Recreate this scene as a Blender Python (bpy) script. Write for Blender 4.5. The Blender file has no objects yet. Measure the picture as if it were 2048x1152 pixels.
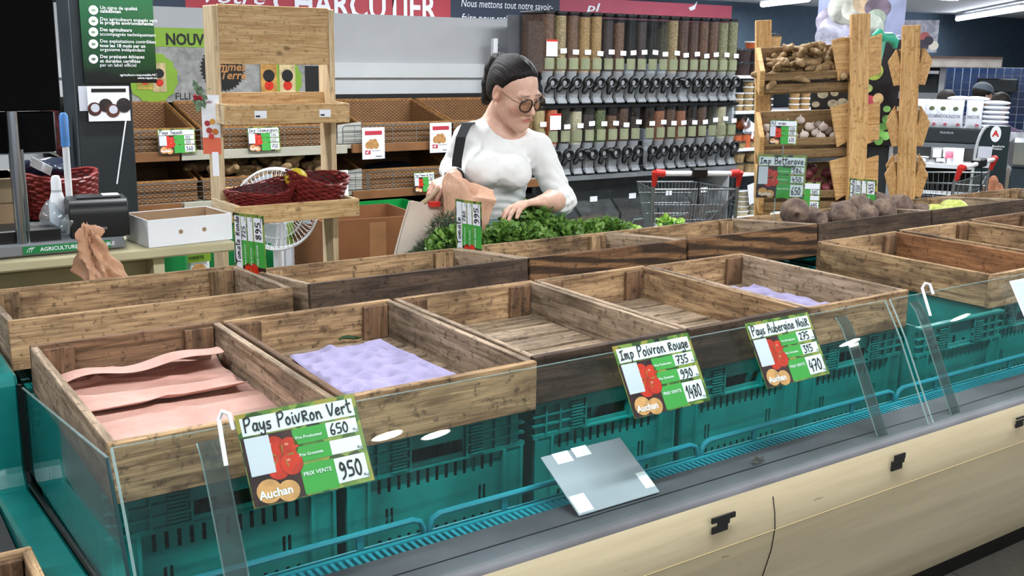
import bpy, bmesh, math, random
import numpy as np
from mathutils import Vector, Matrix, Euler
random.seed(7); np.random.seed(7)
PI = math.pi
S = bpy.context.scene
C = S.collection
# ------------------------------------------------------------------ camera
CAMZ = 1.60
FPX, YAW, PITCH, ROLL, PCY = 2063.7, .6023867, .2074795, .0147870, 544.918
_f = np.array([math.sin(YAW)*math.cos(PITCH), math.cos(YAW)*math.cos(PITCH), -math.sin(PITCH)])
_r = np.array([math.cos(YAW), -math.sin(YAW), 0.0]); _u = np.cross(_r, _f)
_r2 = math.cos(ROLL)*_r + math.sin(ROLL)*_u; _u2 = -math.sin(ROLL)*_r + math.cos(ROLL)*_u
CAMM = np.array([_r2, _u2, _f])
cam = bpy.data.cameras.new('camera'); camo = bpy.data.objects.new('camera', cam); C.objects.link(camo)
cam.sensor_width = 36; cam.lens = FPX/2048*36; cam.shift_y = (PCY-576)/2048; cam.clip_start = .05; cam.clip_end = 120
m4 = Matrix.Identity(4)
for i in range(3):
    m4[i][0] = _r2[i]; m4[i][1] = _u2[i]; m4[i][2] = -_f[i]
m4[2][3] = CAMZ
camo.matrix_world = m4
S.camera = camo
def ray(px, py):
    return CAMM.T @ np.array([(px-1024)/FPX, -(py-PCY)/FPX, 1.0])
def at(px, py, Y):
    d = ray(px, py); d = d*(Y/d[1]); return Vector((d[0], d[1], d[2]+CAMZ))
def atz(px, py, z):
    d = ray(px, py); d = d*((z-CAMZ)/d[2]); return Vector((d[0], d[1], z))
# ------------------------------------------------------------------ light
w = bpy.data.worlds.new('world'); S.world = w; w.use_nodes = True
w.node_tree.nodes['Background'].inputs[0].default_value = (.80, .88, 1.0, 1)
w.node_tree.nodes['Background'].inputs[1].default_value = .42
S.view_settings.view_transform = 'Standard'; S.view_settings.look = 'None'; S.view_settings.gamma = 1
S.view_settings.use_curve_mapping = False
S.view_settings.exposure = 0.10
CEIL = 2.60
TUBES = [(-1.4, -2.9), (1.0, -2.9), (3.4, -2.9), (-.9, 1.0), (1.3, 1.0), (3.5, 1.0), (5.7, 1.0),
         (-.6, 3.9), (1.6, 3.9), (3.8, 3.9), (6.0, 3.9), (8.4, 3.9), (1.5, 6.6), (4.5, 6.6), (7.5, 6.6), (10.6, 6.6), (13.6, 6.6), (2.0, 9.6), (6.0, 9.6), (10.0, 9.6), (14.0, 9.6), (18.0, 9.6)]
TUBE_W = 46.0

# ------------------------------------------------------------------ helpers
def lin(c):
    if isinstance(c, str):
        c = c.lstrip('#'); c = [int(c[i:i+2], 16)/255 for i in (0, 2, 4)]
    return tuple((v/12.92 if v <= .04045 else ((v+.055)/1.055)**2.4) for v in c[:3]) + (1.0,)
class NT:
    def __init__(s, name):
        s.m = bpy.data.materials.new(name); s.m.use_nodes = True; s.t = s.m.node_tree; s.b = s.t.nodes['Principled BSDF']
    def n(s, typ, **kw):
        n = s.t.nodes.new(typ)
        for k, v in kw.items():
            if k.startswith('i_'):
                k = k[2:]; k = int(k) if k.isdigit() else k.replace('_', ' ')
                if isinstance(v, bpy.types.NodeSocket): s.t.links.new(v, n.inputs[k])
                else: n.inputs[k].default_value = v
            else: setattr(n, k, v)
        return n
    def l(s, a, b): s.t.links.new(a, b)
    def ramp(s, fac, stops):
        r = s.n('ShaderNodeValToRGB'); e = r.color_ramp.elements
        while len(e) < len(stops): e.new(.5)
        for el, (p, c) in zip(e, stops): el.position = p; el.color = lin(c) if not isinstance(c, tuple) or len(c) != 4 else c
        s.l(fac, r.inputs[0]); return r.outputs[0]
    def mix(s, fac, a, b, mode='MIX'):
        n = s.n('ShaderNodeMix', data_type='RGBA', blend_type=mode)
        for sock, v in ((n.inputs[0], fac), (n.inputs[6], a), (n.inputs[7], b)):
            if isinstance(v, bpy.types.NodeSocket): s.l(v, sock)
            else: sock.default_value = v
        return n.outputs[2]
    def coord(s, scale=(1, 1, 1), rnd=True, kind='Object'):
        tc = s.n('ShaderNodeTexCoord'); o = tc.outputs[kind]
        if rnd:
            oi = s.n('ShaderNodeObjectInfo'); mu = s.n('ShaderNodeVectorMath', operation='SCALE', i_0=(13.1, 7.7, 5.3))
            s.l(oi.outputs['Random'], mu.inputs['Scale']); ad = s.n('ShaderNodeVectorMath', operation='ADD'); s.l(o, ad.inputs[0]); s.l(mu.outputs[0], ad.inputs[1]); o = ad.outputs[0]
        mp = s.n('ShaderNodeVectorMath', operation='MULTIPLY', i_1=scale); s.l(o, mp.inputs[0]); return mp.outputs[0]
    def noise(s, vec, scale, detail=4, rough=.55, dist=0):
        n = s.n('ShaderNodeTexNoise', i_Scale=scale, i_Detail=detail, i_Roughness=rough, i_Distortion=dist); s.l(vec, n.inputs['Vector']); return n.outputs['Fac']
    def bump(s, h, strength=.3, dist=.01):
        b = s.n('ShaderNodeBump', i_Strength=strength, i_Distance=dist); s.l(h, b.inputs['Height']); s.l(b.outputs[0], s.b.inputs['Normal'])
MATS = {}
def mat(name, col, rough=.5, metal=0, var=.12, vscale=8, bump=0, bscale=60, alpha=1, trans=0, ior=1.45, emit=0, spec=.5, coat=0, sss=0):
    if name in MATS: return MATS[name]
    t = NT(name); b = t.b
    c = lin(col)
    if var > 0:
        v = t.coord(); f = t.noise(v, vscale, 3)
        lo = tuple(max(0, x*(1-var*1.6)) for x in c[:3])+(1,); hi = tuple(min(1, x*(1+var)) for x in c[:3])+(1,)
        t.l(t.ramp(f, [(.3, lo), (.7, hi)]), b.inputs['Base Color'])
    else: b.inputs['Base Color'].default_value = c
    if bump > 0: t.bump(t.noise(t.coord(), bscale, 4), bump, .004)
    b.inputs['Roughness'].default_value = rough; b.inputs['Metallic'].default_value = metal
    b.inputs['IOR'].default_value = ior; b.inputs['Specular IOR Level'].default_value = spec
    if trans: b.inputs['Transmission Weight'].default_value = trans
    if coat: b.inputs['Coat Weight'].default_value = coat
    if alpha < 1: b.inputs['Alpha'].default_value = alpha
    if emit: b.inputs['Emission Color'].default_value = c; b.inputs['Emission Strength'].default_value = emit
    if sss: b.inputs['Subsurface Weight'].default_value = sss; b.inputs['Subsurface Radius'].default_value = (.01, .004, .002)
    MATS[name] = t.m; return t.m
def clear(name, tint='#ffffff', rough=.02, mixg=.10, dirt=0):
    """thin clear sheet: transparent with a fresnel gloss on top"""
    if name in MATS: return MATS[name]
    t = NT(name); t.t.nodes.remove(t.b); out = [n for n in t.t.nodes if n.type == 'OUTPUT_MATERIAL'][0]
    tr = t.n('ShaderNodeBsdfTransparent', i_Color=lin(tint)); gl = t.n('ShaderNodeBsdfGlossy', i_Roughness=rough, i_Color=(1, 1, 1, 1))
    fr = t.n('ShaderNodeLayerWeight', i_Blend=.5); mx = t.n('ShaderNodeMixShader')
    pw = t.n('ShaderNodeMath', operation='POWER', i_1=4.0); t.l(fr.outputs['Facing'], pw.inputs[0])
    ad = t.n('ShaderNodeMath', operation='MULTIPLY_ADD', i_1=.8, i_2=.02+mixg*.2, use_clamp=True); t.l(pw.outputs[0], ad.inputs[0]); t.l(ad.outputs[0], mx.inputs[0])
    t.l(tr.outputs[0], mx.inputs[1]); t.l(gl.outputs[0], mx.inputs[2]); res = mx.outputs[0]
    if dirt:
        df = t.n('ShaderNodeBsdfDiffuse', i_Color=(.8, .85, .85, 1)); f = t.noise(t.coord((1, 1, 1)), 5, 6, .7)
        f2 = t.n('ShaderNodeMapRange', i_1=.42, i_2=.8, i_3=dirt*.25, i_4=dirt); t.l(f, f2.inputs[0])
        m2 = t.n('ShaderNodeMixShader'); t.l(f2.outputs[0], m2.inputs[0]); t.l(res, m2.inputs[1]); t.l(df.outputs[0], m2.inputs[2]); res = m2.outputs[0]
    t.l(res, out.inputs[0]); MATS[name] = t.m; return t.m
def wood(name, light, dark, stain='#2c2016', stain_amt=.5, grain=1.0, rings=0, rough=.75, knots=.5):
    if name in MATS: return MATS[name]
    t = NT(name)
    v = t.coord((1.6, 22, 22)); g = t.noise(v, 3.2*grain, 6, .65, .6)
    v0 = t.coord((1, 1, 1)); big = t.noise(t.coord((1.5, 4, 4)), 3.0, 4, .6)
    col = t.ramp(g, [(.34, dark), (.60, light)])
    fg = t.noise(t.coord((5, 150, 150)), 2.2, 3, .6); fr = t.ramp(fg, [(.30, (.52, .50, .48, 1)), (.55, (1, 1, 1, 1))]); col = t.mix(.85, col, fr, 'MULTIPLY')
    if rings:
        wv = t.n('ShaderNodeTexWave', wave_type='BANDS', bands_direction='DIAGONAL', i_Scale=1.0, i_Distortion=7.0, i_Detail=2.0)
        t.l(t.coord((2.2, 16, 16)), wv.inputs['Vector']); r = t.ramp(wv.outputs['Fac'], [(.25, (.05, .05, .05, 1)), (.75, (1, 1, 1, 1))])
        col = t.mix(rings, col, r, 'MULTIPLY')
    f = t.n('ShaderNodeMapRange', i_1=.46, i_2=.70, i_3=0, i_4=stain_amt); t.l(big, f.inputs[0])
    col = t.mix(f.outputs[0], col, lin(stain))
    if knots:
        vo = t.n('ShaderNodeTexVoronoi', i_Scale=6.5); t.l(t.coord((1, 1.6, 1.6)), vo.inputs['Vector'])
        k = t.n('ShaderNodeMapRange', i_1=.05, i_2=.11, i_3=knots, i_4=0); t.l(vo.outputs['Distance'], k.inputs[0])
        col = t.mix(k.outputs[0], col, lin('#2a1a10'))
    sp = t.noise(v0, 55, 4, .7); s2 = t.n('ShaderNodeMapRange', i_1=.55, i_2=.66, i_3=0, i_4=.65); t.l(sp, s2.inputs[0])
    if stain_amt > .1: col = t.mix(s2.outputs[0], col, lin(stain))
    t.l(col, t.b.inputs['Base Color']); t.b.inputs['Roughness'].default_value = rough; t.b.inputs['Specular IOR Level'].default_value = .25
    t.bump(g, .35, .002); MATS[name] = t.m; return t.m

class MB:
    def __init__(s): s.v = []; s.f = []
    def add(s, v, f, M=None):
        o = len(s.v)
        if M is not None: v = [tuple(M @ Vector(p)) for p in v]
        s.v += [tuple(p) for p in v]; s.f += [tuple(i+o for i in q) for q in f]; return s
    def box(s, c, d, M=None):
        x, y, z = c; a, b, e = d[0]/2, d[1]/2, d[2]/2
        v = [(x+i*a, y+j*b, z+k*e) for k in (-1, 1) for j in (-1, 1) for i in (-1, 1)]
        return s.add(v, [(0, 2, 3, 1), (4, 5, 7, 6), (0, 1, 5, 4), (2, 6, 7, 3), (0, 4, 6, 2), (1, 3, 7, 5)], M)
    def b2(s, lo, hi, M=None):
        return s.box([(a+b)/2 for a, b in zip(lo, hi)], [abs(b-a) for a, b in zip(lo, hi)], M)
    def tube(s, pts, r, n=8, M=None, closed=False, cap=True, up=None):
        P = [Vector(p) for p in pts]; m = len(P); v = []; f = []
        rr = r if isinstance(r, (list, tuple)) else [r]*m
        prev = None
        for i, p in enumerate(P):
            if closed: t = P[(i+1) % m]-P[i-1]
            else: t = P[min(i+1, m-1)]-P[max(i-1, 0)]
            if t.length < 1e-9: t = Vector((0, 0, 1))
            t.normalize()
            if prev is None:
                a = Vector(up) if up else (Vector((0, 0, 1)) if abs(t.z) < .9 else Vector((1, 0, 0)))
                a = (a - t*a.dot(t)).normalized()
            else:
                a = prev - t*prev.dot(t); a = a.normalized() if a.length > 1e-6 else t.orthogonal().normalized()
            prev = a; b = t.cross(a)
            for k in range(n):
                w = 2*PI*k/n; v.append(tuple(p + a*(math.cos(w)*rr[i]) + b*(math.sin(w)*rr[i])))
        for i in range(m if closed else m-1):
            j = (i+1) % m
            for k in range(n): f.append((i*n+k, i*n+(k+1) % n, j*n+(k+1) % n, j*n+k))
        if cap and not closed:
            f.append(tuple(range(n-1, -1, -1))); f.append(tuple((m-1)*n+k for k in range(n)))
        return s.add(v, f, M)
    def lathe(s, prof, n=24, M=None, sx=1, sy=1):
        v = []; f = []; m = len(prof)
        for r, z in prof:
            for k in range(n): w = 2*PI*k/n; v.append((r*math.cos(w)*sx, r*math.sin(w)*sy, z))
        for i in range(m-1):
            for k in range(n): f.append((i*n+k, i*n+(k+1) % n, (i+1)*n+(k+1) % n, (i+1)*n+k))
        if prof[0][0] > 1e-5: f.append(tuple(range(n-1, -1, -1)))
        if prof[-1][0] > 1e-5: f.append(tuple((m-1)*n+k for k in range(n)))
        return s.add(v, f, M)
    def prism(s, poly, z0, z1, M=None):
        n = len(poly); v = [(x, y, z0) for x, y in poly]+[(x, y, z1) for x, y in poly]
        f = [tuple(range(n-1, -1, -1)), tuple(range(n, 2*n))]+[(i, (i+1) % n, n+(i+1) % n, n+i) for i in range(n)]
        return s.add(v, f, M)
    def grid(s, fn, nu, nv, M=None):
        v = [fn(i/nu, j/nv) for j in range(nv+1) for i in range(nu+1)]
        f = [(j*(nu+1)+i, j*(nu+1)+i+1, (j+1)*(nu+1)+i+1, (j+1)*(nu+1)+i) for j in range(nv) for i in range(nu)]
        return s.add(v, f, M)
    def sweep(s, prof, x0, x1, M=None, n=1):
        """closed yz profile swept along x"""
        m = len(prof); v = []; f = []
        for k in range(n+1):
            x = x0+(x1-x0)*k/n; v += [(x, y, z) for y, z in prof]
        for k in range(n):
            for i in range(m): f.append((k*m+i, k*m+(i+1) % m, (k+1)*m+(i+1) % m, (k+1)*m+i))
        f.append(tuple(range(m-1, -1, -1))); f.append(tuple(n*m+i for i in range(m)))
        return s.add(v, f, M)
    def ball(s, c, r, nu=12, nv=8, M=None):
        rx, ry, rz = r if isinstance(r, (tuple, list)) else (r, r, r); v = [(c[0], c[1], c[2]-rz)]; f = []
        for j in range(1, nv):
            p = PI*j/nv
            for i in range(nu): w = 2*PI*i/nu; v.append((c[0]+rx*math.sin(p)*math.cos(w), c[1]+ry*math.sin(p)*math.sin(w), c[2]-rz*math.cos(p)))
        v.append((c[0], c[1], c[2]+rz)); L = len(v)-1
        for i in range(nu): f.append((0, 1+(i+1) % nu, 1+i)); f.append((L, 1+(nv-2)*nu+i, 1+(nv-2)*nu+(i+1) % nu))
        for j in range(nv-2):
            for i in range(nu): a = 1+j*nu; f.append((a+i, a+(i+1) % nu, a+nu+(i+1) % nu, a+nu+i))
        return s.add(v, f, M)
    def mesh(s, name, m=None, smooth=False, bevel=0, recalc=True, thick=0):
        me = bpy.data.meshes.new(name); me.from_pydata(s.v, [], s.f)
        if bevel or recalc or thick:
            b = bmesh.new(); b.from_mesh(me)
            if thick: bmesh.ops.solidify(b, geom=b.faces[:], thickness=thick)
            if recalc: bmesh.ops.recalc_face_normals(b, faces=b.faces[:])
            if bevel: bmesh.ops.bevel(b, geom=[e for e in b.edges if e.is_manifold and e.calc_face_angle(0) > .6], offset=bevel, segments=1, affect='EDGES', clamp_overlap=True)
            b.to_mesh(me); b.free()
        if m: me.materials.append(m)
        if smooth: smooth_me(me, 42 if smooth is True else smooth)
        return me
    def o(s, name, m, parent=None, loc=(0, 0, 0), rot=(0, 0, 0), **kw):
        return O(name, s.mesh(name, m, **kw), parent, loc, rot)
def smooth_me(me, ang=42):
    me.polygons.foreach_set('use_smooth', [True]*len(me.polygons))
    if ang < 180:
        try: me.set_sharp_from_angle(angle=math.radians(ang))
        except Exception: pass
def O(name, me, parent=None, loc=(0, 0, 0), rot=(0, 0, 0), scale=None):
    o = bpy.data.objects.new(name, me); C.objects.link(o)
    if isinstance(rot, Matrix): o.matrix_local = Matrix.Translation(Vector(loc)) @ rot.to_4x4()
    else: o.location = loc; o.rotation_euler = rot
    if scale: o.scale = scale
    if parent: o.parent = parent
    return o
def tag(o, label=None, cat=None, group=None, kind=None):
    if label: o['label'] = label
    if cat: o['category'] = cat
    if group: o['group'] = group
    if kind: o['kind'] = kind
    return o
def E(name, label, cat, loc=(0, 0, 0), rot=0, group=None):
    o = O(name, None, None, loc, (0, 0, rot) if not isinstance(rot, (tuple, Matrix)) else rot); o.empty_display_size = .05
    return tag(o, label, cat, group)
def st(o): o['kind'] = 'structure'; return o
def dup(root, loc=None, rot=None, label=None, group=None, parent=None):
    c = root.copy(); C.objects.link(c); c.parent = parent
    if loc is not None: c.location = loc
    if rot is not None: c.rotation_euler = rot if isinstance(rot, tuple) else (0, 0, rot)
    if label: c['label'] = label
    if group: c['group'] = group
    for ch in root.children: dup(ch, parent=c)
    return c
_bc = {}
def bxm(d, m, bevel=.0015, name='piece'):
    k = (tuple(round(x, 4) for x in d), m.name, bevel)
    if k not in _bc: _bc[k] = MB().box((0, 0, 0), d).mesh(name, m, bevel=bevel)
    return _bc[k]
def frame3(o, x, y):
    """matrix with origin o, local x and y axes (orthonormalised)"""
    x = Vector(x).normalized(); y = Vector(y); y = (y-x*y.dot(x)).normalized(); z = x.cross(y)
    M = Matrix(((x.x, y.x, z.x, o[0]), (x.y, y.y, z.y, o[1]), (x.z, y.z, z.z, o[2]), (0, 0, 0, 1))); return M
# ---- lettering
_tc = {}
def text_mesh(s, size, m, bold=0, align='LEFT', shear=0, sx=1):
    k = (s, round(size, 5), m.name, bold, align, shear, sx)
    if k in _tc: return _tc[k]
    cu = bpy.data.curves.new('lettering', 'FONT'); cu.body = s; cu.size = size; cu.align_x = align; cu.offset = bold*size; cu.shear = shear; cu.resolution_u = 2
    o = bpy.data.objects.new('tmp', cu); me = bpy.data.meshes.new_from_object(o); bpy.data.objects.remove(o)
    me.name = 'lettering'; me.materials.clear(); me.materials.append(m)
    if sx != 1: me.transform(Matrix.Diagonal((sx, 1, 1, 1)))
    _tc[k] = me; return me
G = {'P': (.62, ['.08,0 .12,.95', '.1,.9 .45,1 .6,.78 .42,.52 .12,.48']), 'a': (.5, ['.4,.45 .2,.52 .06,.25 .15,.02 .34,.12 .42,.48', '.42,.48 .4,.1 .5,.02']),
 'y': (.5, ['.06,.5 .1,.15 .3,.12 .42,.5', '.42,.5 .38,-.2 .2,-.35 .05,-.22']), 's': (.4, ['.38,.5 .12,.46 .1,.3 .34,.2 .3,.02 .05,.03']), 'o': (.48, ['.25,.5 .06,.35 .1,.05 .3,.02 .42,.25 .3,.48 .2,.5']),
 'i': (.22, ['.1,.5 .1,.05 .2,0', '.12,.72 .13,.76']), 'v': (.5, ['.05,.55 .2,.02 .42,.6']), 'R': (.6, ['.1,0 .12,.7', '.1,.66 .42,.7 .45,.45 .12,.38 .5,.02']), 'e': (.46, ['.08,.25 .38,.32 .3,.5 .1,.42 .06,.12 .25,.0 .42,.1']),
 'n': (.52, ['.08,.5 .1,0', '.1,.32 .28,.5 .4,.38 .42,.05 .52,.02']), 'V': (.6, ['.05,.85 .25,.02 .58,.9']), 'r': (.4, ['.08,.5 .1,0', '.1,.32 .22,.5 .38,.46']), 't': (.42, ['.2,.95 .2,.1 .36,.02', '.02,.62 .44,.66']),
 'I': (.5, ['.1,.75 .5,.8', '.3,.78 .22,.05', '.02,.0 .42,.06']), 'm': (.7, ['.06,.5 .08,0', '.08,.35 .24,.48 .3,.05', '.3,.35 .46,.48 .54,.05 .62,.02']), 'p': (.5, ['.1,.5 .08,-.35', '.1,.4 .3,.52 .42,.3 .28,.06 .1,.12']),
 'u': (.5, ['.08,.5 .1,.1 .26,.02 .4,.2 .42,.5', '.42,.5 .42,.08 .5,.02']), 'g': (.48, ['.4,.45 .2,.52 .06,.28 .18,.08 .36,.2 .42,.5', '.42,.5 .36,-.25 .2,-.35 .06,-.22']), 'A': (.68, ['.04,0 .34,.95 .6,.0', '.12,.36 .54,.36']),
 'b': (.5, ['.1,1 .08,.05 .3,.0 .42,.22 .28,.42 .1,.32']), 'N': (.66, ['.08,0 .12,.85 .5,.05 .58,.9']), 'B': (.62, ['.1,.0 .12,.9', '.12,.9 .48,.92 .46,.58 .14,.5 .55,.42 .5,.08 .1,.0']), 'T': (.6, ['.02,.85 .6,.9', '.32,.88 .28,0']),
 'l': (.22, ['.1,1 .08,.1 .2,.02']), 'd': (.5, ['.4,.45 .2,.5 .06,.25 .18,.02 .36,.15 .44,1', '.44,1 .42,.1 .52,.02']), 'h': (.5, ['.1,1 .08,0', '.1,.3 .28,.5 .4,.36 .42,.0']), 'c': (.42, ['.4,.42 .22,.52 .06,.28 .16,.03 .4,.1']), 'k': (.48, ['.1,1 .08,0', '.42,.52 .12,.22 .45,.0']),
 'S': (.5, ['.46,.85 .2,.9 .1,.65 .42,.4 .36,.05 .05,.08']), 'q': (.48, ['.4,.45 .2,.52 .06,.28 .18,.06 .38,.2', '.42,.5 .42,-.35']), 'O': (.62, ['.3,.9 .06,.6 .1,.12 .36,.0 .56,.35 .5,.8 .28,.9']), 'E': (.5, ['.45,.75 .12,.75 .1,.0 .46,.02', '.1,.38 .38,.4']), 'C': (.55, ['.5,.8 .25,.92 .06,.5 .2,.05 .52,.12']), 'L': (.5, ['.1,.9 .08,.02 .46,.04']),
 '0': (.52, ['.28,.85 .08,.55 .12,.1 .32,.02 .46,.4 .36,.8 .22,.86']), '1': (.34, ['.04,.6 .24,.9 .2,0']), '2': (.5, ['.08,.68 .28,.88 .42,.65 .1,.06 .26,.14 .48,.03']), '3': (.5, ['.08,.82 .4,.8 .2,.5 .44,.3 .3,.02 .04,.08']), '4': (.5, ['.2,.85 .06,.35 .46,.4', '.36,.6 .34,-.05']),
 '5': (.5, ['.46,.85 .14,.84 .12,.5 .4,.46 .4,.1 .06,.03']), '6': (.5, ['.4,.9 .12,.5 .12,.1 .36,.04 .42,.3 .16,.36']), '7': (.5, ['.06,.82 .46,.84 .18,0', '.14,.42 .42,.44']), '8': (.5, ['.4,.8 .14,.8 .14,.55 .42,.3 .3,.02 .08,.15 .36,.55 .4,.8']), '9': (.5, ['.4,.7 .2,.86 .08,.6 .24,.44 .4,.62 .4,.2 .16,-.05']), ' ': (.4, []), '-': (.35, ['.05,.4 .3,.4'])}
def hand_mesh(s, size, m, pen=.09, sx=1.0):
    mb = MB(); x0 = 0; rnd = random.Random(s)
    for ch in s:
        w, strokes = G.get(ch, (.4, []))
        for k, stt in enumerate(strokes):
            P = [Vector((float(q.split(',')[0])*sx+x0+rnd.uniform(-.015, .015), float(q.split(',')[1])+rnd.uniform(-.02, .02), 0)) for q in stt.split()]
            Q = []
            for i in range(len(P)-1):
                p0, p1, p2, p3 = P[max(i-1, 0)], P[i], P[i+1], P[min(i+2, len(P)-1)]
                for q in range(4):
                    t = q/4; Q.append(.5*((2*p1)+(p2-p0)*t+(2*p0-5*p1+4*p2-p3)*t*t+(3*p1-p0-3*p2+p3)*t**3))
            Q.append(P[-1]); v = []; n = len(Q)
            for i, p in enumerate(Q):
                t = Q[min(i+1, n-1)]-Q[max(i-1, 0)]; t = t.normalized() if t.length > 1e-6 else Vector((1, 0, 0)); nrm = Vector((-t.y, t.x, 0))*(pen/2)
                if i == 0: p = p-t*pen*.4
                if i == n-1: p = p+t*pen*.4
                z = .0008*k/size
                v.append(((p+nrm).x*size, (p+nrm).y*size, z*size*.2)); v.append(((p-nrm).x*size, (p-nrm).y*size, z*size*.2))
            mb.add(v, [(2*i, 2*i+1, 2*i+3, 2*i+2) for i in range(n-1)])
        x0 += w*sx+.08
    me = mb.mesh('handwriting', m, recalc=False); me['w'] = x0*size; return me
# ---- signed-distance surface (sparse surface nets)
def sdf_mesh(name, f, lo, hi, res, m=None, smooth=True, block=8):
    lo = np.array(lo, float); hi = np.array(hi, float); bs = res*block
    nb = np.ceil((hi-lo)/bs).astype(int)
    bi = np.stack(np.meshgrid(*[np.arange(n) for n in nb], indexing='ij'), -1).reshape(-1, 3)
    c = lo+(bi+.5)*bs; d = f(c); bi = bi[np.abs(d) < bs*1.15]
    if len(bi) == 0: return bpy.data.meshes.new(name)
    k = np.arange(block+1); loc = np.stack(np.meshgrid(k, k, k, indexing='ij'), -1).reshape(-1, 3)
    gi = (bi[:, None, :]*block+loc[None]).reshape(-1, 3)
    val = np.concatenate([f(lo+g*res) for g in np.array_split(gi, max(1, len(gi)//200000))]).reshape(len(bi), block+1, block+1, block+1)
    corn = [(i, j, l) for i in (0, 1) for j in (0, 1) for l in (0, 1)]
    cv = np.stack([val[:, i:i+block, j:j+block, l:l+block] for i, j, l in corn], -1).reshape(-1, 8)
    kk = np.arange(block); cl = np.stack(np.meshgrid(kk, kk, kk, indexing='ij'), -1).reshape(-1, 3)
    ci = (bi[:, None, :]*block+cl[None]).reshape(-1, 3)
    ins = cv < 0; act = ins.any(1) & ~ins.all(1); cv = cv[act]; ci = ci[act]; ins = ins[act]
    acc = np.zeros((len(ci), 3)); cnt = np.zeros(len(ci)); cr = np.array(corn, float)
    for a in range(8):
        for b in range(a+1, 8):
            if np.abs(cr[a]-cr[b]).sum() != 1: continue
            x = ins[:, a] != ins[:, b]; t = cv[x, a]/(cv[x, a]-cv[x, b]); acc[x] += cr[a]+t[:, None]*(cr[b]-cr[a]); cnt[x] += 1
    P = lo+(ci+acc/cnt[:, None])*res
    dim = nb*block+3; key = ((ci[:, 0]+1)*dim[1]+(ci[:, 1]+1))*dim[2]+(ci[:, 2]+1); od = np.argsort(key); ks = key[od]
    st_ = np.array([dim[1]*dim[2], dim[2], 1]); F = []
    for ax in range(3):
        o1, o2 = [(1, 2), (2, 0), (0, 1)][ax]; e = [4, 2, 1][ax]
        x = ins[:, 0] != ins[:, e]; base = key[x]; flip = ins[x, 0]
        q = [base, base-st_[o1], base-st_[o1]-st_[o2], base-st_[o2]]; ids = []; ok = np.ones(len(base), bool)
        for a in q:
            p = np.clip(np.searchsorted(ks, a), 0, len(ks)-1); ok &= ks[p] == a; ids.append(od[p])
        Q = np.stack(ids, 1); Q[flip] = Q[flip][:, ::-1]; F.append(Q[ok])
    F = np.concatenate(F)[:, ::-1]
    me = bpy.data.meshes.new(name); me.from_pydata(P.tolist(), [], F.tolist())
    if m: me.materials.append(m)
    if smooth: smooth_me(me, 180)
    return me
def sd_ell(p, c, r, R=None):
    q = p-np.array(c)
    if R is not None: q = q@R
    r = np.array(r, float); k0 = np.linalg.norm(q/r, axis=1); k1 = np.linalg.norm(q/(r*r), axis=1)+1e-9; return k0*(k0-1)/k1
def sd_cone(p, a, b, ra, rb):
    a = np.array(a, float); b = np.array(b, float); ab = b-a; h = np.clip(((p-a)@ab)/(ab@ab), 0, 1)
    return np.linalg.norm(p-a-h[:, None]*ab, axis=1)-(ra+(rb-ra)*h)
def smin(a, b, k): h = np.clip(.5+.5*(b-a)/k, 0, 1); return b+(a-b)*h-k*h*(1-h)
def smax(a, b, k): return -smin(-a, -b, k)
def nz(p, s):
    """cheap smooth noise"""
    q = p*s
    return (np.sin(q[:, 0]+1.7*np.sin(q[:, 1]*1.3))*np.cos(q[:, 1]*.9+1.1*np.sin(q[:, 2]*1.1))+np.sin(q[:, 2]*1.2+1.3*np.sin(q[:, 0]*.8)))*.5

# ------------------------------------------------------------------ room
def tile_mat(name, c, joint, sc, mw=.012):
    t = NT(name); br = t.n('ShaderNodeTexBrick', offset=0, squash=1, i_Color1=lin(c), i_Color2=tuple(x*.93 for x in lin(c)[:3])+(1,), i_Mortar=lin(joint), i_Scale=1.0, i_Mortar_Size=mw, i_Brick_Width=sc[0], i_Row_Height=sc[1])
    t.l(t.coord((1, 1, 1), rnd=False), br.inputs['Vector']); n = t.noise(t.coord((1, 1, 1), rnd=False), 60, 5, .7)
    f = t.ramp(n, [(.3, (.75, .75, .75, 1)), (.7, (1, 1, 1, 1))]); t.l(t.mix(1.0, br.outputs[0], f, 'MULTIPLY'), t.b.inputs['Base Color'])
    t.b.inputs['Roughness'].default_value = .45; return t.m
M_floor = tile_mat('floor_tiles', '#83817e', '#2b2a29', (.45, .45), .010)
M_tile = mat('grey_floor_tile', '#86847f', .45, var=.10, vscale=70)
M_ceil = mat('ceiling_white', '#e2e6ec', .9, var=.03)
M_navy = mat('navy_wall', '#4b5e70', .8, var=.05)
M_lgrey = mat('light_grey_paint', '#b9bdc2', .7, var=.03)
M_white = mat('white_plastic', '#e4e6ea', .45, var=.03)
M_paper = mat('white_paper', '#e6e8ee', .7, var=.02)
M_black = mat('black_plastic', '#08090a', .4, var=.2)
M_dark = mat('charcoal_paint', '#1d2529', .55, var=.08)
M_ink = mat('black_ink', '#07080a', .5, var=0)
M_chrome = mat('chrome_steel', '#b9bcc0', .22, metal=1, var=.05)
M_steel = mat('wire_steel', '#8d9296', .35, metal=.8, var=.08)
M_green = mat('bright_green_print', '#3a9c3e', .5, var=.04)
M_red = mat('red_plastic', '#c02a24', .4, var=.06)
floor = st(MB().b2((-6, -6, -.06), (26, 14.2, -.006)).o('floor', M_floor))
TS = .45; ty0 = 1.775
tm = bxm((TS-.008, TS-.008, .010), M_tile, .0015)
for i in range(0, 8):
    for j in range(0, 4):
        O('floor_tile', tm, floor, (1.545+(i+.5)*TS, ty0-(j+.5)*TS+TS, -.005))
st(MB().b2((-6, -6, CEIL), (26, 14.2, CEIL+.05)).o('ceiling', M_ceil))
st(MB().b2((-6, 13.6, 0), (26, 13.75, CEIL)).o('wall_back', M_navy))
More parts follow.
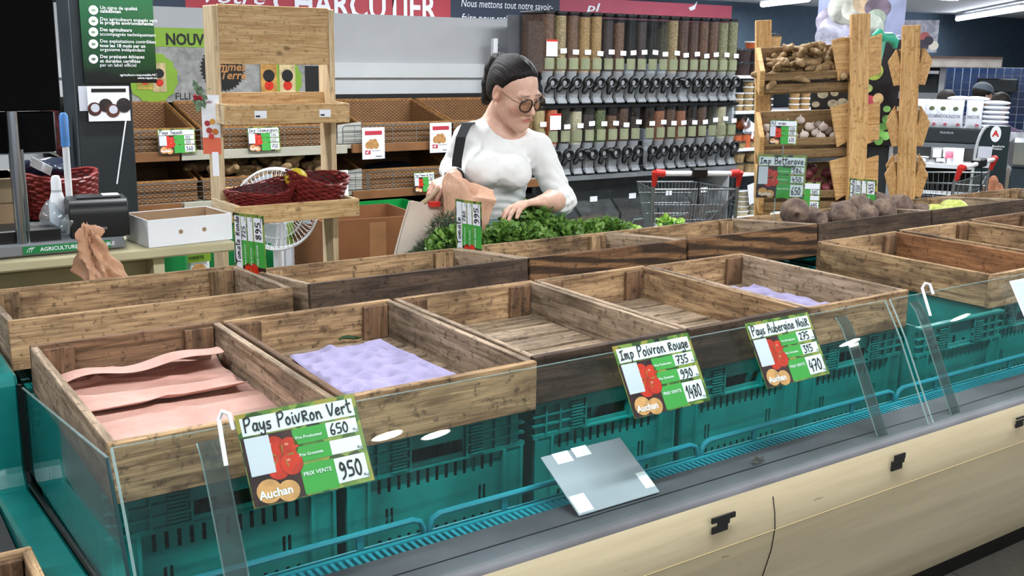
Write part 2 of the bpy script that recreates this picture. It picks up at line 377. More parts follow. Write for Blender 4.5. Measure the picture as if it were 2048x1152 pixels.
st(MB().b2((-6.1, -6, 0), (-6, 13.6, CEIL)).o('wall_left', M_lgrey))
st(MB().b2((26, -6, 0), (26.1, 13.6, CEIL)).o('wall_right', M_navy))
# ceiling lamps
M_tube = mat('lit_tube', '#f4f7ff', .5, var=0, emit=14)
M_spot = mat('lit_spot', '#fff1d8', .5, var=0, emit=60)
def tube_lamp(x, y, i):
    e = E('ceiling_light', 'white twin fluorescent ceiling fitting, number %d of the rows' % i if False else 'lit fluorescent batten on the white ceiling', 'ceiling light', (x, y, CEIL-.03), 0, 'fluorescent battens')
    MB().box((0, 0, 0), (1.5, .16, .058)).o('housing', M_white, e, bevel=.006)
    for s in (-.04, .04): MB().tube([(-.72, s, -.045), (.72, s, -.045)], .014, 10).o('tube', M_tube, e, smooth=True)
    l = bpy.data.lights.new('tube_light', 'AREA'); l.shape = 'RECTANGLE'; l.size = 1.45; l.size_y = .12; l.energy = TUBE_W; l.color = (.93, .97, 1.0)
    O('tube_light', l, e, (0, 0, -.065))
for i, (x, y) in enumerate(TUBES): tube_lamp(x, y, i)
def spot_lamp(x, y, p):
    e = E('ceiling_spot', 'round warm spotlight set in the ceiling', 'ceiling light', (x, y, CEIL-.02), 0, 'round ceiling spots')
    MB().lathe([(.075, .02), (.085, .0), (.085, -.03), (.07, -.03), (.065, .0)], 24).o('rim', M_white, e, smooth=True)
    MB().lathe([(.064, -.022), (.064, -.026), (.0, -.028)], 24).o('bulb', M_spot, e, smooth=True)
    l = bpy.data.lights.new('spot_light', 'AREA'); l.shape = 'DISK'; l.size = .12; l.energy = p; l.color = (1, .9, .74)
    O('spot_light', l, e, (0, 0, -.035))
for x, y in ((1.85, -.57), (2.15, -.76), (4.94, -.74), (6.02, -.72)): spot_lamp(x, y, 7)

# ------------------------------------------------------------------ refrigerated counter
def cream_mat():
    t = NT('cream_laminate'); g = t.noise(t.coord((.6, 9, 9), rnd=False), 3, 5, .6)
    col = t.ramp(g, [(.3, '#a3967a'), (.7, '#b8ab8c')])
    ch = t.noise(t.coord((6, 26, 26), rnd=False), 3.4, 5, .75); z = t.n('ShaderNodeSeparateXYZ'); t.l(t.coord((1, 1, 1), rnd=False), z.inputs[0])
    band = t.n('ShaderNodeMapRange', i_1=.0, i_2=.07, i_3=1, i_4=0); ab = t.n('ShaderNodeMath', operation='ABSOLUTE'); sb = t.n('ShaderNodeMath', operation='SUBTRACT', i_1=.735)
    t.l(z.outputs[2], sb.inputs[0]); t.l(sb.outputs[0], ab.inputs[0]); t.l(ab.outputs[0], band.inputs[0])
    f = t.n('ShaderNodeMapRange', i_1=.66, i_2=.69, i_3=0, i_4=1); t.l(ch, f.inputs[0]); mu = t.n('ShaderNodeMath', operation='MULTIPLY'); t.l(f.outputs[0], mu.inputs[0]); t.l(band.outputs[0], mu.inputs[1])
    t.l(t.mix(mu.outputs[0], col, lin('#2a2620')), t.b.inputs['Base Color']); t.b.inputs['Roughness'].default_value = .42; return t.m
M_cream = cream_mat()
M_bump = mat('grey_bumper_rubber', '#494a4f', .5, var=.25, vscale=6)
M_teal_paint = mat('teal_enamel', '#0c6a66', .28, var=.10, vscale=14, coat=.3)
M_rail = mat('teal_wire_rail', '#1b8796', .35, var=.08)
def teal_plastic():
    t = NT('teal_plastic'); n = t.noise(t.coord(), 9, 5, .65); t.l(t.ramp(n, [(.3, '#07605c'), (.7, '#0b827c')]), t.b.inputs['Base Color'])
    t.b.inputs['Roughness'].default_value = .38; return t.m
M_teal = teal_plastic()
M_glass = clear('acrylic_guard', '#f6fbfa', .012, .03, .004)
M_glass_edge = mat('acrylic_edge', '#8fa6a4', .2, var=.05, alpha=.5)
M_tray = mat('dark_steel_tray', '#20302f', .5, metal=.3, var=.1)
CX0, CX1 = .27, 6.2
ctr = E('display_counter', 'long refrigerated produce counter with cream laminate front and grey bumper', 'counter', (0, 0, 0))
prof = [(1.207, .826), (1.199, .805), (1.192, .775), (1.189, .745), (1.194, .70), (1.21, .64), (1.235, .57), (1.27, .50), (1.32, .42), (1.385, .34), (1.46, .27), (1.545, .205), (1.62, .155), (1.655, .125), (1.66, .13), (1.47, .285), (1.395, .355), (1.33, .435), (1.28, .515), (1.245, .59), (1.225, .66), (1.22, .79)]
MB().sweep(prof, CX0, CX1, n=1).o('front_panel', M_cream, ctr, smooth=30)
for x in (1.42, 3.52, 4.9):
    MB().tube([(x, y-.0008, z) for y, z in prof[1:7]], .0009, 5).o('panel_joint', M_ink, ctr)
MB().tube([(CX0, 1.1885, .742), (CX1, 1.1885, .742)], .0012, 5).o('panel_joint', mat('joint_line', '#8f8058', .6, var=0), ctr)
# torn laminate patches
M_torn = mat('torn_black', '#0c0b0a', .8, var=0)
def patch(px, py, rects):
    p = atz(px, py, .735); 
    d = ray(px, py); t = 1.188/d[1]; c = Vector(d*t); c.z += CAMZ
    mb = MB()
    for (u, v, a, b) in rects: mb.b2((c.x+u, 1.1865, c.z+v), (c.x+a, 1.190, c.z+b))
    mb.o('torn_patch', M_torn, ctr)
patch(1446, 1045, [(-.028, .004, .030, .014), (-.012, -.004, .016, .004), (-.026, -.016, .012, -.004)])
patch(1796, 924, [(-.012, .004, .022, .016), (-.02, -.004, .02, .004), (-.02, -.016, .014, -.005)])
patch(2042, 843, [(-.02, .008, .02, .012), (-.02, 0, .02, .004), (-.02, -.012, .01, -.002)])
MB().b2((CX0, 1.70, 0), (CX1, 1.76, .13)).o('kick_plate', M_black, ctr)
MB().sweep([(1.325, .824), (1.325, .834), (1.27, .836), (1.24, .832), (1.225, .824), (1.214, .808), (1.212, .795), (1.24, .79), (1.325, .79)], CX0, CX1).o('bumper', M_bump, ctr, smooth=35)
MB().b2((CX0, 1.262, .8355), (CX1, 1.264, .8362)).o('bumper_groove', M_black, ctr)
# ventilation comb
mb = MB(); n = 330
for i in range(n): x = .30+i*.0128; mb.b2((x, 1.328, .812), (x+.0062, 1.372, .822))
g = mb.o('air_grille', M_rail, ctr); g['kind'] = 'stuff'
MB().b2((CX0, 1.372, .812), (CX1, 1.380, .824)).b2((CX0, 1.322, .80), (CX1, 1.329, .824)).o('grille_frame', M_rail, ctr)
# trough and body
MB().b2((CX0+.01, 1.325, .655), (CX1, 2.62, .672)).b2((CX0+.01, 1.323, .672), (CX1, 1.327, .80)).o('trough', M_tray, ctr)
MB().b2((CX0+.02, 1.76, .0), (CX1, 2.92, .655)).o('body', mat('cream_body', '#b9ab86', .5), ctr)
MB().b2((CX0+.01, 2.605, .655), (CX1, 2.625, .87)).o('rear_wall', M_teal_paint, ctr)
MB().b2((CX0+.02, 2.625, .655), (CX1, 2.92, .80)).o('rear_shelf', mat('cream_body', '#b9ab86', .5), ctr, bevel=.004)
# painted end frame
xe = .262
fr = MB()
fr.sweep([(2.63, .0), (2.63, .99), (2.10, .99), (2.085, .975), (2.085, .80), (2.06, .77), (1.36, .835), (1.225, .835), (1.20, .80), (1.20, .74), (1.36, .40), (1.62, .14), (1.70, .0)], xe-.030, xe+.030)
fr.o('end_frame', M_teal_paint, ctr, bevel=.006)
MB().tube([(xe+.032, 2.085, .97), (xe+.032, 2.08, .795), (xe+.032, 2.055, .777), (xe+.032, 1.36, .841)], .005, 6).o('end_seal', M_black, ctr)
def guard_profile(n=9):
    P = [(1.232, .833), (1.258, .882), (1.29, .945), (1.318, 1.0), (1.345, 1.045), (1.368, 1.08)]; return P
GP = guard_profile()
def guard(x0, x1):
    v = [(x, y, z) for x in (x0, x1) for y, z in GP]; m = len(GP)
    mb = MB().add(v, [(i, i+1, m+i+1, m+i) for i in range(m-1)])
    o = mb.o('glass_guard', M_glass, ctr, smooth=True, thick=.004)
    for x in (x0, x1): MB().tube([(x, y, z) for y, z in GP], .0022, 6).o('glass_edge', M_glass_edge, ctr, smooth=True)
    MB().tube([(x0, GP[-1][0], GP[-1][1]), (x1, GP[-1][0], GP[-1][1])], .0012, 6).o('glass_edge', mat('faint_edge', '#9fb2b0', .2, var=0, alpha=.25), ctr, smooth=True)
guard(.297, 1.945)
guard(1.962, 3.6)
# low end pane
MB().prism([(1.40, 1.055), (1.30, .87), (1.36, .842), (2.08, .80), (2.075, .965)], -.002, .002, Matrix(((0, 0, 1, .298), (1, 0, 0, 0), (0, 1, 0, 0), (0, 0, 0, 1)))).o('end_pane', M_glass, ctr)
MB().tube([(.298, 1.40, 1.055), (.298, 1.30, .87)], .003, 6).o('glass_edge', mat('dark_edge', '#1f3a3c', .3), ctr)
MB().tube([(.298, 1.40, 1.055), (.298, 2.075, .965)], .0022, 6).o('glass_edge', M_glass_edge, ctr)
# acrylic stays with hooks
M_stay = clear('acrylic_stay', '#ccd4d4', .06, .3, .05)
def stay(x, hook):
    off = .010
    P = [(y+off, z) for y, z in GP[:-1]]+[(GP[-1][0]+off-.006, 1.062)]
    v = [(xx, y, z) for xx in (x-.016, x+.016) for y, z in P]; m = len(P)
    o = MB().add(v, [(i, i+1, m+i+1, m+i) for i in range(m-1)]).o('glass_stay', M_stay, ctr, smooth=True, thick=.002)
    for s in (-.016, .016): MB().tube([(x+s, y, z) for y, z in P], .0014, 6).o('stay_edge', M_glass_edge, o, smooth=True)
    if hook:
        H = [(x+.012, 1.335, 1.035), (x+.013, 1.352, 1.07), (x+.014, 1.364, 1.094), (x+.018, 1.36, 1.106), (x+.025, 1.353, 1.103), (x+.028, 1.344, 1.082)]
        MB().tube(H, .0033, 8).o('hook', M_white, o, smooth=True)
for x, h in ((.428, 1), (1.80, 0), (2.06, 1)): stay(x, h)
# ---- wire rails in front of the crates
def rail(x0, x1, lab):
    e = E('wire_rail', lab, 'rail', ((x0+x1)/2, 1.398, .672), 0, 'wire rails'); w = (x1-x0)/2; r = .020
    P = [(-w, 0, 0), (-w, 0, .172-r), (-w+r*.3, 0, .172-r*.3), (-w+r, 0, .172), (w-r, 0, .172), (w-r*.3, 0, .172-r*.3), (w, 0, .172-r), (w, 0, 0)]
    MB().tube(P, .0055, 8).o('frame_tube', M_rail, e, smooth=True)
    for z in (.145, .118): MB().tube([(-w, 0, z), (w, 0, z)], .0022, 6).o('wire', M_rail, e, smooth=True)
    for s in (-.32, .32):
        MB().box((s*w*1.6, 0, .086), (.012, .004, .170)).o('post', M_rail, e)
    return e
xs = [.305, .795, 1.425, 2.06, 2.70, 3.34]
for a, b, lab in zip(xs[:-1], xs[1:], ['low teal wire rail nearest the painted end frame', 'low teal wire rail behind the grey card on the bumper', 'low teal wire rail in front of the red pepper and aubergine cards', 'low teal wire rail below the joint of the two glass guards', 'low teal wire rail at the far right']):
    rail(a+.006, b-.006, lab)
# ------------------------------------------------------------------ teal plastic crates
def slots_plate(w, h, t, holes):
    """plate in xz, centred on x, base z=0, rectangular holes (x0,x1,z0,z1)"""
    xs = sorted({-w/2, w/2}|{a for q in holes for a in q[:2]}); zs = sorted({0, h}|{a for q in holes for a in q[2:]}); mb = MB()
    # merge runs along x per row
    for k in range(len(zs)-1):
        zc = (zs[k]+zs[k+1])/2; run = None
        for i in range(len(xs)-1):
            xc = (xs[i]+xs[i+1])/2; hole = any(a < xc < b and c < zc < d for a, b, c, d in holes)
            if not hole and run is None: run = xs[i]
            if run is not None and (hole or i == len(xs)-2):
                e = xs[i] if hole else xs[i+1]; mb.b2((run, -t/2, zs[k]), (e, t/2, zs[k+1])); run = None
    return mb
TCW, TCD, TCH = .385, .585, .262
def teal_parts():
    P = {}
    H = []
    for i in range(13): x = -.12+i*.02; H += [(x-.0035, x+.0035, .150, .184), (x-.0035, x+.0035, .035, .062)] 
    for x in (-.105, -.095, .095, .105): H.append((x-.003, x+.003, .085, .12))
    H.append((-.055, .055, .196, .222))
    P['front'] = slots_plate(TCW-.02, TCH, .004, H).mesh('front_wall', M_teal)
    P['end'] = P['front']
    H = [(-.22+i*.03-.004, -.22+i*.03+.004, .05, .16) for i in range(15)]
    P['side'] = slots_plate(TCD-.02, TCH, .004, H).mesh('side_wall', M_teal)
    mb = MB()
    for z in (.188, .208, .228, .250):
        mb.b2((-TCW/2, -.008, z), (-.058, .004, z+.004)); mb.b2((.058, -.008, z), (TCW/2, .004, z+.004))
    for x in (-.16, -.125, -.06, .06, .125, .16): mb.b2((x-.002, -.009, .184), (x+.002, .004, .25))
    for z in range(9): mb.b2((-.098, -.010, .190+z*.0066), (-.068, .0, .193+z*.0066)); mb.b2((.068, -.010, .190+z*.0066), (.098, .0, .193+z*.0066))
    mb.b2((-TCW/2, -.010, .256), (TCW/2, .006, .262)); mb.b2((-TCW/2, -.008, .184), (TCW/2, .004, .188))
    P['ribs'] = mb.mesh('rim_ribs', M_teal)
    mb = MB()
    for x in (-.02, .02): mb.b2((x-.003, -.010, 0), (x+.003, .002, .184))
    mb.b2((-.0205, -.006, 0), (.0205, -.002, .184))
    P['post'] = mb.mesh('corner_post', M_teal)
    P['base'] = slots_plate(TCW-.02, TCD-.02, .004, [(-.15+i*.06, -.11+i*.06, .05+j*.09, .11+j*.09) for i in range(6) for j in range(5)]).mesh('base', M_teal)
    return P
TP = teal_parts()
def teal_crate(x, y, z, label, rz=0, group='teal crates under the wooden trays'):
    e = E('plastic_crate', label, 'crate', (x, y, z), rz, group)
    d = TCD/2-.012; w = TCW/2-.012
    O('front_wall', TP['front'], e, (0, -d, 0)); O('back_wall', TP['end'], e, (0, d, 0)); O('side_wall', TP['side'], e, (-w, 0, 0), (0, 0, PI/2)); O('side_wall', TP['side'], e, (w, 0, 0), (0, 0, PI/2))
    O('rim_ribs', TP['ribs'], e, (0, -d-.002, 0)); O('rim_ribs', TP['ribs'], e, (0, d+.002, 0), (0, 0, PI)); [O('corner_post', TP['post'], e, (sx*.165, sy*(d+.002), 0), (0, 0, 0 if sy < 0 else PI)) for sx in (-1, 1) for sy in (-1, 1)]
    O('base', TP['base'], e, (0, TCD/2-.01, .004), (-PI/2, 0, 0), ).rotation_euler = (PI/2, 0, 0)
    return e
fx = [(.325, .700, 1.516, 2.14), (.708, 1.112, 1.528, 2.132), (1.122, 1.522, 1.552, 2.128), (1.530, 1.905, 1.548, 2.126), (1.912, 2.288, 1.540, 2.118)]
tl = ['under the tray of pink paper', 'under the first lilac moulded liner', 'under the bare slatted tray', 'under the aubergine price card', 'under the tray with the hidden lilac liner']
for (a, b, c, d), s in zip(fx, tl): teal_crate((a+b)/2, (c+d)/2+.012, .672, 'teal slotted plastic crate '+s)
teal_crate(2.492, 1.80, .672, 'empty teal plastic crate open between two wooden trays')
for i, x in enumerate((2.89, 3.29, 3.69)): teal_crate(x, 1.845, .672, 'teal slotted plastic crate under the '+('orange-stained wooden tray', 'second wooden tray from the right edge', 'rightmost wooden tray')[i])
# rear row supports
for i in range(6): teal_crate(.62+i*.625, 2.40, .672, 'teal plastic crate holding up the '+('left end tray of the back row', 'dark-fronted back tray by the tomato card', 'scorched back tray in front of the herbs', 'back tray with two big knots', 'beetroot tray', 'cabbage tray')[i], PI/2, 'teal crates under the back row').scale.z = .93
# ------------------------------------------------------------------ wooden trays
W_tan = wood('crate_tan', '#b0916c', '#6c5138', '#241911', .78)
W_grey = wood('crate_grey', '#b09a82', '#6e5a45', '#2a211a', .74)
W_brown = wood('crate_brown', '#7f6148', '#4b3725', '#1e1510', .6)
W_dark = wood('crate_dark', '#544335', '#2c221a', '#120e0b', .6)
W_burn = wood('crate_burnt', '#84603f', '#4f3520', '#17100b', .45, rings=.85)
W_orange = wood('crate_orange', '#9c6e4a', '#6c492e', '#3a2516', .5)
W_floor = wood('crate_slat', '#a18c74', '#655443', '#2a221b', .5)
def tray(label, x0, x1, y0, y1, ztop, h, front=W_tan, back=W_tan, left=W_grey, right=W_grey, blk=W_brown, rz=0, tilt=0, group='wooden produce trays', slatn=6):
    w, d, t = x1-x0, y1-y0, .014
    e = E('wooden_tray', label, 'tray', ((x0+x1)/2, (y0+y1)/2, ztop-h), (tilt, 0, rz), group)
    O('plank', bxm((w, t, h), front), e, (0, -d/2+t/2, h/2)); O('plank', bxm((w, t, h), back), e, (0, d/2-t/2, h/2))
    O('plank', bxm((d-2*t, t, h-.002), left), e, (-w/2+t/2, 0, h/2), (0, 0, PI/2)); O('plank', bxm((d-2*t, t, h-.002), right), e, (w/2-t/2, 0, h/2), (0, 0, PI/2))
    bm = bxm((h-.018, .062, .012), blk)
    for sx in (-1, 1):
        for sy in (-1, 1): O('corner_block', bm, e, (sx*(w/2-t-.033), sy*(d/2-t-.0065), h/2+.002), Matrix(((0, 1, 0), (0, 0, 1), (1, 0, 0))))
    dd = (d-2*t)/slatn
    sm = bxm((w-2*t, dd-.017, .009), W_floor)
    for i in range(slatn): O('floor_slat', sm, e, (0, -d/2+t+dd*(i+.5), .0065))
    return e
TH = .097
tray('wooden tray lined with crumpled pink paper, nearest the painted end frame', *fx[0], 1.03, TH, W_tan, W_brown, W_grey, W_grey)
tray('wooden tray with a large lilac moulded fruit liner', *fx[1], 1.03, TH, W_tan, W_tan, W_brown, W_grey)
tray('empty wooden tray with bare slats and a dark stained front', *fx[2], 1.03, TH, W_dark, W_tan, W_grey, W_grey)
tray('empty wooden tray behind the aubergine price card', *fx[3], 1.03, TH, W_dark, W_tan, W_grey, W_tan)
tray('wooden tray with lilac liner half hidden behind its side board', *fx[4], 1.03, TH, W_tan, W_tan, W_grey, W_grey)
tray('wooden tray with orange-stained inside, right of the gap', 2.655, 3.055, 1.535, 2.135, 1.03, TH-.001, W_tan, W_tan, W_tan, W_orange)
tray('pale weathered wooden tray behind the orange-stained one', 3.07, 3.465, 1.535, 2.128, 1.035, TH, W_tan, W_tan, W_tan, W_tan)
tray('wooden tray cut by the right edge of the picture', 3.48, 3.88, 1.535, 2.13, 1.04, TH, W_tan, W_brown, W_tan, W_tan)
rl = ['long plain wooden tray at the left end of the back row', 'wooden back-row tray with dark brown front, below the tomato card', 'wooden back-row tray with scorched striped front, below the herbs', 'wooden back-row tray with two big knots in its front', 'dark-fronted wooden back-row tray heaped with beetroot', 'scorched-front wooden back-row tray holding pale cabbages', 'wooden back-row tray at the far right edge']
rx = [(.305, .915, 0), (.945, 1.570, 1), (1.577, 2.150, 2), (2.158, 2.742, 3), (2.750, 3.37, 4), (3.378, 3.99, 5), (3.998, 4.60, 6)]
rf = [W_tan, W_dark, W_burn, W_burn, W_dark, W_dark, W_dark]
RTILT = math.radians(-5.0)
for (a, b, i) in rx:
    y0 = 2.20 if i else 2.235
    tray(rl[i], a, b, y0, y0+.385, 1.052, .105, rf[i], W_tan, W_grey, W_grey, blk=W_tan, tilt=RTILT if i else math.radians(-2), slatn=4)
# edge tray at the lower left corner of the picture
tray('small wooden tray beyond the end frame at the lower left', -.10, .222, 1.28, 1.60, .862, .09, W_grey, W_tan, W_grey, W_tan)
MB().b2((-.4, 1.25, 0), (.228, 2.6, .764)).o('side_cabinet', mat('dark_cabinet', '#16191a', .6)); tag(bpy.data.objects['side_cabinet'], 'dark cabinet beyond the painted end of the counter', 'cabinet')

# ------------------------------------------------------------------ price cards
def leaf_print():
    t = NT('leafy_print'); v = t.n('ShaderNodeTexVoronoi', i_Scale=55); t.l(t.coord(), v.inputs['Vector'])
    t.l(t.ramp(v.outputs['Color'], [(.15, '#141c10'), (.4, '#3f6a24'), (.65, '#7f9440'), (.9, '#9a8434')]), t.b.inputs['Base Color']); t.b.inputs['Roughness'].default_value = .3; return t.m
M_leafp = leaf_print()
M_tom = mat('tomato_red_print', '#c8301c', .3, var=.18, vscale=60)
M_onion = mat('onion_print', '#d09a62', .3, var=.2, vscale=60)
M_photo = mat('dark_photo_print', '#3a1d24', .3, var=.5, vscale=30)
M_stem = mat('olive_stem_print', '#8a8a32', .4, var=.2)
M_sticker = mat('pale_sticker', '#c9ccd8', .4, var=.04)
M_card = mat('card_white', '#e2e5ef', .3, var=.02)
M_holder = clear('card_holder', '#f4f8f6', .03, .15)
def disc(mb, x, y, r, z, n=16, sy=1): mb.add([(x+r*math.cos(2*PI*k/n), y+r*sy*math.sin(2*PI*k/n), z) for k in range(n)], [tuple(range(n))])
_sg = {}
def sign_parts(W, H):
    k = (round(W, 3), round(H, 3))
    if k in _sg: return _sg[k]
    def q(x0, x1, y0, y1, m, nm, z=.0014, t=.0006): return MB().b2((x0*W, (1-y1)*H, z-t), (x1*W, (1-y0)*H, z)).mesh(nm, m)
    P = {'card': MB().b2((0, 0, 0), (W, H, .001)).mesh('card', M_leafp), 'title': q(.03, .97, .05, .245, M_card, 'title_panel'), 'photo': q(.005, .43, .26, .995, M_photo, 'photo_print', .0012),
         'stick': q(.03, .225, .27, .68, M_sticker, 'blank_sticker', .0022)}
    P['green'] = [q(.415, .70, a, b, M_green, 'green_panel') for a, b in ((.27, .44), (.465, .635), (.665, .985))]
    P['price'] = [q(.70, .965, a, b, M_card, 'price_panel', .0016) for a, b in ((.27, .43), (.475, .63), (.675, .95))]
    mb = MB()
    for x, y, r, z in ((.25, .42, .09, .0013), (.37, .44, .075, .0014), (.25, .64, .09, .0015), (.36, .62, .09, .0016)): disc(mb, x*W, (1-y)*H, r*W, z)
    P['tom'] = mb.mesh('tomato_print', M_tom, recalc=False)
    mb = MB()
    for x, y in ((.22, .38), (.35, .41), (.22, .60), (.34, .58)): disc(mb, x*W, (1-y)*H, .018*W, .00185, 8, sy=.6)
    P['shine'] = mb.mesh('highlight_print', mat('pale_red_print', '#e08a78', .3), recalc=False)
    mb = MB()
    for x, y, r, z in ((.25, .42, .094, .00125), (.37, .44, .079, .00135), (.25, .64, .094, .00145), (.36, .62, .094, .00155)): disc(mb, x*W, (1-y)*H-.002*W, r*W, z)
    P['rind'] = mb.mesh('tomato_edge_print', mat('dark_red_print', '#6e140e', .3), recalc=False)
    mb = MB()
    for x, y, r, z in ((.14, .86, .10, .0017), (.29, .9, .09, .0018)): disc(mb, x*W, (1-y)*H, r*W, z, sy=.92)
    P['onion'] = mb.mesh('onion_print', M_onion, recalc=False)
    mb = MB()
    for a in range(5): 
        x, y = (.29+.03*math.cos(a*1.3))*W, (.47)*H; an = a*1.256; mb.add([(x, y, .0019), (x+.07*W*math.cos(an), y+.09*W*math.sin(an), .0019), (x+.07*W*math.cos(an+.18), y+.09*W*math.sin(an+.18), .0019)], [(0, 1, 2)])
    P['stem'] = mb.mesh('stem_print', M_stem, recalc=False)
    P['holder'] = MB().b2((-.012*W, -.012*W, .0026), (1.012*W, H+.035*H, .0028)).mesh('clear_sleeve', M_holder)
    _sg[k] = P; return P
def put_text(e, me, x, y, z=.0024, nm='lettering'): return O(nm, me, e, (x, y, z))
def price_card(M, W, H, title, prices, label, small=True, sleeve=True, sub=None, group='handwritten price cards', tx=.05, tw=.90):
    e = E('price_card', label, 'price card', (0, 0, 0), 0, group); e.matrix_world = M
    P = sign_parts(W, H); c = O('card', P['card'], e); O('title_panel', P['title'], e); O('photo_print', P['photo'], e); O('tomato_print', P['tom'], e); O('highlight_print', P['shine'], e); O('tomato_edge_print', P['rind'], e); O('onion_print', P['onion'], e); O('blank_sticker', P['stick'], e)
    for g in P['green']: O('green_panel', g, e)
    for g in P['price']: O('price_panel', g, e)
    if small:
        O('stem_print', P['stem'], e)
        for s, y, z in (('Prix Producteur', .385, .033), ('Prix Grossiste', .575, .033), ('PRIX VENTE', .79, .042)): put_text(e, text_mesh(s, z*W*1.05, M_paper, .012), .43*W, (1-y)*H)
        for y in (.415, .62, .93): put_text(e, text_mesh('/Kg', .035*W, M_ink), .915*W, (1-y)*H)
    put_text(e, text_mesh('Auchan', .088*W, M_paper, .03), .055*W, (1-.93)*H)
    me = hand_mesh(title, .155*H, M_ink, .13); sc = min(1.0, tw*W/me['w']); o = O('handwriting', me, e, (tx*W, (1-.205)*H, .0025)); o.scale = (sc, min(1, sc*1.25), 1)
    if sub: me = hand_mesh(sub, .10*H, M_ink, .13); O('handwriting', me, e, (.53*W, (1-.29)*H, .0026))
    for s, y, z in zip(prices, (.41, .61, .90), (.13, .13, .19)):
        if s: me = hand_mesh(s, z*H, M_ink, .13); sc = min(1.0, .20*W/me['w']); o = O('handwriting', me, e, (.725*W, (1-y)*H, .0025)); o.scale = (sc, 1, 1)
    if sleeve: O('clear_sleeve', P['holder'], e)
    return e
GY = Vector((0, .51, .86))
def glass_card(px, py, title, prices, label):
    p = at(px, py, 1.3515); W, H = .183, .132
    o = p-GY.normalized()*H+Vector((0, -.86, .51))*.004
    return price_card(frame3(o, (1, 0, 0), GY), W, H, title, prices, label)
glass_card(466, 833, 'Pays PoivRon Vert', ('650', '', '950'), 'price card for green peppers at 950, hung on the glass nearest the camera')
glass_card(1221, 695, 'Imp Poivron Rouge', ('735', '990', '1480'), 'price card for red peppers at 1480, hung mid-way on the glass')
glass_card(1486, 649, 'Pays Aubergine NoiR', ('275', '315', '470'), 'price card for black aubergine at 470, hung on the glass')
p_ = at(2014, 560, 1.3515); o_ = p_-GY.normalized()*.125+Vector((0, -.86, .51))*.004; wc = E('white_card', 'blank white card on the glass at the right edge', 'card', (0, 0, 0)); wc.matrix_world = frame3(o_, (1, 0, 0), GY)
MB().b2((0, 0, 0), (.17, .12, .0015)).o('card', M_card, wc); MB().b2((.004, .004, .0016), (.166, .116, .0018)).o('clear_sleeve', M_holder, wc)
def side_card(px, py, Y, title, prices, label, L=.235, H=.145, lean=.05, dx=0):
    o = at(px, py, Y)      # lower near corner
    return price_card(frame3(o, (0, lean, 1), (dx, 1, 0)), L, H, title, prices, label, small=True, sleeve=False, tx=.43, tw=.54)
side_card(966, 565, 2.47, 'Tomate', ('780', '', '995'), 'sideways price card for tomatoes at 995, standing between the back trays')
side_card(537, 612, 2.50, 'Tomate Ronde', ('725', '', '895'), 'sideways price card for round tomatoes, standing on the left back tray', dx=-.22)
side_card(1749, 458, 2.47, 'chouchoute', ('300', '', '435'), 'sideways price card at 435 standing behind the beetroot', L=.19, H=.125)
# upright beetroot card on two clear rods
VR = Vector((math.cos(.78), -math.sin(.78), 0))
o = at(1511, 395, 2.60); bc = price_card(frame3(o, VR, (0, .05, 1)), .172, .158, 'Imp Betterave', ('386', '450', '650'), 'upright price card for beetroot at 650 on two clear rods', sub='Rouge')
for x in (.07, .15): MB().tube([(x, -.16, -.002), (x, .01, -.002)], .0022, 6).o('clear_rod', M_glass_edge, bc)
# ------------------------------------------------------------------ things in the trays
def ridge(u, v, a, b, c, w, h):
    d = a*u+b*v-c; return h*max(0, 1-abs(d)/w)
M_pink = NT('pink_kraft_paper'); _n = M_pink.noise(M_pink.coord((1, 1, 1)), 6, 6, .7); M_pink.l(M_pink.ramp(_n, [(.3, '#a97d70'), (.7, '#c59d90')]), M_pink.b.inputs['Base Color']); M_pink.b.inputs['Roughness'].default_value = .65; M_pink.bump(M_pink.noise(M_pink.coord(), 22, 5, .6), .25, .01); M_pink = M_pink.m
def sheet(x0, x1, y0, y1, z, seed, amp, back=0, side=0, nu=44, nv=60):
    r = random.Random(seed); R = [(math.cos(a), math.sin(a), r.uniform(-.2, 1.2), r.uniform(.03, .10), r.uniform(.3, 1)*amp) for a in [r.gauss(1.5, .5) for _ in range(14)]]
    def fn(u, v):
        h = sum(ridge(u, v, a, b, c, w, hh) for a, b, c, w, hh in R)
        y = y0+(y1-y0)*v; h += back*max(0, (v-.86)/.14)**1.4; x = x0+(x1-x0)*u
        return (x+.004*math.sin(v*9+seed), y-.35*back*max(0, (v-.86)/.14)**2, z+h)
    return MB().grid(fn, nu, nv)
_a = sheet(.343, .683, 1.535, 2.11, .948, 3, .004, back=.018).o('pink_paper', M_pink, smooth=40, thick=.0008); tag(_a, 'wide flat pink kraft paper sheet lining the first tray', 'paper')
_a = sheet(.352, .665, 1.87, 2.105, .962, 9, .012, back=.0).o('pink_paper', M_pink, smooth=40, thick=.0008); tag(_a, 'creased pink paper sheet folded over the back of the first tray', 'paper')
def curl(u, v):
    x = .35+.315*u; p = v*1.0; y = 2.085-.05*v+.012*math.sin(u*7)*v; z = .968+.040*math.sin(v*PI*.62)*(.45+.55*u)+.006*math.sin(u*11); return (x, y-.045*v*v, z)
_a = MB().grid(curl, 30, 10).o('paper_fold', M_pink, smooth=40, thick=.0008); tag(_a, 'curled upright fold of pink paper at the back of the first tray', 'paper')
M_lilac = mat('lilac_pulp', '#8d86a6', .8, var=.10, vscale=22, bump=.3, bscale=220)
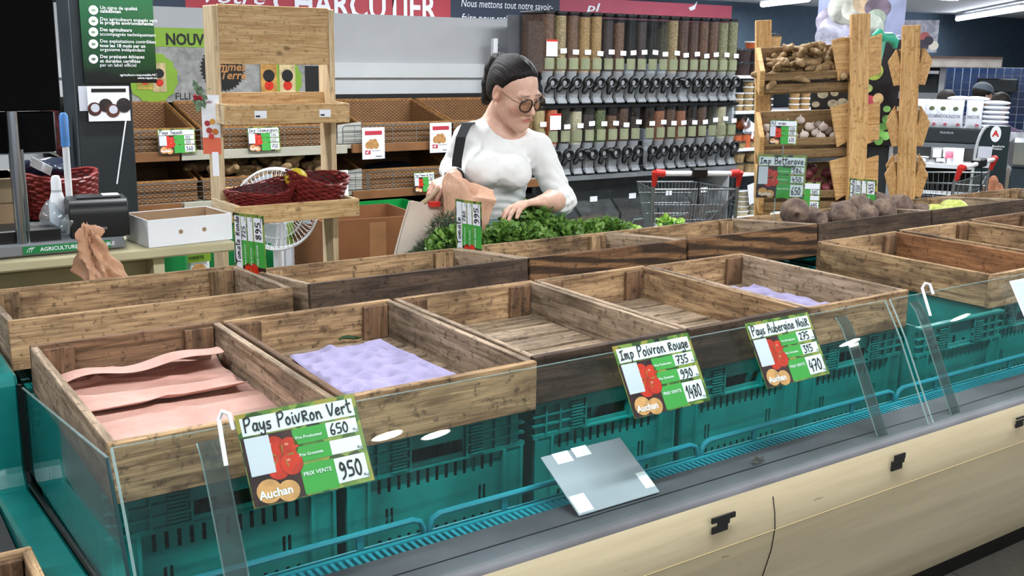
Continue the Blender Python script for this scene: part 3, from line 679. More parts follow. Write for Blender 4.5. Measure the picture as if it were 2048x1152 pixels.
def liner(c, label, nx, ny, amp=.011):
    c = [Vector(p) for p in c]; N = 64
    def fn(u, v):
        p = (c[0]*(1-u)+c[1]*u)*(1-v)+(c[3]*(1-u)+c[2]*u)*v
        e = min(1, min(u, 1-u, v, 1-v)/.05); b = math.sin(PI*nx*u)**2*math.sin(PI*ny*v)**2
        w = .9*math.sin(u*9+v*5)+.8*math.sin(u*14-v*11)+.6*math.sin(u*23+v*19)
        return (p.x, p.y, p.z+e*(amp*(.9-b)+.003*w))
    o = MB().grid(fn, N, N).o('moulded_liner', M_lilac, smooth=60, thick=.002); return tag(o, label, 'fruit liner', 'lilac moulded liners')
z = .957
liner([atz(690, 800, z), atz(920, 752, z), atz(762, 681, z), atz(578, 712, z)], 'lilac moulded fruit liner lying in the second front tray', 5, 6)
_xr = atz(1575, 583, .965).x; liner([(_xr-.15, 1.60, .946), (_xr, 1.585, .946), (_xr, 2.02, .946), (_xr-.15, 2.02, .946)], 'lilac moulded fruit liner in the fifth front tray', 3, 6, .022)
def lemon(p, r, label, c='#d8c63a'):
    mb = MB().lathe([(0, -1.28*r), (.18*r, -1.2*r), (.5*r, -.9*r), (.85*r, -.45*r), (r, 0), (.85*r, .45*r), (.5*r, .9*r), (.18*r, 1.2*r), (0, 1.28*r)], 18, Matrix.Rotation(1.4, 4, 'Y'))
    return tag(mb.o('lemon', mat('lemon_skin', c, .4, bump=.2, bscale=300), None, p, smooth=180), label, 'lemon')
lemon((.385, 2.275, 1.005), .028, 'small yellow lemon in the left end tray of the back row')
# onion skin scrap, green chilli, leaf litter
p = Vector((.468, 1.545, .985)); mb = MB().grid(lambda u, v: (.022*(u-.5)*2, .012*(v-.5)*2, .014*(1-(2*u-1)**2)*(1-(2*v-1)**2)+.002*math.sin(u*9+v*7)), 10, 8)
tag(mb.o('onion_skin', mat('onion_skin', '#d0603a', .5, var=.4, vscale=60), None, p, smooth=True, thick=.001), 'scrap of orange onion skin on the pink paper', 'onion skin')
q = atz(702, 680, .952); tag(MB().tube([(q.x-.03+.012*k, q.y+.004*math.sin(k*1.5), .957+.003*math.sin(k)) for k in range(6)], [.002, .004, .005, .0045, .003, .001], 8).o('chilli', mat('dark_green_chilli', '#1f3a1c', .35)), 'thin dark green chilli beside the lilac liner', 'chilli')
# grey card seen from its back
Mb = frame3(Vector((1.018, 1.27, .838)), (1, 0, 0), (0, .112, .065)); gc = E('blank_card', 'grey back of a card sleeve leaning on the bumper, white tape at its corners', 'card', (0, 0, 0)); gc.matrix_world = Mb
MB().b2((0, 0, 0), (.183, .132, .0022)).o('card', mat('grey_sleeve', '#8f939b', .22, var=.08), gc, bevel=.0008)
for (x, y, w_, h_) in ((.024, .108, .035, .024), (.068, .112, .034, .022), (.003, .004, .032, .036), (.160, .014, .022, .035)): MB().b2((x, y, .0022), (x+w_, y+h_, .0026)).o('tape', M_white, gc)
M_leafl = mat('olive_litter', '#5d6427', .7, var=.3)
def litter(c, n, s, nm, label, m=M_leafl):
    r = random.Random(nm); mb = MB()
    for _ in range(n):
        a = r.uniform(0, 6.28); d = Vector((math.cos(a), math.sin(a), 0))*s*r.uniform(.4, 1); o_ = Vector((r.uniform(-s, s), r.uniform(-s, s)*.5, r.uniform(0, s*.2))); nrm = Vector((-d.y, d.x, 0))*.22
        mb.add([tuple(o_-d*.5), tuple(o_+nrm+Vector((0, 0, s*.12))), tuple(o_+d*.5), tuple(o_-nrm)], [(0, 1, 2, 3)])
    return tag(mb.o(nm, m, None, c, recalc=False, thick=.0008), label, 'leaf', None)
litter((*atz(1898, 1115, .004)[:2], .003), 16, .035, 'fallen_sprig', 'small olive green sprig dropped on the floor tiles')
litter((*atz(1515, 922, .838)[:2], .838), 7, .018, 'dry_leaf', 'dry brown leaf scraps on the grey bumper', mat('dry_leaf', '#3a2e22', .8))

# ------------------------------------------------------------------ pine display stand
W_pine = wood('pale_pine', '#d3b283', '#b48e5c', '#8a6238', .12, knots=.6, rough=.55)
W_pine2 = wood('pine_end', '#dcc6a4', '#c9ad84', '#8a6238', .05, knots=.2, rough=.55)
SY = 3.60; xl = at(440, 250, SY).x; xr = at(667, 250, SY).x
ps = E('pine_stand', 'tall pale pine display stand with a blank header board and two trays', 'display stand', ((xl+xr)/2, SY, 0)); w2 = (xr-xl)/2
for sx in (-1, 1): MB().box((0, 0, 0), (1.755, .10, .022)).o('side_board', W_pine2, ps, (sx*w2, .05, .8775), Matrix(((0, 0, 1), (0, 1, 0), (1, 0, 0))), bevel=.002)
zt = at(550, 12, SY).z; zb = at(550, 129, SY).z
MB().box((0, 0, 0), (2*w2-.022, .018, zt-zb)).o('header_board', W_pine, ps, (0, .012, (zt+zb)/2), bevel=.0015)
def pine_tray(z0, z1, fy, dy):
    t = MB().box((0, 0, 0), (2*w2+.03, .018, z1-z0)).o('tray_front', W_pine, ps, (0, fy, (z0+z1)/2), bevel=.0015)
    for sx in (-1, 1):
        MB().box((0, 0, 0), (dy, .018, z1-z0)).o('tray_side', W_pine2, ps, (sx*(w2+.004), fy+dy/2+.009, (z0+z1)/2+.001), (0, 0, PI/2), bevel=.0015)
        for zz in (z0+.012, z1-.012): MB().lathe([(.003, 0), (.003, .0015), (0, .002)], 8, Matrix.Translation((sx*(w2+.006), -.0095, zz-(z0+z1)/2)) @ Matrix.Rotation(PI/2, 4, 'X')).o('screw', M_steel, t)
    MB().box((0, 0, 0), (2*w2-.026, dy, .012)).o('tray_floor', W_pine, ps, (0, fy+dy/2+.006, z0+.008)); MB().box((0, 0, 0), (2*w2-.024, .016, z1-z0+.03)).o('tray_back', W_pine, ps, (0, fy+dy+.004, (z0+z1)/2+.02))
    return t
T1 = pine_tray(at(560, 248, SY-.10).z, at(560, 208, SY-.10).z, -.10, .16)
z2a, z2b = at(570, 443, SY-.17).z, at(570, 407, SY-.17).z
T2 = pine_tray(z2a, z2b, -.17, .25)
for sx in (-.5, .62):
    l = MB().b2((-.022, -.0006, -.013), (.022, 0, .013)).o('shelf_label', M_paper, T1, (sx*w2, -.0095, 0)); MB().b2((-.018, -.0009, -.009), (-.002, -.0006, -.003)).o('print_mark', M_ink, l)
# leaflet, tag and holly on the left board
lf = E('hanging_leaflet', 'white and orange leaflet with fruit drawings hanging on the pine stand', 'leaflet', at(443, 308, SY-.004)); wl = .062; hl = at(443, 190, SY).z-at(443, 308, SY).z
lf.rotation_euler = (0, 0, -.5)
MB().b2((-wl, -.001, 0), (0, .0, hl)).o('paper', M_paper, lf); MB().b2((-wl, -.0014, 0), (0, -.001, hl*.28)).o('orange_band', mat('orange_print', '#d8674a', .6), lf)
for k, (x, z, r, c) in enumerate(((.018, .52, .010, '#a8323c'), (.036, .55, .010, '#d89a3c'), (.024, .40, .011, '#b8443c'), (.044, .38, .011, '#c9742e'), (.030, .30, .010, '#c23a32'))):
    mb = MB(); disc(mb, 0, 0, r, 0, 14); mb.o('fruit_drawing', mat('fruit_draw%d' % k, c, .6), lf, (-wl+x, -.0016-.0002*k, hl*z), (PI/2, 0, 0), recalc=False)
O('lettering', text_mesh('1 kilo', .014, mat('plum_ink', '#8a2a5a', .6), .02), lf, (-wl+.006, -.0018, hl*.86), (PI/2, 0, 0))
tg = at(432, 352, SY-.002); a_ = MB().b2((-.010, -.001, 0), (.012, 0, .085)).o('paper_tag', M_paper, None, tg, (0, 0, -.5)); tag(a_, 'narrow white tag stuck on the pine stand below the leaflet', 'tag')
def leaf_poly(L, W, spiky=0, n=7):
    up = []; dn = []
    for i in range(n+1):
        t = i/n; w = W*math.sin(PI*min(1, t*.96+.02))**.8*(1 if not spiky or i % 2 else .62); up.append((L*t, w/2, L*.08*math.sin(PI*t))); dn.append((L*t, -w/2, L*.08*math.sin(PI*t)))
    v = []
    for a, b in zip(up, dn): v += [a, (a[0], 0, a[2]-W*.06), b]
    f = []
    for i in range(n): f += [(3*i, 3*i+1, 3*i+4, 3*i+3), (3*i+1, 3*i+2, 3*i+5, 3*i+4)]
    return v, f
hb = at(398, 190, SY-.02); hol = E('holly_sprig', 'artificial holly sprig with red berries beside the pine stand', 'sprig', hb)
M_holly = mat('variegated_holly', '#6f8a6c', .5, var=.55, vscale=60)
for k, (an, L) in enumerate(((1.9, .055), (1.3, .03), (-1.2, .05), (-1.75, .062), (-2.2, .04), (-.5, .03))):
    v, f = leaf_poly(L, .026, 1); MB().add(v, f, Matrix.Rotation(PI/2, 4, 'X') @ Matrix.Rotation(an, 4, 'Z')).o('leaf', M_holly, hol, (0, -.002*k, 0), recalc=False, thick=.0006)
for k in range(6): MB().ball((random.uniform(-.02, .016), -.012, random.uniform(-.014, .010)), .006, 8, 6).o('berry', mat('holly_berry', '#a01c2c', .25), hol, smooth=180)
tag(MB().tube([(xl-.016, SY+.03, hb.z+.02), (hb.x+.01, SY-.015, hb.z+.01), (hb.x, SY-.02, hb.z)], .0012, 5).o('stem', M_holly), None); bpy.data.objects['stem'].parent = hol; bpy.data.objects['stem'].location = -Vector(hb)
# red wicker baskets on the lower tray
M_rwick = mat('red_wicker', '#7a2a28', .42, var=.35, vscale=40)
def wicker(name, label, a, b, h, c, rot, rows=11, flare=1.25, group='red wicker baskets', m=M_rwick):
    e = E(name, label, 'basket', c, rot, group); N = 56
    for i in range(rows):
        t = i/(rows-1); s = 1+(flare-1)*t; P = []
        for k in range(N): an = 2*PI*k/N; wv = .0035*(1 if (k//2+i) % 2 else -1); P.append(((a*s+wv)*math.cos(an), (b*s+wv)*math.sin(an), .006+h*t+.012*math.sin(2*an+1)*t))
        MB().tube(P, h/rows*.62, 5, closed=True).o('woven_strand', m, e, smooth=True)
    for k in range(18):
        an = 2*PI*k/18; MB().tube([((a+q*(flare-1)*a)*math.cos(an), (b+q*(flare-1)*b)*math.sin(an), .004+h*q) for q in (0, .5, 1)], .003, 5).o('upright_stake', m, e, smooth=True)
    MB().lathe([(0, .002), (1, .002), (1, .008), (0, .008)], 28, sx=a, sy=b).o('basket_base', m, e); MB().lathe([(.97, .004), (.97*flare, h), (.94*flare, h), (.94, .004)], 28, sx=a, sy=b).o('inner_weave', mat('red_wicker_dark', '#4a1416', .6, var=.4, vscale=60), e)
    return e
bz = z2a+.016
p = at(508, 398, SY-.06); wicker('wicker_basket', 'dark red wicker basket tipped on the left of the lower pine tray', .105, .07, .062, (xl+.125, SY-.045, bz+.028), (.10, -.10, .1))
b2 = wicker('wicker_basket', 'dark red wicker basket holding a yellow grapefruit on the pine tray', .092, .07, .098, (xr-.105, SY-.04, bz+.024), (.16, .13, -.1))
q = at(592, 378, SY-.02); tag(MB().ball((0, 0, 0), (.042, .042, .038), 20, 14).o('grapefruit', mat('grapefruit_skin', '#dcc42e', .4, bump=.15, bscale=300), None, (q.x-.005, SY-.035, bz+.118), smooth=180), 'yellow grapefruit in the right red basket', 'grapefruit')
# ------------------------------------------------------------------ white fan behind the stand
FY = 3.98; fc = at(553, 418, FY); fan = E('pedestal_fan', 'white pedestal fan standing behind the pine stand', 'fan', (fc.x, FY, 0))
R_ = .165; fz = fc.z; tiltM = Matrix.Rotation(-.5, 4, 'Z')
for r, y in ((R_, 0), (R_, -.03), (R_*.68, -.055), (R_*.32, -.065), (R_, .03)):
    MB().tube([(r*math.cos(k*PI/20), y, r*math.sin(k*PI/20)) for k in range(40)], .0035 if r == R_ else .002, 6, closed=True, M=tiltM).o('guard_ring', M_white, fan, (0, 0, fz), smooth=True)
mb = MB()
for k in range(54):
    a = 2*PI*k/54; mb.tube([(R_*math.cos(a), -.015, R_*math.sin(a)), (R_*.85*math.cos(a), -.045, R_*.85*math.sin(a)), (R_*.3*math.cos(a+.25), -.068, R_*.3*math.sin(a+.25))], .0011, 4, M=tiltM)
o = mb.o('guard_wires', M_white, fan, (0, 0, fz)); o['kind'] = 'stuff'
mb = MB()
for k in range(54):
    a = 2*PI*k/54; mb.tube([(R_*math.cos(a), .02, R_*math.sin(a)), (R_*.85*math.cos(a), .05, R_*.85*math.sin(a)), (R_*.3*math.cos(a+.25), .06, R_*.3*math.sin(a+.25))], .0011, 4, M=tiltM)
o = mb.o('guard_wires', M_white, fan, (0, 0, fz)); o['kind'] = 'stuff'
for k in range(3):
    a = k*2.094; MB().grid(lambda u, v: ((.03+.115*u)*math.cos(a+(v-.5)*.9), .018*(v-.5), (.03+.115*u)*math.sin(a+(v-.5)*.9)), 6, 6, tiltM).o('blade', mat('fan_blade', '#c9d4dc', .3, alpha=.8), fan, (0, 0, fz), thick=.002)
MB().lathe([(0, -.07), (.05, -.065), (.052, -.055), (.03, -.05)], 20, tiltM @ Matrix.Rotation(-PI/2, 4, 'X')).o('hub', M_white, fan, (0, 0, fz), smooth=True)
MB().lathe([(.055, .05), (.06, .1), (.045, .16), (0, .17)], 20, tiltM @ Matrix.Rotation(-PI/2, 4, 'X')).o('motor', M_white, fan, (0, 0, fz), smooth=True)
MB().tube([(.03, .07, fz-.04), (.03, .07, .03)], .022, 12).o('pole', M_white, fan, smooth=True); MB().lathe([(.18, 0), (.18, .02), (.03, .04)], 28, Matrix.Translation((.03, .07, 0))).o('base', M_white, fan, smooth=True)
# ------------------------------------------------------------------ service desk
DZ = .98; DY = 3.315
M_desk = mat('desk_laminate', '#b6ae8d', .4, var=.10, vscale=5)
dx1 = atz(474, 484, DZ).x
dk = E('service_desk', 'pale laminate service desk at the left behind the counter', 'desk', (0, 0, 0))
MB().b2((-.7, DY, DZ-.034), (dx1, SY-.01, DZ)).o('desk_top', M_desk, dk, bevel=.006)
MB().b2((-.7, DY+.13, 0), (.93, DY+.15, DZ-.034)).o('front_board', mat('desk_board', '#978f6c', .5, var=.08), dk); MB().b2((.90, DY+.05, 0), (.935, DY+.13, DZ-.034)).o('leg', M_desk, dk); MB().b2((.42, DY+.112, 0), (.445, DY+.13, DZ-.034)).o('leg', M_desk, dk)
# weighing scale with display
M_scr = mat('matt_black', '#050506', .8, var=0, spec=.1)
sc = E('weighing_scale', 'shop weighing scale on a chrome pole with black screens', 'scale', (0, 0, DZ))
s0 = at(0, 470, DY+.03).x-.2; s1 = at(250, 470, DY+.03).x
MB().b2((s0, DY+.035, .004), (s1, DY+.25, .040)).o('platform', mat('scale_platform', '#8e9196', .3, metal=.4), sc, bevel=.005)
MB().b2((s0, DY+.07, .040), (at(120, 440, DY+.07).x, DY+.25, .075)).o('platform_riser', M_black, sc)
pp = at(44, 470, DY+.05); MB().tube([(pp.x, DY+.06, .038), (pp.x, DY+.06, at(28, 222, DY+.06).z-DZ)], .017, 14).tube([(pp.x+.022, DY+.075, .038), (pp.x+.022, DY+.075, at(28, 300, DY+.06).z-DZ)], .006, 8).o('pole', M_chrome, sc, smooth=True)
xR = at(114, 100, DY+.09).x; z_ = at(60, 222, DY+.09).z-DZ; MB().b2((-.4, DY+.09, z_), (xR, DY+.13, z_+.5)).o('screen', M_scr, sc, bevel=.004)
xR2 = at(110, 270, DY+.11).x; za = at(60, 306, DY+.11).z-DZ; zb_ = at(60, 226, DY+.11).z-DZ
lw = MB().b2((-.4, DY+.11, za), (xR2, DY+.135, zb_+.004)).o('lower_screen', M_scr, sc, bevel=.003); MB().tube([(-.4, DY+.107, za), (xR2, DY+.107, za), (xR2, DY+.107, zb_)], .0022, 6).o('bezel', M_steel, lw)
g0 = at(45, 491, DY+.033); ag = MB().b2((0, -.002, -.012), (.255, 0, .012)).o('green_strip', mat('deep_green_print', '#14793f', .5), sc, (g0.x, DY+.034, .022)); O('lettering', text_mesh('AGRICULTURE RESPONSABLE', .0165, M_paper, .02), ag, (.048, -.0025, -.005), (PI/2, 0, 0))
for k in range(3): MB().tube([(.010+.006*k, -.0025, -.006), (.014+.006*k, -.0025, .004), (.026+.004*k, -.0025, .008)], .0009, 4).o('emblem_line', M_paper, ag)
# label printer
pr = E('label_printer', 'rounded black label printer on the service desk', 'printer', (at(197, 440, DY+.12).x, DY+.14, DZ+.041), -.12)
pw = .088
def rbox(w, d, h, r):
    P = []
    for (cx, cz, a0) in ((w/2-r, h-r, 0), (-w/2+r, h-r, PI/2)):
        for k in range(7): a = a0+PI/2*k/6; P.append((cx+r*math.cos(a), cz+r*math.sin(a)))
    P += [(-w/2, 0), (w/2, 0)]; return P
MB().sweep([(y, z) for y, z in rbox(.17, 0, .118, .045)], -pw, pw).o('housing', M_black, pr, smooth=35, bevel=.003)
MB().b2((-.02, -.0875, .024), (.02, -.084, .032)).o('label_slot', M_steel, pr); MB().b2((-pw*.7, -.05, .117), (pw*.8, .04, .122)).o('lid', M_black, pr, bevel=.002)
MB().b2((.02, -.02, .122), (.07, .03, .1235)).o('label_end', M_paper, pr)
# ------------------------------------------------------------------ white carton
bx_ = E('white_carton', 'shallow open white carton with two hand holes on the desk', 'carton', (at(358, 480, DY+.13).x, DY+.125, DZ+.001), .10); cw, cd, ch = .285, .20, .088
M_kraft = mat('carton_inside', '#9a7f63', .8)
fp = slots_plate(cw, ch, .003, []).mesh('front_side', M_white)
O('front_side', fp, bx_, (0, -cd/2, 0)); O('back_side', fp, bx_, (0, cd/2, 0)); sp_ = MB().b2((-.0015, -cd/2, 0), (.0015, cd/2, ch)).mesh('end_side', M_white)
for s in (-1, 1): O('end_side', sp_, bx_, (s*(cw/2-.0015), 0, 0))
MB().b2((-cw/2+.002, -cd/2+.002, .001), (cw/2-.002, cd/2-.002, .004)).o('carton_floor', M_kraft, bx_)
MB().b2((-cw/2+.003, cd/2-.0045, .004), (cw/2-.003, cd/2-.002, ch-.002)).o('lining', M_kraft, bx_); MB().b2((cw/2-.0062, -cd/2+.003, .004), (cw/2-.0035, cd/2-.003, ch-.002)).o('lining', M_kraft, bx_)
for x in (-.035, .045): mb = MB(); disc(mb, 0, 0, .0075, 0, 16); mb.o('hand_hole', M_kraft, bx_, (x, -cd/2-.0018, ch*.48), (PI/2, 0, 0), recalc=False)
# odds and ends on the desk
bt = at(125, 400, DY+.2); e = E('white_bottle', 'slim white bottle beside the black printer', 'bottle', (bt.x-.01, DY+.23, DZ+.041)); MB().lathe([(.026, 0), (.027, .09), (.02, .115), (.016, .13), (.016, .165), (.011, .18), (0, .182)], 18).o('body', M_white, e, smooth=True); MB().lathe([(.0165, .128), (.0165, .136)], 18).o('cap_ring', M_lgrey, e)
hx = at(148, 300, DY+.26); e = E('mop_handle', 'white pole with a blue grip leaning by the dark pillar', 'handle', (hx.x-.01, SY+.05, 0)); zt_ = at(149, 225, SY+.05).z
MB().tube([(0, 0, 0), (0, 0, zt_-.10)], .011, 12).o('pole', M_white, e, smooth=True); MB().tube([(0, 0, zt_-.11), (0, 0, zt_-.01), (0, 0, zt_)], [.014, .014, .008], 12).o('grip', mat('blue_grip', '#4f86c8', .4), e, smooth=True)
M_film = clear('crumpled_film', '#eef4f8', .12, .5, .38)
def crumple(c, r, label, m=M_film, nm='plastic_bag', cat='plastic bag', seed=1, res=.006):
    rng = np.random.RandomState(seed); D = rng.normal(size=(26, 3)); D /= np.linalg.norm(D, axis=1)[:, None]; amp = rng.uniform(.6, 1.15, 26)
    def f(p): q = p/np.array(r); n = np.linalg.norm(q, axis=1)+1e-9; u = q/n[:, None]; a = (u@D.T); return (n-np.min(amp/np.maximum(a, .25), axis=1)*.75)*min(r)*.7
    me = sdf_mesh(nm, f, [-1.35*x for x in r], [1.35*x for x in r], res, m, False); o = O(nm, me, None, c); return tag(o, label, cat)
crumple((at(98, 425, DY+.13).x+.012, DY+.15, DZ+.108), (.055, .045, .055), 'crumpled clear plastic bag beside the black printer', seed=3)
crumple((at(130, 440, DY+.06).x+.015, DY+.085, DZ+.088), (.045, .035, .042), 'small crumpled clear wrapping in front of the printer', seed=8)
cb = E('cardboard_box', 'plain cardboard box behind the chrome pole', 'box', (at(20, 400, SY+.15).x, SY+.2, 0)); zc = at(20, 356, SY+.1).z; MB().b2((-.35, -.1, zc-.20), (.03, .15, zc)).o('body', M_kraft, cb, bevel=.002); MB().b2((-.36, -.11, zc-.08), (.04, .16, zc)).o('lid', mat('cardboard', '#8c7a5e', .8), cb, bevel=.002); MB().b2((-.35, -.1, 0), (.03, .15, zc-.20)).o('plinth', M_dark, cb)
wicker('wicker_basket', 'red wicker basket holding the dark blue bag behind the desk', .12, .10, .14, (at(105, 400, SY+.3).x+.02, SY+.30, at(105, 420, SY+.3).z-.02), (0, 0, 0), rows=14, flare=1.1)
M_navyb = mat('navy_film', '#1a2236', .22, var=.3)
crumple((at(98, 335, SY+.3).x, SY+.30, at(98, 335, SY+.3).z), (.13, .09, .055), 'dark blue plastic sack with white labels on the red basket', M_navyb, seed=12, res=.008)
for k, (px, py) in enumerate(((73, 328), (92, 337))): o = MB().b2((-.02, -.001, -.02), (.02, 0, .02)).o('sack_label', M_paper, None, at(px, py, SY+.195), (.5, .5, -.5)); o.parent = bpy.data.objects['plastic_bag.002']; o.location = Vector(o.location)-bpy.data.objects['plastic_bag.002'].location
o = MB().b2((-.12, -.1, 0), (.14, .12, at(105, 424, SY+.3).z-.02)).o('basket_plinth', M_dark, None, (at(105, 400, SY+.3).x+.02, SY+.30, 0)); tag(o, 'dark plinth under the red wicker basket by the pillar', 'plinth')
# ------------------------------------------------------------------ dark pillar with poster
PY = 4.2; x0 = at(160, 300, PY).x; x1 = at(270, 300, PY).x
pil = st(MB().b2((x0, PY, 0), (x1, PY+.22, CEIL)).o('trim_1', M_dark, bevel=.003)); MB().b2((x0-.004, PY+.004, 0), (x0, PY+.216, CEIL)).o('metal_side', mat('dull_metal', '#5c6468', .35, metal=.5), pil)
pz0 = at(230, 166, PY-.01).z; ptl = at(158, 0, PY-.012); pbr = at(322, 166, PY-.012); pw_ = pbr.x-ptl.x-.015
def green_poster():
    t = NT('green_field_poster'); s = t.n('ShaderNodeSeparateXYZ'); t.l(t.coord((1, 1, 1), rnd=False), s.inputs[0]); n = t.noise(t.coord((1, 1, 1), rnd=False), 9, 4)
    a = t.n('ShaderNodeMath', operation='MULTIPLY_ADD', i_1=.12, i_2=-.06); t.l(n, a.inputs[0]); b = t.n('ShaderNodeMath', operation='ADD'); t.l(s.outputs[2], b.inputs[0]); t.l(a.outputs[0], b.inputs[1])
    t.l(t.ramp(b.outputs[0], [(.03, '#0b100c'), (.08, '#123a1e'), (.20, '#0f4a28'), (.5, '#0d5a31')]), t.b.inputs['Base Color']); t.b.inputs['Roughness'].default_value = .25; return t.m
gp = E('farm_poster', 'dark green farming pledge poster with white icons on the pillar', 'poster', (ptl.x, PY-.012, pz0)); PH = .62
MB().b2((0, 0, 0), (pw_, .006, PH)).o('sheet', green_poster(), gp)
lines = [(18, 'Un signe de qualité', 0), (25, 'calédonien', 1), (41, 'Des agriculteurs engagés vers', 0), (48, 'le progrès environnemental', 1), (62, 'Des agriculteurs', 1), (71, 'accompagnés techniquement', 0), (85, 'Des exploitations contrôlées', 0), (94, 'tous les 18 mois par un', 1), (102, 'organisme indépendant', 0), (116, 'Des pratiques éthiques', 1), (125, 'et durables certifiées', 1), (133, 'par un label officiel', 0)]
for py, s, b in lines:
    p = at(200, py, PY-.014); O('lettering', text_mesh(s, .0178, M_paper, .012 if b else 0), gp, (p.x-ptl.x, -.0015, p.z-pz0), (PI/2, 0, 0))
for k, py in enumerate((20, 42, 64, 88, 118)):
    p = at(187, py, PY-.014); mb = MB(); disc(mb, 0, 0, .017, 0, 20); d = mb.o('icon_disc', M_paper, gp, (p.x-ptl.x, -.001, p.z-pz0), (PI/2, 0, 0), recalc=False); mb = MB(); disc(mb, 0, 0, .008, .0006, 10, sy=.6); mb.o('icon_mark', M_holly, d, recalc=False)
for py, s in ((152, 'agriculture-responsable.NC'), (158, 'www.repair.nc')): p = at(314, py, PY-.014); O('lettering', text_mesh(s, .0125, M_paper, .015, 'RIGHT'), gp, (p.x-ptl.x, -.0015, p.z-pz0), (PI/2, 0, 0))
# fruit poster below and hanging cord
p0 = at(178, 243, PY-.012); p1 = at(257, 172, PY-.012); e = E('fruit_sheet', 'white sheet with photographed dark fruits under the green poster', 'poster', (p0.x, PY-.012, p0.z)); wq, hq = p1.x-p0.x, p1.z-p0.z
MB().b2((-.03, .002, hq*.3), (wq*.3, .006, hq*1.0)).o('under_sheet', M_sticker, e); MB().b2((0, -.003, 0), (wq, .001, hq)).o('sheet', M_paper, e); MB().b2((.015, -.0036, hq*.83), (wq-.012, -.003, hq*.93)).o('title_bar', M_ink, e)
for k, (u, v, r, c) in enumerate(((.15, .35, .026, '#4a2620'), (.42, .45, .026, '#2c2220'), (.58, .30, .026, '#5a3428'), (.85, .45, .028, '#2a2426'))):
    mb = MB(); disc(mb, 0, 0, r, 0, 18); d = mb.o('fruit_print', mat('brown_fruit%d' % k, c, .4, var=.3, vscale=40), e, (u*wq, -.0034-.0002*k, v*hq), (PI/2, 0, 0), recalc=False)
    if k in (0, 2): mb = MB(); disc(mb, .002, .004, r*.62, .0004, 14); mb.o('fruit_flesh', M_sticker, d, recalc=False)
tag(MB().tube([(at(252, 240, PY-.015).x, PY-.014, at(252, 240, PY-.015).z), (at(234, 368, PY-.015).x, PY-.014, at(234, 368, PY-.015).z)], .0028, 6).o('white_cord', M_white), 'thin white cord hanging down the dark pillar', 'cord')  # white hanging cord, modelled as a thin straight tube
# red tinsel basket corner behind the scale
crumple((at(122, 262, PY-.1).x, PY+.05, at(122, 262, PY-.1).z), (.06, .05, .16), 'bundle of dark red netting beside the pillar', mat('dark_red_net', '#4a1416', .6, var=.6, vscale=60), 'net_bundle', 'netting', 21, .01)
# paper bag in front of the desk
def kraft(name, c0, c1):
    t = NT(name); n = t.noise(t.coord(), 7, 6, .7); t.l(t.ramp(n, [(.3, c0), (.7, c1)]), t.b.inputs['Base Color']); t.b.inputs['Roughness'].default_value = .6; t.bump(t.noise(t.coord((1, 1, .5)), 26, 5, .6), .5, .012); return t.m
M_kbag = kraft('pink_brown_kraft', '#9a6d52', '#c69a78')
BYg = 2.80; bb = at(248, 585, BYg); bt_ = at(172, 452, BYg)
lean = (bt_.x-bb.x); hgt = bt_.z-.80
def bagf(p):
    t = np.clip(p[:, 2]/hgt, 0, 1); cx = lean*np.clip(t*1.05, 0, 1)**1.05; q = p-np.stack([cx, 0*t, 0*t], 1)
    wx = .105*(1-t)**.75+.014+.010*np.exp(-((t-.95)/.04)**2); wy = .055*(1-t)**.7+.018
    an = np.arctan2(q[:, 1], q[:, 0]); fold = .007*np.sin(an*7+t*5)*(.3+t)+.006*np.sin(an*3-t*14)+.007*np.abs(np.sin(t*13+an*2.5))+.005*np.abs(np.sin(an*6.5-t*9))+.003*np.abs(np.sin(t*31+an*5))
    d = (np.sqrt((q[:, 0]/wx)**2+(q[:, 1]/wy)**2)-1)*wy*.8+fold
    return np.maximum(np.maximum(d, -p[:, 2]), p[:, 2]-hgt-.01*np.sin(an*2))
o = O('paper_bag', sdf_mesh('paper_bag', bagf, (-.2, -.12, -.01), (.16, .12, hgt+.03), .005, M_kbag), None, (bb.x, BYg, .802)); smooth_me(o.data, 40); tag(o, 'tall twisted brown paper bag standing behind the left back tray', 'paper bag')

# ------------------------------------------------------------------ wall shelving with baskets
GYf, GYb = 5.10, 5.62
M_shelf = mat('shelf_cream', '#a9a596', .5, var=.05); M_rust = mat('brown_price_rail', '#7d5432', .5, var=.15); M_gback = mat('gondola_dark', '#141414', .7, var=.1)
def wick_mat(name, c0, c1, hh=.0095, ww=.026):
    t = NT(name); s = t.n('ShaderNodeSeparateXYZ'); t.l(t.coord((1, 1, 1), rnd=False), s.inputs[0])
    def M(op, a, b=None, c=None):
        n = t.n('ShaderNodeMath', operation=op)
        for k, v in enumerate((a, b, c)):
            if v is None: continue
            if isinstance(v, bpy.types.NodeSocket): t.l(v, n.inputs[k])
            else: n.inputs[k].default_value = v
        return n.outputs[0]
    x = M('ADD', s.outputs[0], s.outputs[1]); zr = M('DIVIDE', s.outputs[2], hh); row = M('FLOOR', zr); fr = M('FRACT', zr)
    sn = M('SINE', M('MULTIPLY_ADD', x, 2*PI/ww, M('MULTIPLY', row, PI))); ed = M('SINE', M('MULTIPLY', fr, PI)); v = M('MULTIPLY', M('MULTIPLY_ADD', sn, .32, .62), M('POWER', ed, .6))
    nn = t.noise(t.coord((1, 1, 1), rnd=False), 30, 3); v2 = M('MULTIPLY', v, M('MULTIPLY_ADD', nn, .6, .7))
    t.l(t.ramp(v2, [(.05, tuple(q*.22 for q in lin(c0)[:3])+(1,)), (.4, c0), (.85, c1)]), t.b.inputs['Base Color']); t.b.inputs['Roughness'].default_value = .6; t.bump(v, .6, .004); return t.m
M_wick = wick_mat('brown_wicker', '#6a4726', '#9a6e3e'); M_rim = mat('wicker_rim', '#94683a', .6, var=.3, vscale=60, bump=.5, bscale=180)
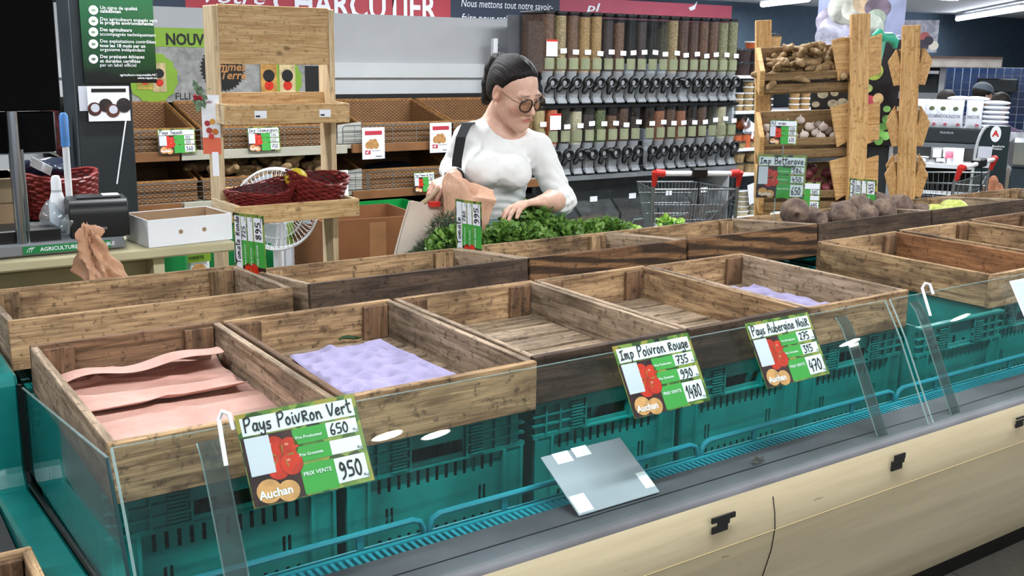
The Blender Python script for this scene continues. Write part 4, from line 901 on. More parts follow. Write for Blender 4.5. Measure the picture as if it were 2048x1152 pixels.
gd = E('wall_shelving', 'long wall shelving bay with brown price rails behind the pine stand', 'shelving', (0, 0, 0))
GX0, GX1 = 1.0, 3.72
MB().b2((GX0, GYb, 0), (GX1, GYb+.05, 1.36)).o('back_panel', M_gback, gd)
zs1 = at(700, 290, GYf).z; zs2 = at(703, 384, GYf).z
for z, nm in ((zs1, 0), (zs2, 1)):
    MB().b2((GX0, GYf+.02, z-.02), (GX1, GYb, z)).o('shelf', M_shelf, gd)
    for a, b in ((GX0, 1.52), (1.53, 2.42), (2.45, 3.0), (3.02, GX1)): MB().b2((a, GYf, z-.045), (b, GYf+.02, z+.002)).o('price_rail', M_rust if b > 2.5 or a < 1.5 else M_shelf, gd, bevel=.002)
MB().b2((GX0, GYf+.05, 0), (GX1, GYf+.08, .72)).o('kick_panel', mat('deep_green_panel', '#0f6b35', .45, var=.15), gd); MB().b2((GX0, GYf+.06, .72), (GX1, GYb, .76)).o('shelf', M_gback, gd)
def wick_box(x0, x1, z, label, hf=.10, hb=.21):
    e = E('wicker_tray', label, 'basket', ((x0+x1)/2, GYf+.05, z), 0, 'brown wicker trays'); w = (x1-x0)/2-.006; d = .46
    MB().b2((-w, 0, .002), (w, .016, hf)).o('front_weave', M_wick, e); MB().b2((-w, d-.016, .002), (w, d, hb)).o('back_weave', M_wick, e); MB().b2((-w+.01, .01, .002), (w-.01, d-.01, .012)).o('base_weave', M_wick, e)
    for s in (-1, 1): MB().prism([(0, 0), (d, 0), (d, hb), (.016, hf)], -.008, .008, Matrix(((0, 0, 1, s*(w-.008)), (1, 0, 0, 0), (0, 1, 0, .002), (0, 0, 0, 1)))).o('side_weave', M_wick, e)
    MB().tube([(-w, .008, hf), (w, .008, hf), (w-.004, d-.008, hb), (-w+.004, d-.008, hb)], .011, 8, closed=True).o('rim', M_rim, e, smooth=True)
    return e
for row, z in ((0, zs1+.002), (1, zs2+.002)):
    t = 'upper' if row == 0 else 'lower'
    for a, b, s in ((1.10, 1.62, 'left of the pine stand'), (1.64, 2.36, 'right behind the pine stand'), (2.52, 3.10, 'beside the white cardboard'), (3.11, 3.68, 'behind the woman')): wick_box(a, b, z, 'brown wicker tray on the %s shelf %s' % (t, s))
    # wire fence pieces
    for a, b, s in ((2.40, 2.54, 'short'), (2.55, 3.6, 'long'), (1.05, 2.36, 'left')):
        e = E('wire_fence', '%s wire fence along the %s wall shelf %s' % (s, t, {'short': 'by the white cardboard', 'long': 'before the right wicker trays', 'left': 'behind the pine stand'}[s]), 'fence', ((a+b)/2, GYf+.012, z)); w = (b-a)/2
        MB().tube([(-w, 0, 0), (-w, 0, .09), (-w+.012, 0, .10), (w-.012, 0, .10), (w, 0, .09), (w, 0, 0)], .0032, 6).o('frame_wire', M_steel, e, smooth=True)
        for k in (.025, .05, .075): MB().tube([(-w, 0, k), (w, 0, k)], .0014, 5).o('wire', M_steel, e)
        n = max(1, int((b-a)/.16)); 
        for k in range(1, n+1): MB().tube([(-w+2*w*k/(n+1), 0, 0), (-w+2*w*k/(n+1), 0, .10)], .002, 5).o('upright_wire', M_steel, e)
    o = MB().prism([(0, 0), (.14, 0), (.14, .115), (0, .10)], 0, .004, Matrix.Rotation(PI/2, 4, 'X')).o('cardboard_sheet', mat('grey_white_card', '#a9a9a2', .7), None, (2.385, GYf+.05, z+.003)); tag(o, 'greyish white cardboard sheet standing on the %s wall shelf' % t, 'cardboard')
def spudcard(px0, py0, px1, py1, label, Y=GYf-.02):
    a = at(px0, py1, Y); b = at(px1, py0, Y); w, h = b.x-a.x, b.z-a.z; e = E('shelf_card', label, 'shelf card', a, 0, 'potato shelf cards')
    MB().b2((0, 0, 0), (w, .002, h)).o('card', M_paper, e); rd = mat('card_red', '#b03040', .5); MB().b2((w*.12, -.001, h*.76), (w*.88, 0, h*.89)).o('red_band', rd, e); MB().b2((w*.12, -.001, h*.15), (w*.36, 0, h*.28)).o('red_square', rd, e)
    for k, (u, v) in enumerate(((.25, .44), (.42, .42), (.62, .43), (.38, .52), (.55, .53))): mb = MB(); disc(mb, 0, 0, w*.12, 0, 12, sy=1.2); mb.o('potato_print', mat('potato_print', '#b3834e', .6, var=.2, vscale=60), e, (u*w, -.001-.0002*k, v*h), (PI/2, 0, 0), recalc=False)
    O('lettering', text_mesh('Auchan', w*.10, M_ink, .02), e, (w*.58, -.001, h*.06), (PI/2, 0, 0)); O('lettering', text_mesh('nf', w*.15, M_paper, .03), e, (w*.155, -.0015, h*.18), (PI/2, 0, 0)); MB().b2((w*.40, -.0008, h*.25), (w*.80, 0, h*.262)).o('print_line', M_ink, e)
spudcard(725, 254, 769, 319, 'white potato card with red band on the upper shelf rail, left one'); spudcard(860, 245, 903, 306, 'white potato card with red band beside the woman'); spudcard(672, 340, 696, 410, 'white potato card half hidden by the pine stand'); spudcard(470, 455, 500, 525, 'white potato card low down behind the fan', 4.4); MB().tube([(.02, .004, .02), (.02, .004, -bpy.data.objects['shelf_card.003'].location.z)], .005, 6).o('card_post', M_steel, bpy.data.objects['shelf_card.003'])
def shelf_sign(px, py, W, H, title, prices, label, Y=GYf-.012, small=False):
    a = at(px, py, Y); return price_card(frame3(a, (1, 0, 0), (0, .1, 1)), W, H, title, prices, label, small=small, sleeve=False)
shelf_sign(318, 308, .182, .118, 'Pays Squash', ('310', '345', '360'), 'price card for squash at 360 on the wall shelf')
shelf_sign(497, 303, .172, .122, 'Imp Champignon', ('524', '625', '750'), 'price card at 750 on the wall shelf behind the pine stand')
shelf_sign(829, 385, .135, .112, 'Pays Pomme de terre', ('280', '', '395'), 'price card on the lower wall shelf by the woman')
# ginger heap in the lower left wicker tray
def root_mesh(seed, s=1.0, res=.007):
    r = random.Random(seed); seg = []; p = Vector((0, 0, 0)); d = Vector((r.uniform(-1, 1), r.uniform(-1, 1), r.uniform(-.2, .2))).normalized()
    for k in range(4):
        q = p+d*.025*s; ra = r.uniform(.015, .021)*s; seg.append((tuple(p), tuple(q), ra, ra*.9))
        if r.random() < .8: b = (d+Vector((r.uniform(-1, 1), r.uniform(-1, 1), r.uniform(-.3, .9)))).normalized()*.03*s; seg.append((tuple(q), tuple(q+b), ra*.85, ra*.7))
        p = q; d = (d+Vector((r.uniform(-.6, .6), r.uniform(-.6, .6), r.uniform(-.3, .3)))).normalized()
    def f(P):
        o = None
        for a, b, ra, rb in seg: dd = sd_cone(P, a, b, ra, rb); o = dd if o is None else smin(o, dd, .01*s)
        return o+.0012*s*nz(P, 260/s)
    A = np.array([x for sg in seg for x in sg[:2]]); return sdf_mesh('ginger_root', f, A.min(0)-.035*s, A.max(0)+.035*s, res*s)
def ginger_mat():
    t = NT('ginger_skin'); n = t.noise(t.coord(), 40, 5, .6); t.l(t.ramp(n, [(.3, '#6b5336'), (.7, '#a3855c')]), t.b.inputs['Base Color']); t.b.inputs['Roughness'].default_value = .75; return t.m
M_ginger = ginger_mat(); ROOTS = [root_mesh(s) for s in range(6)]
for m_ in ROOTS: m_.materials.append(M_ginger)
def heap(x0, x1, y0, y1, z0, fn, n, label, group, seed=1, sc=1.0):
    r = random.Random(seed); got = []
    for k in range(n*6):
        if len(got) >= n: break
        x = r.uniform(x0, x1); y = r.uniform(y0, y1); zz_ = fn(x, y, k)
        if any((x-a)**2+(y-b)**2+(zz_-c)**2 < .055**2 for a, b, c in got): continue
        got.append((x, y, zz_)); o = O('ginger_root', ROOTS[k % 6], None, (x, y, z0+zz_), (r.uniform(-.5, .5), r.uniform(-.5, .5), r.uniform(0, 6.28)), (sc, sc, sc)); tag(o, label, 'ginger', group)
heap(1.72, 2.30, GYf+.12, GYf+.40, zs2+.03, lambda x, y, k: .05+.10*(y-GYf)/.4+.012*(k % 3), 46, 'ginger root heaped in the wicker tray behind the pine stand', 'ginger roots in the wicker tray', 5, 1.15)
# dark net of potatoes in right lower tray
crumple((2.82, GYf+.27, zs2+.075), (.24, .15, .06), 'dark blue sack lying in the lower right wicker tray', mat('dark_sack', '#1b1d2b', .5), 'sack', 'sack', 31, .012)
# ------------------------------------------------------------------ pale wall panels above
M_panel = mat('pale_panel', '#a9abae', .6, var=.02); M_panel2 = mat('pale_panel_light', '#c3c6c8', .6, var=.02)
pb = E('wall_panel', 'pale grey panelled back wall above the wicker trays', 'wall panel', (0, 0, 0)); zz1 = at(750, 126, GYb+.08).z; zz0 = at(750, 156, GYb+.08).z; ztop = at(750, 29, GYb+.08).z; XR = at(1060, 60, GYb+.08).x
MB().b2((GX0-.2, GYb+.08, zz1), (XR, GYb+.12, ztop)).o('upper_panel', M_panel, pb); MB().b2((GX0-.2, GYb+.055, zz0), (XR, GYb+.12, zz1)).o('ledge', M_panel2, pb, bevel=.004); MB().b2((GX0-.2, GYb+.08, 0), (XR, GYb+.12, zz0)).o('lower_panel', M_panel2, pb)
us = E('shelf_upright', 'white slotted shelf upright and bracket by the woman\'s head', 'upright', at(992, 132, GYb-.05)); MB().b2((-.02, 0, -.4), (.012, .03, .17)).o('upright', M_white, us)
for k in range(5): MB().b2((.013, -.001, .0+.03*k), (.017, .002, .018+.03*k)).o('slot', M_ink, us)
MB().prism([(.09, -.06), (.155, -.06), (.155, .14), (.12, .12)], 0, .02, Matrix.Rotation(PI/2, 4, 'X')).o('bracket', M_white, us); MB().b2((.14, 0, -.3), (.17, .03, .2)).o('upright', M_white, us)
# potato poster
po = E('potato_poster', 'grey and green poster of potato packs behind the pine stand', 'poster', (0, GYb-.02, 0)); PYY = GYb-.02
pA = at(265, 205, PYY); pB = at(642, 205, PYY); zt_ = at(400, 57, PYY).z; zb_ = at(450, 203, PYY).z
MB().b2((pA.x, 0, zb_), (pB.x, .01, zt_)).o('sheet', mat('grey_map_print', '#8d8d8b', .6, var=.22, vscale=26), po)
M_lime = mat('lime_print', '#7aa02c', .5, var=.06); gz = at(360, 94, PYY).z; MB().b2((pA.x, -.002, gz), (pB.x, 0, zt_)).o('green_band', M_lime, po)
p = at(331, 89, PYY); O('lettering', text_mesh('NOUVEAU', .082, M_ink, .03, sx=.85), po, (p.x, -.004, p.z), (PI/2, 0, 0))
def gear(px, py, R, n, m, nm, y, depth=.9):
    p = at(px, py, PYY); v = [(R*(1 if k % 2 else depth)*math.cos(PI*k/n), R*(1 if k % 2 else depth)*math.sin(PI*k/n)) for k in range(2*n)]; MB().prism(v, 0, .001).o(nm, m, po, (p.x, y, p.z), (PI/2, 0, 0))
gear(445, 137, .125, 36, M_ink, 'gear_badge', -.004, .88); gear(305, 155, .135, 14, M_lime, 'lime_burst', -.003, .93); gear(563, 160, .125, 14, M_lime, 'lime_burst', -.003, .93)
for s, px, py in (('Pommes', 412, 141), ('de Terre', 410, 158)): p = at(px, py, PYY); O('lettering', text_mesh(s, .062, mat('tan_letter', '#b5804a', .5), .02, shear=.25), po, (p.x, -.007, p.z), (PI/2, 0, 0))
for px, py, c, w, h in ((537, 160, '#b98a45', .095, .17), (574, 160, '#c3b184', .095, .17), (288, 150, '#a89a3e', .08, .15), (318, 155, '#b7a57a', .07, .15)):
    p = at(px, py, PYY); pk = MB().b2((-w/2, -.001, -h/2), (w/2, 0, h/2)).o('pack_print', mat('pack_'+c, c, .5, var=.25, vscale=30), po, (p.x, -.006, p.z)); mb = MB(); disc(mb, 0, h*.14, w*.36, .002, 16); mb.o('pack_badge', M_ink, pk, rot=(PI/2, 0, 0), recalc=False); mb = MB(); disc(mb, 0, -h*.18, w*.28, .002, 14); mb.o('pack_badge', M_tom, pk, rot=(PI/2, 0, 0), recalc=False)
p = at(611, 190, PYY); MB().b2((p.x, -.004, p.z), (pB.x, -.002, at(620, 132, PYY).z)).o('black_strip', M_ink, po)
O('lettering', text_mesh('FLLI', .05, M_ink), po, (at(350, 199, PYY).x, -.004, at(350, 199, PYY).z), (PI/2, 0, 0))
# ------------------------------------------------------------------ boxes on the floor behind
cb = at(742, 500, 4.15); zt_ = at(742, 436, 4.15).z; e = E('cardboard_box', 'tall open brown cardboard box right of the pine stand', 'box', (at(752, 470, 4.15).x, 4.34, 0), -.08); w = .24; M_cbx = mat('brown_cardboard', '#7d4f2d', .8, var=.1)
for (lo, hi, nm) in (((-w, -.2, 0), (w, -.193, zt_), 'front_side'), ((-w, .2, 0), (w, .207, zt_), 'back_side'), ((-w, -.2, 0), (-w+.007, .2, zt_), 'end_side'), ((w-.007, -.2, 0), (w, .2, zt_), 'end_side'), ((-w, -.2, .01), (w, .2, .02), 'carton_floor')): MB().b2(lo, hi).o(nm, M_cbx, e)
MB().b2((-.02, -.2015, zt_-.5), (.06, -.200, zt_-.02)).o('tape', mat('tan_tape', '#8f6440', .5), e); MB().b2((.17, -.2018, zt_-.15), (.21, -.2, zt_-.12)).o('label', M_paper, e)
gb = at(335, 520, 4.05); e = E('green_bin', 'glossy green round bin beneath the white carton', 'bin', (gb.x, 4.25, 0)); zt_ = at(335, 480, 4.25).z; MB().lathe([(.12, 0), (.135, zt_), (.125, zt_), (.11, .02), (0, .02)], 32).o('body', mat('bin_green', '#0d7f3f', .35), e, smooth=40); MB().tube([(.137*math.cos(k*PI/16), .137*math.sin(k*PI/16), zt_) for k in range(32)], .006, 6, closed=True).o('rim', mat('bin_green', '#0d7f3f', .35), e, smooth=True)
def bag_poster(px0, py0, px1, py1, Y, label):
    a = at(px0, py1, Y); b = at(px1, py0, Y); w, h = b.x-a.x, b.z-a.z; e = E('potato_sack', label, 'sack', (a.x, Y, 0)); z0 = a.z
    MB().b2((0, 0, 0), (w, .12, b.z)).o('sack_body', M_paper, e, bevel=.02); MB().b2((.0, -.003, z0+h*.5), (w, 0, b.z-.01)).o('lime_panel', M_lime, e); mb = MB(); disc(mb, 0, 0, w*.32, 0, 20); mb.o('potato_print', M_onion, e, (w*.5, -.004, z0+h*.22), (PI/2, 0, 0), recalc=False)
    O('lettering', text_mesh('VARIETE', w*.17, M_ink, .03), e, (w*.08, -.005, z0+h*.6), (PI/2, 0, 0))
bag_poster(374, 488, 420, 560, 4.3, 'lime and white potato sack by the green bin'); bag_poster(576, 435, 640, 535, 4.60, 'lime and white potato sack behind the fan foot')
# green produce crates
e = E('green_crate', 'bright green plastic crate on the floor before the wall shelving', 'crate', (at(745, 425, 4.75).x, 4.78, 0)); zt_ = at(745, 415, 4.75).z
for (lo, hi, nm) in (((-.3, -.2, 0), (.3, -.19, zt_), 'front_wall'), ((-.3, .19, 0), (.3, .2, zt_), 'back_wall'), ((-.3, -.2, 0), (-.29, .2, zt_), 'side_wall'), ((.29, -.2, 0), (.3, .2, zt_), 'side_wall'), ((-.3, -.2, 0), (.3, .2, .01), 'base')): MB().b2(lo, hi).o(nm, mat('crate_green', '#0c8a3c', .4), e)

# ------------------------------------------------------------------ bulk dispensers
DYf = 5.20
def grain(name, c0, c1, s=140):
    if name in MATS: return MATS[name]
    t = NT(name); v = t.n('ShaderNodeTexVoronoi', i_Scale=s); t.l(t.coord(), v.inputs['Vector']); t.l(t.ramp(v.outputs['Color'], [(.2, c0), (.8, c1)]), t.b.inputs['Base Color']); t.b.inputs['Roughness'].default_value = .7
    t.bump(v.outputs['Distance'], .6, .004); MATS[name] = t.m; return t.m
GR = {'brown': grain('grain_brown', '#4a3122', '#7a5236'), 'oat': grain('grain_oat', '#7a6340', '#b39a6c'), 'dark': grain('grain_dark', '#1f1414', '#3c2622'), 'tan': grain('grain_tan', '#8a6a3f', '#b08a55'), 'choc': grain('grain_choc', '#3a2018', '#61402c'), 'pale': grain('grain_pale', '#a59b7c', '#cbbf9c'),
      'red': grain('lentil_red', '#b5532a', '#cf6b38', 220), 'seed': grain('grain_seed', '#6f6a4a', '#9a9468'), 'green': grain('grain_green', '#3c4527', '#667040'), 'empty': mat('frosted_empty', '#8f9398', .35, var=.06), 'sand': grain('grain_sand', '#a98f5f', '#c4ad7c', 260), 'rust': grain('grain_rust', '#7d4a30', '#9a6242')}
M_clear = clear('bin_clear', '#f0f4f6', .03, .25, .02); M_smoke = clear('bin_smoke', '#b9bdc2', .05, .5, .06)
M_spout = mat('clear_moulding', '#c6cbd0', .10, var=.1, alpha=.42, coat=.5)
M_glab = mat('pale_green_label', '#858a6c', .6, var=.1)
BW = .086; BD = .28
def bin_outline(w, d, y0=0):
    r = w/2; P = [(-r, d), (-r, y0+r)]+[(r*math.cos(PI+PI*k/10), y0+r+r*math.sin(PI+PI*k/10)) for k in range(1, 10)]+[(r, y0+r), (r, d)]; return P
def shell(w, d, z0, z1, taper=1.0):
    P = bin_outline(w, d); n = len(P); v = [(x*taper, y, z0) for x, y in P]+[(x, y, z1) for x, y in P]; return MB().add(v, [(i, i+1, n+i+1, n+i) for i in range(n-1)])
_dm = {}
def dmesh(k, fn):
    if k not in _dm: _dm[k] = fn()
    return _dm[k]
def spout_mesh():
    prof = [(.045, .02), (.030, -.03), (.028, -.07), (.022, -.105), (-.012, -.125), (-.016, -.12), (.004, -.09), (-.002, -.05), (.0, .0)]
    return MB().sweep(prof, -.033, .033).mesh('spout', M_spout)
def knob_mesh():
    mb = MB(); mb.tube([(.030*math.cos(k*PI/12), 0, .030*math.sin(k*PI/12)) for k in range(24)], .0135, 8, closed=True)
    mb.tube([(-.022, -.004, -.024), (-.040, -.008, -.05), (-.046, -.008, -.066)], [.019, .018, .012], 8); return mb.mesh('turn_handle', M_black, smooth=True)
def dispenser(x, z0, h, kind, fill, i, row, lab_big=False):
    e = E('bulk_dispenser', 'clear gravity dispenser, %s of the %s row, filled with %s' % (ORD[i], ('upper', 'lower')[row], NAMES[kind]) if kind != 'empty' else 'empty clear gravity dispenser, %s of the %s row' % (ORD[i], ('upper', 'lower')[row]), 'dispenser', (x, DYf, z0), 0, 'bulk dispensers')
    zb = .205; H = h-.012
    O('clear_body', dmesh(('b', h), lambda: shell(BW, BD, zb, H).mesh('clear_body', M_clear, smooth=True, recalc=False)), e)
    O('lid', dmesh('lid', lambda: MB().prism(bin_outline(BW+.006, BD, -.003), 0, .016).mesh('lid', M_black, bevel=.002)), e, (0, 0, H-.002))
    zf = zb+(H-zb)*fill
    O('contents', dmesh(('c', h, kind, round(fill, 2)), lambda: MB().prism(bin_outline(BW-.010, BD-.01, .006), zb-.01, max(zb+.05, zf)).mesh('contents', GR[kind])), e)
    if fill < .93: O('back_pane', dmesh(('bp', h, round(fill, 2)), lambda: MB().b2((-BW/2+.004, BD-.02, zf), (BW/2-.004, BD-.01, H-.01)).mesh('back_pane', GR['empty'])), e)
    O('funnel', dmesh(('f', kind), lambda: MB().add(*loft([(BW-.008, zb), (BW*.8, zb-.035), (BW*.62, zb-.06)])).mesh('funnel', M_spout, smooth=True)), e)
    O('valve', dmesh('v', lambda: MB().lathe([(0, -.02), (.026, -.016), (.028, 0), (.028, .07), (0, .07)], 16, Matrix.Rotation(-PI/2, 4, 'X')).mesh('valve', M_spout, smooth=True)), e, (0, .0, .135))
    O('turn_handle', dmesh('k', knob_mesh), e, (0, -.018, .135), (0, random.uniform(-.25, .25) if random.random() > .12 else 1.2, 0))
    O('spout', dmesh('s', spout_mesh), e, (0, .01, .132)); O('spout_tip', dmesh('st', lambda: MB().b2((-.034, -.01, -.004), (.034, .026, .006)).mesh('spout_tip', M_black, bevel=.002)), e, (0, .012, .004))
    O('green_label', dmesh('gl', lambda: MB().grid(lambda u, v: (math.sin((u-.5)*1.9)*.0445, .043-math.cos((u-.5)*1.9)*.0445, .07*v), 6, 1).mesh('green_label', M_glab, recalc=False)), e, (0, 0, zb+.012))
    if lab_big:
        l = O('price_label', dmesh('pb', lambda: MB().b2((-.042, -.002, 0), (.042, 0, .10)).mesh('price_label', M_paper)), e, (0, -.003, zb+.09)); O('red_band', dmesh('rb', lambda: MB().b2((-.042, -.003, .088), (.042, -.002, .10)).mesh('red_band', M_red)), l)
    else: O('price_label', dmesh('pl', lambda: MB().b2((-.024, -.0015, 0), (.024, 0, .030)).mesh('price_label', M_paper)), e, (random.uniform(-.004, .008), -.0025, zb+.10+random.uniform(-.01, .012)), (0, random.uniform(-.08, .08), 0))
    return e
def loft(secs):
    v = []; f = []; N = 16
    for w, z in secs:
        for k in range(N): a = 2*PI*k/N; v.append((w/2*math.cos(a), .043+w/2*math.sin(a), z))
    for s in range(len(secs)-1):
        for k in range(N): f.append((s*N+k, s*N+(k+1) % N, (s+1)*N+(k+1) % N, (s+1)*N+k))
    return v, f
ORD = ['first', 'second', 'third', 'fourth', 'fifth', 'sixth', 'seventh', 'eighth', 'ninth', 'tenth', 'eleventh', 'twelfth', 'thirteenth', 'fourteenth', 'fifteenth', 'sixteenth', 'seventeenth', 'eighteenth']
NAMES = {'brown': 'brown flakes', 'oat': 'pale oats', 'dark': 'dark chocolate grains', 'tan': 'tan cereal', 'choc': 'reddish brown seeds', 'pale': 'cream grains', 'red': 'orange lentils', 'seed': 'grey green seeds', 'green': 'green grains', 'sand': 'sandy yellow semolina', 'rust': 'rust brown rice'}
XA, XB = at(1104, 60, DYf).x, at(1474, 60, DYf).x
r1 = ['brown', 'oat', 'brown', 'tan', 'tan', 'dark', 'brown', 'empty', 'dark', 'empty', 'empty', 'oat', 'choc', 'choc', 'brown', 'brown', 'seed', 'seed']
f1 = [.98, .96, .97, .95, .97, .9, .88, .1, .9, .12, .15, .95, .96, .93, .95, .96, .95, .97]
r2 = ['sand', 'red', 'dark', 'pale', 'dark', 'green', 'brown', 'choc', 'dark', 'empty', 'rust', 'choc', 'rust', 'dark', 'choc', 'empty', 'pale', 'seed']
f2 = [.95, .96, .5, .9, .8, .92, .75, .95, .7, .3, .86, .9, .85, .6, .94, .2, .95, .4]
ZR1, ZR2 = at(1290, 209, DYf).z+.008, at(1290, 343, DYf).z+.004; HR1 = at(1290, 30, DYf).z-ZR1; HR2 = ZR1-.012-ZR2
XC, XD = at(1085, 250, DYf).x, at(1462, 250, DYf).x
for i in range(18):
    dispenser(XA+(XB-XA)*i/17, ZR1, HR1, r1[i], f1[i], i, 0, i == 0)
    dispenser(XC+(XD-XC)*i/17+(.03 if i > 8 else 0), ZR2, HR2, r2[i], f2[i], i, 1, i == 1)
rk = E('dispenser_rack', 'black and steel rack carrying two rows of bulk dispensers', 'rack', (0, 0, 0)); xa, xb = XC-.07, XB+.06
MB().b2((xa, DYf-.0, ZR1-.022), (xb, DYf+.30, ZR1-.004)).o('middle_shelf', M_black, rk); MB().b2((xa, DYf-.02, ZR2-.03), (xb, DYf+.36, ZR2-.003)).o('lower_shelf', mat('rack_grey', '#7f8488', .4, metal=.3), rk)
MB().b2((xa, DYf+.292, ZR2), (xb, DYf+.30, ZR1+HR1-.02)).o('back_plate', mat('rack_back', '#5a5d62', .5), rk); MB().b2((xa, DYf, 0), (xa+.03, DYf+.36, ZR2-.03)).o('leg', M_dark, rk); MB().b2((xb-.03, DYf, 0), (xb, DYf+.36, ZR2-.03)).o('leg', M_dark, rk); MB().b2((xa, DYf+.33, 0), (xb, DYf+.36, ZR2-.03)).o('back_board', mat('rack_lower', '#6e757c', .6), rk); MB().b2((xa, DYf+.0, .40), (xb, DYf+.33, .42)).o('bottom_shelf', M_dark, rk)
# scoop bins under the rack
M_case = clear('scoop_case', '#e4e8ec', .05, .6, .14)
for k in range(5):
    w = (xb-xa-.1)/5; e = E('scoop_bin', 'large clear scoop bin, %s from the woman below the dispensers' % ORD[k], 'bin', (xa+.05+w*(k+.5), DYf+.0, .421), 0, 'clear scoop bins'); h = .30; hw = w/2-.012
    MB().prism([(.0, 0), (.30, 0), (.30, h), (.16, h), (.0, h*.55)], -hw, hw, Matrix(((0, 0, 1, 0), (1, 0, 0, 0), (0, 1, 0, 0), (0, 0, 0, 1)))).o('clear_case', M_case, e); MB().b2((-hw+.008, .012, .006), (hw-.008, .29, .10+.03*(k % 3))).o('contents', GR[['dark', 'choc', 'dark', 'brown', 'choc'][k]], e)
    MB().tube([(-hw*.4, -.004, h*.30), (-hw*.4, -.02, h*.38), (hw*.4, -.02, h*.38), (hw*.4, -.004, h*.30)], .006, 6).o('pull_handle', M_glass_edge, e); MB().b2((-.03, .075, h*.80), (.03, .078, h*.92)).o('price_label', M_paper, e)
# ------------------------------------------------------------------ fascia banner behind
BY = 8.0
def bx(px): return at(px, 30, BY).x
bz0 = at(700, 60, BY).z; bzt = at(1463, 12, BY).z
bn = E('deli_fascia', 'red and navy deli fascia with white lettering high at the back', 'sign', (0, BY, 0)); 
M_bred = mat('banner_red', '#a83a44', .6, var=.03); M_bpink = mat('banner_pink', '#a8485c', .6, var=.03); M_bnavy = mat('banner_navy', '#2c3848', .6, var=.04)
for a, b, m in ((250, 372, M_bnavy), (372, 901, M_bred), (901, 1119, M_bnavy), (1119, 1463, M_bpink)): MB().b2((bx(a), 0, bz0-.2), (bx(b), .05, bzt+.0)).o('banner_panel', m, bn)
MB().b2((bx(250), .05, 0), (bx(1463), .10, bzt-.02)).o('support_wall', M_navy, bn)
def fit_text(s, px0, px1, py, Y, par, m, hpx, bold=.03, shear=0, y=-.006):
    a = at(px0, py, Y); b = at(px1, py, Y); me = text_mesh(s, 1.0, m, bold, shear=shear); xs = [v.co.x for v in me.vertices]; w0 = max(xs)-min(xs); d = math.hypot(a.x, a.y); hh = hpx/FPX*(CAMM[2] @ np.array([a.x, a.y, a.z-CAMZ]))
    o = O('lettering', me, par, (a.x-par.location.x, y, a.z-par.location.z), (PI/2, 0, 0)); o.scale = ((b.x-a.x)/w0, hh/.70, 1); return o
fit_text('CHARCUTIER', 545, 872, 31, BY, bn, M_paper, 56, .02)
fit_text('Votre', 395, 520, 4, BY, bn, M_paper, 30, .01, .3)
fit_text('Nous mettons tout notre savoir-', 921, 1104, 13, BY, bn, M_paper, 15, .004, .15)
fit_text('faire pour satisfaire', 922, 1046, 42, BY, bn, M_paper, 15, .004, .15)
fit_text('pl', 1172, 1200, 22, BY, bn, M_paper, 16, .02, .2)
p = at(1380, 22, BY); MB().prism([(0, 0), (.06, .02), (.09, .10), (.05, .06), (-.03, .03)], 0, .002).o('bird_mark', M_paper, bn, (p.x, -.006, p.z), (PI/2, 0, 0))
# ------------------------------------------------------------------ white shelves with tubs
sx0, sx1 = at(1468, 225, DYf).x+.02, 7.4
sh = E('tub_shelving', 'white shelving stacked with plastic tubs right of the dispensers', 'shelving', (0, 0, 0))
SZ = [at(1505, y, DYf).z for y in (151, 222, 296, 346, 432)]
for z in SZ: MB().b2((sx0, DYf, z-.022), (sx1, DYf+.34, z)).o('shelf', M_white, sh, bevel=.003)
MB().b2((sx0, DYf+.34, 0), (sx1, DYf+.37, at(1505, 100, DYf).z)).o('back_panel', mat('shelf_back', '#3a4248', .7), sh); MB().b2((sx0-.02, DYf+.02, 0), (sx0, DYf+.37, SZ[0])).o('side_post', M_lgrey, sh)
def tub_set(kind, r, h):
    k = ('tub', kind, r, h)
    return dmesh(k, lambda: (MB().lathe([(r*.86, 0), (r, h*.84), (r*.985, h*.84), (0, h*.84)], 18).mesh('filled_cup', GR[kind], smooth=40), MB().lathe([(r*1.04, h*.80), (r*1.06, h*.84), (r*1.04, h), (r*.9, h), (0, h*.97)], 18).mesh('lid', M_white if h < .06 else M_smoke, smooth=40)))
def tub(x, y, z, kind, r, h, label, group):
    e = E('plastic_tub', label, 'tub', (x, y, z), 0, group); a, b = tub_set(kind, r, h); O('filled_cup', a, e); O('lid', b, e); return e
def tubs(px, shelf, kinds, r, h, n, label, group, Y=DYf+.075):
    for c, (p_, kd) in enumerate(zip(px, kinds)):
        x = at(p_, 250, Y).x
        for k in range(n[c] if isinstance(n, (list, tuple)) else n): tub(x, Y, SZ[shelf]+k*(h+.001), kd, r, h, label, group)
tubs((1476, 1503, 1527), 0, ('dark', 'dark', 'brown'), .062, .093, 2, 'tall dark filled tub on the top white shelf', 'dark tubs on the top shelf')
x_ = at(1503, 110, DYf+.09).x; tub(x_, DYf+.075, SZ[0]+.188, 'red', .062, .05, 'orange topped flat tub on the dark tubs', None); tub(at(1538, 100, DYf+.09).x, DYf+.075, SZ[0]+.188, 'tan', .075, .11, 'pale wide tub heaped on top of the dark tubs', None)
tubs((1473, 1492, 1512, 1532, 1585, 1606), 1, ('oat', 'oat', 'pale', 'dark', 'tan', 'tan'), .040, .042, (3, 5, 6, 5, 4, 4), 'small round tub in the stacks on the second white shelf', 'small tubs on the second shelf')
tubs((1473, 1491, 1511, 1534, 1556), 2, ('red', 'red', 'red', 'green', 'green'), .046, .115, 1, 'tall tub of orange or green grains on the third white shelf', 'tall tubs on the third shelf')
o = tub(at(1477, 262, DYf+.1).x, DYf+.10, SZ[2]+.16, 'red', .045, .07, 'orange filled tub tipped on its side over the lentil tubs', None); o.rotation_euler = (1.2, .2, 0)
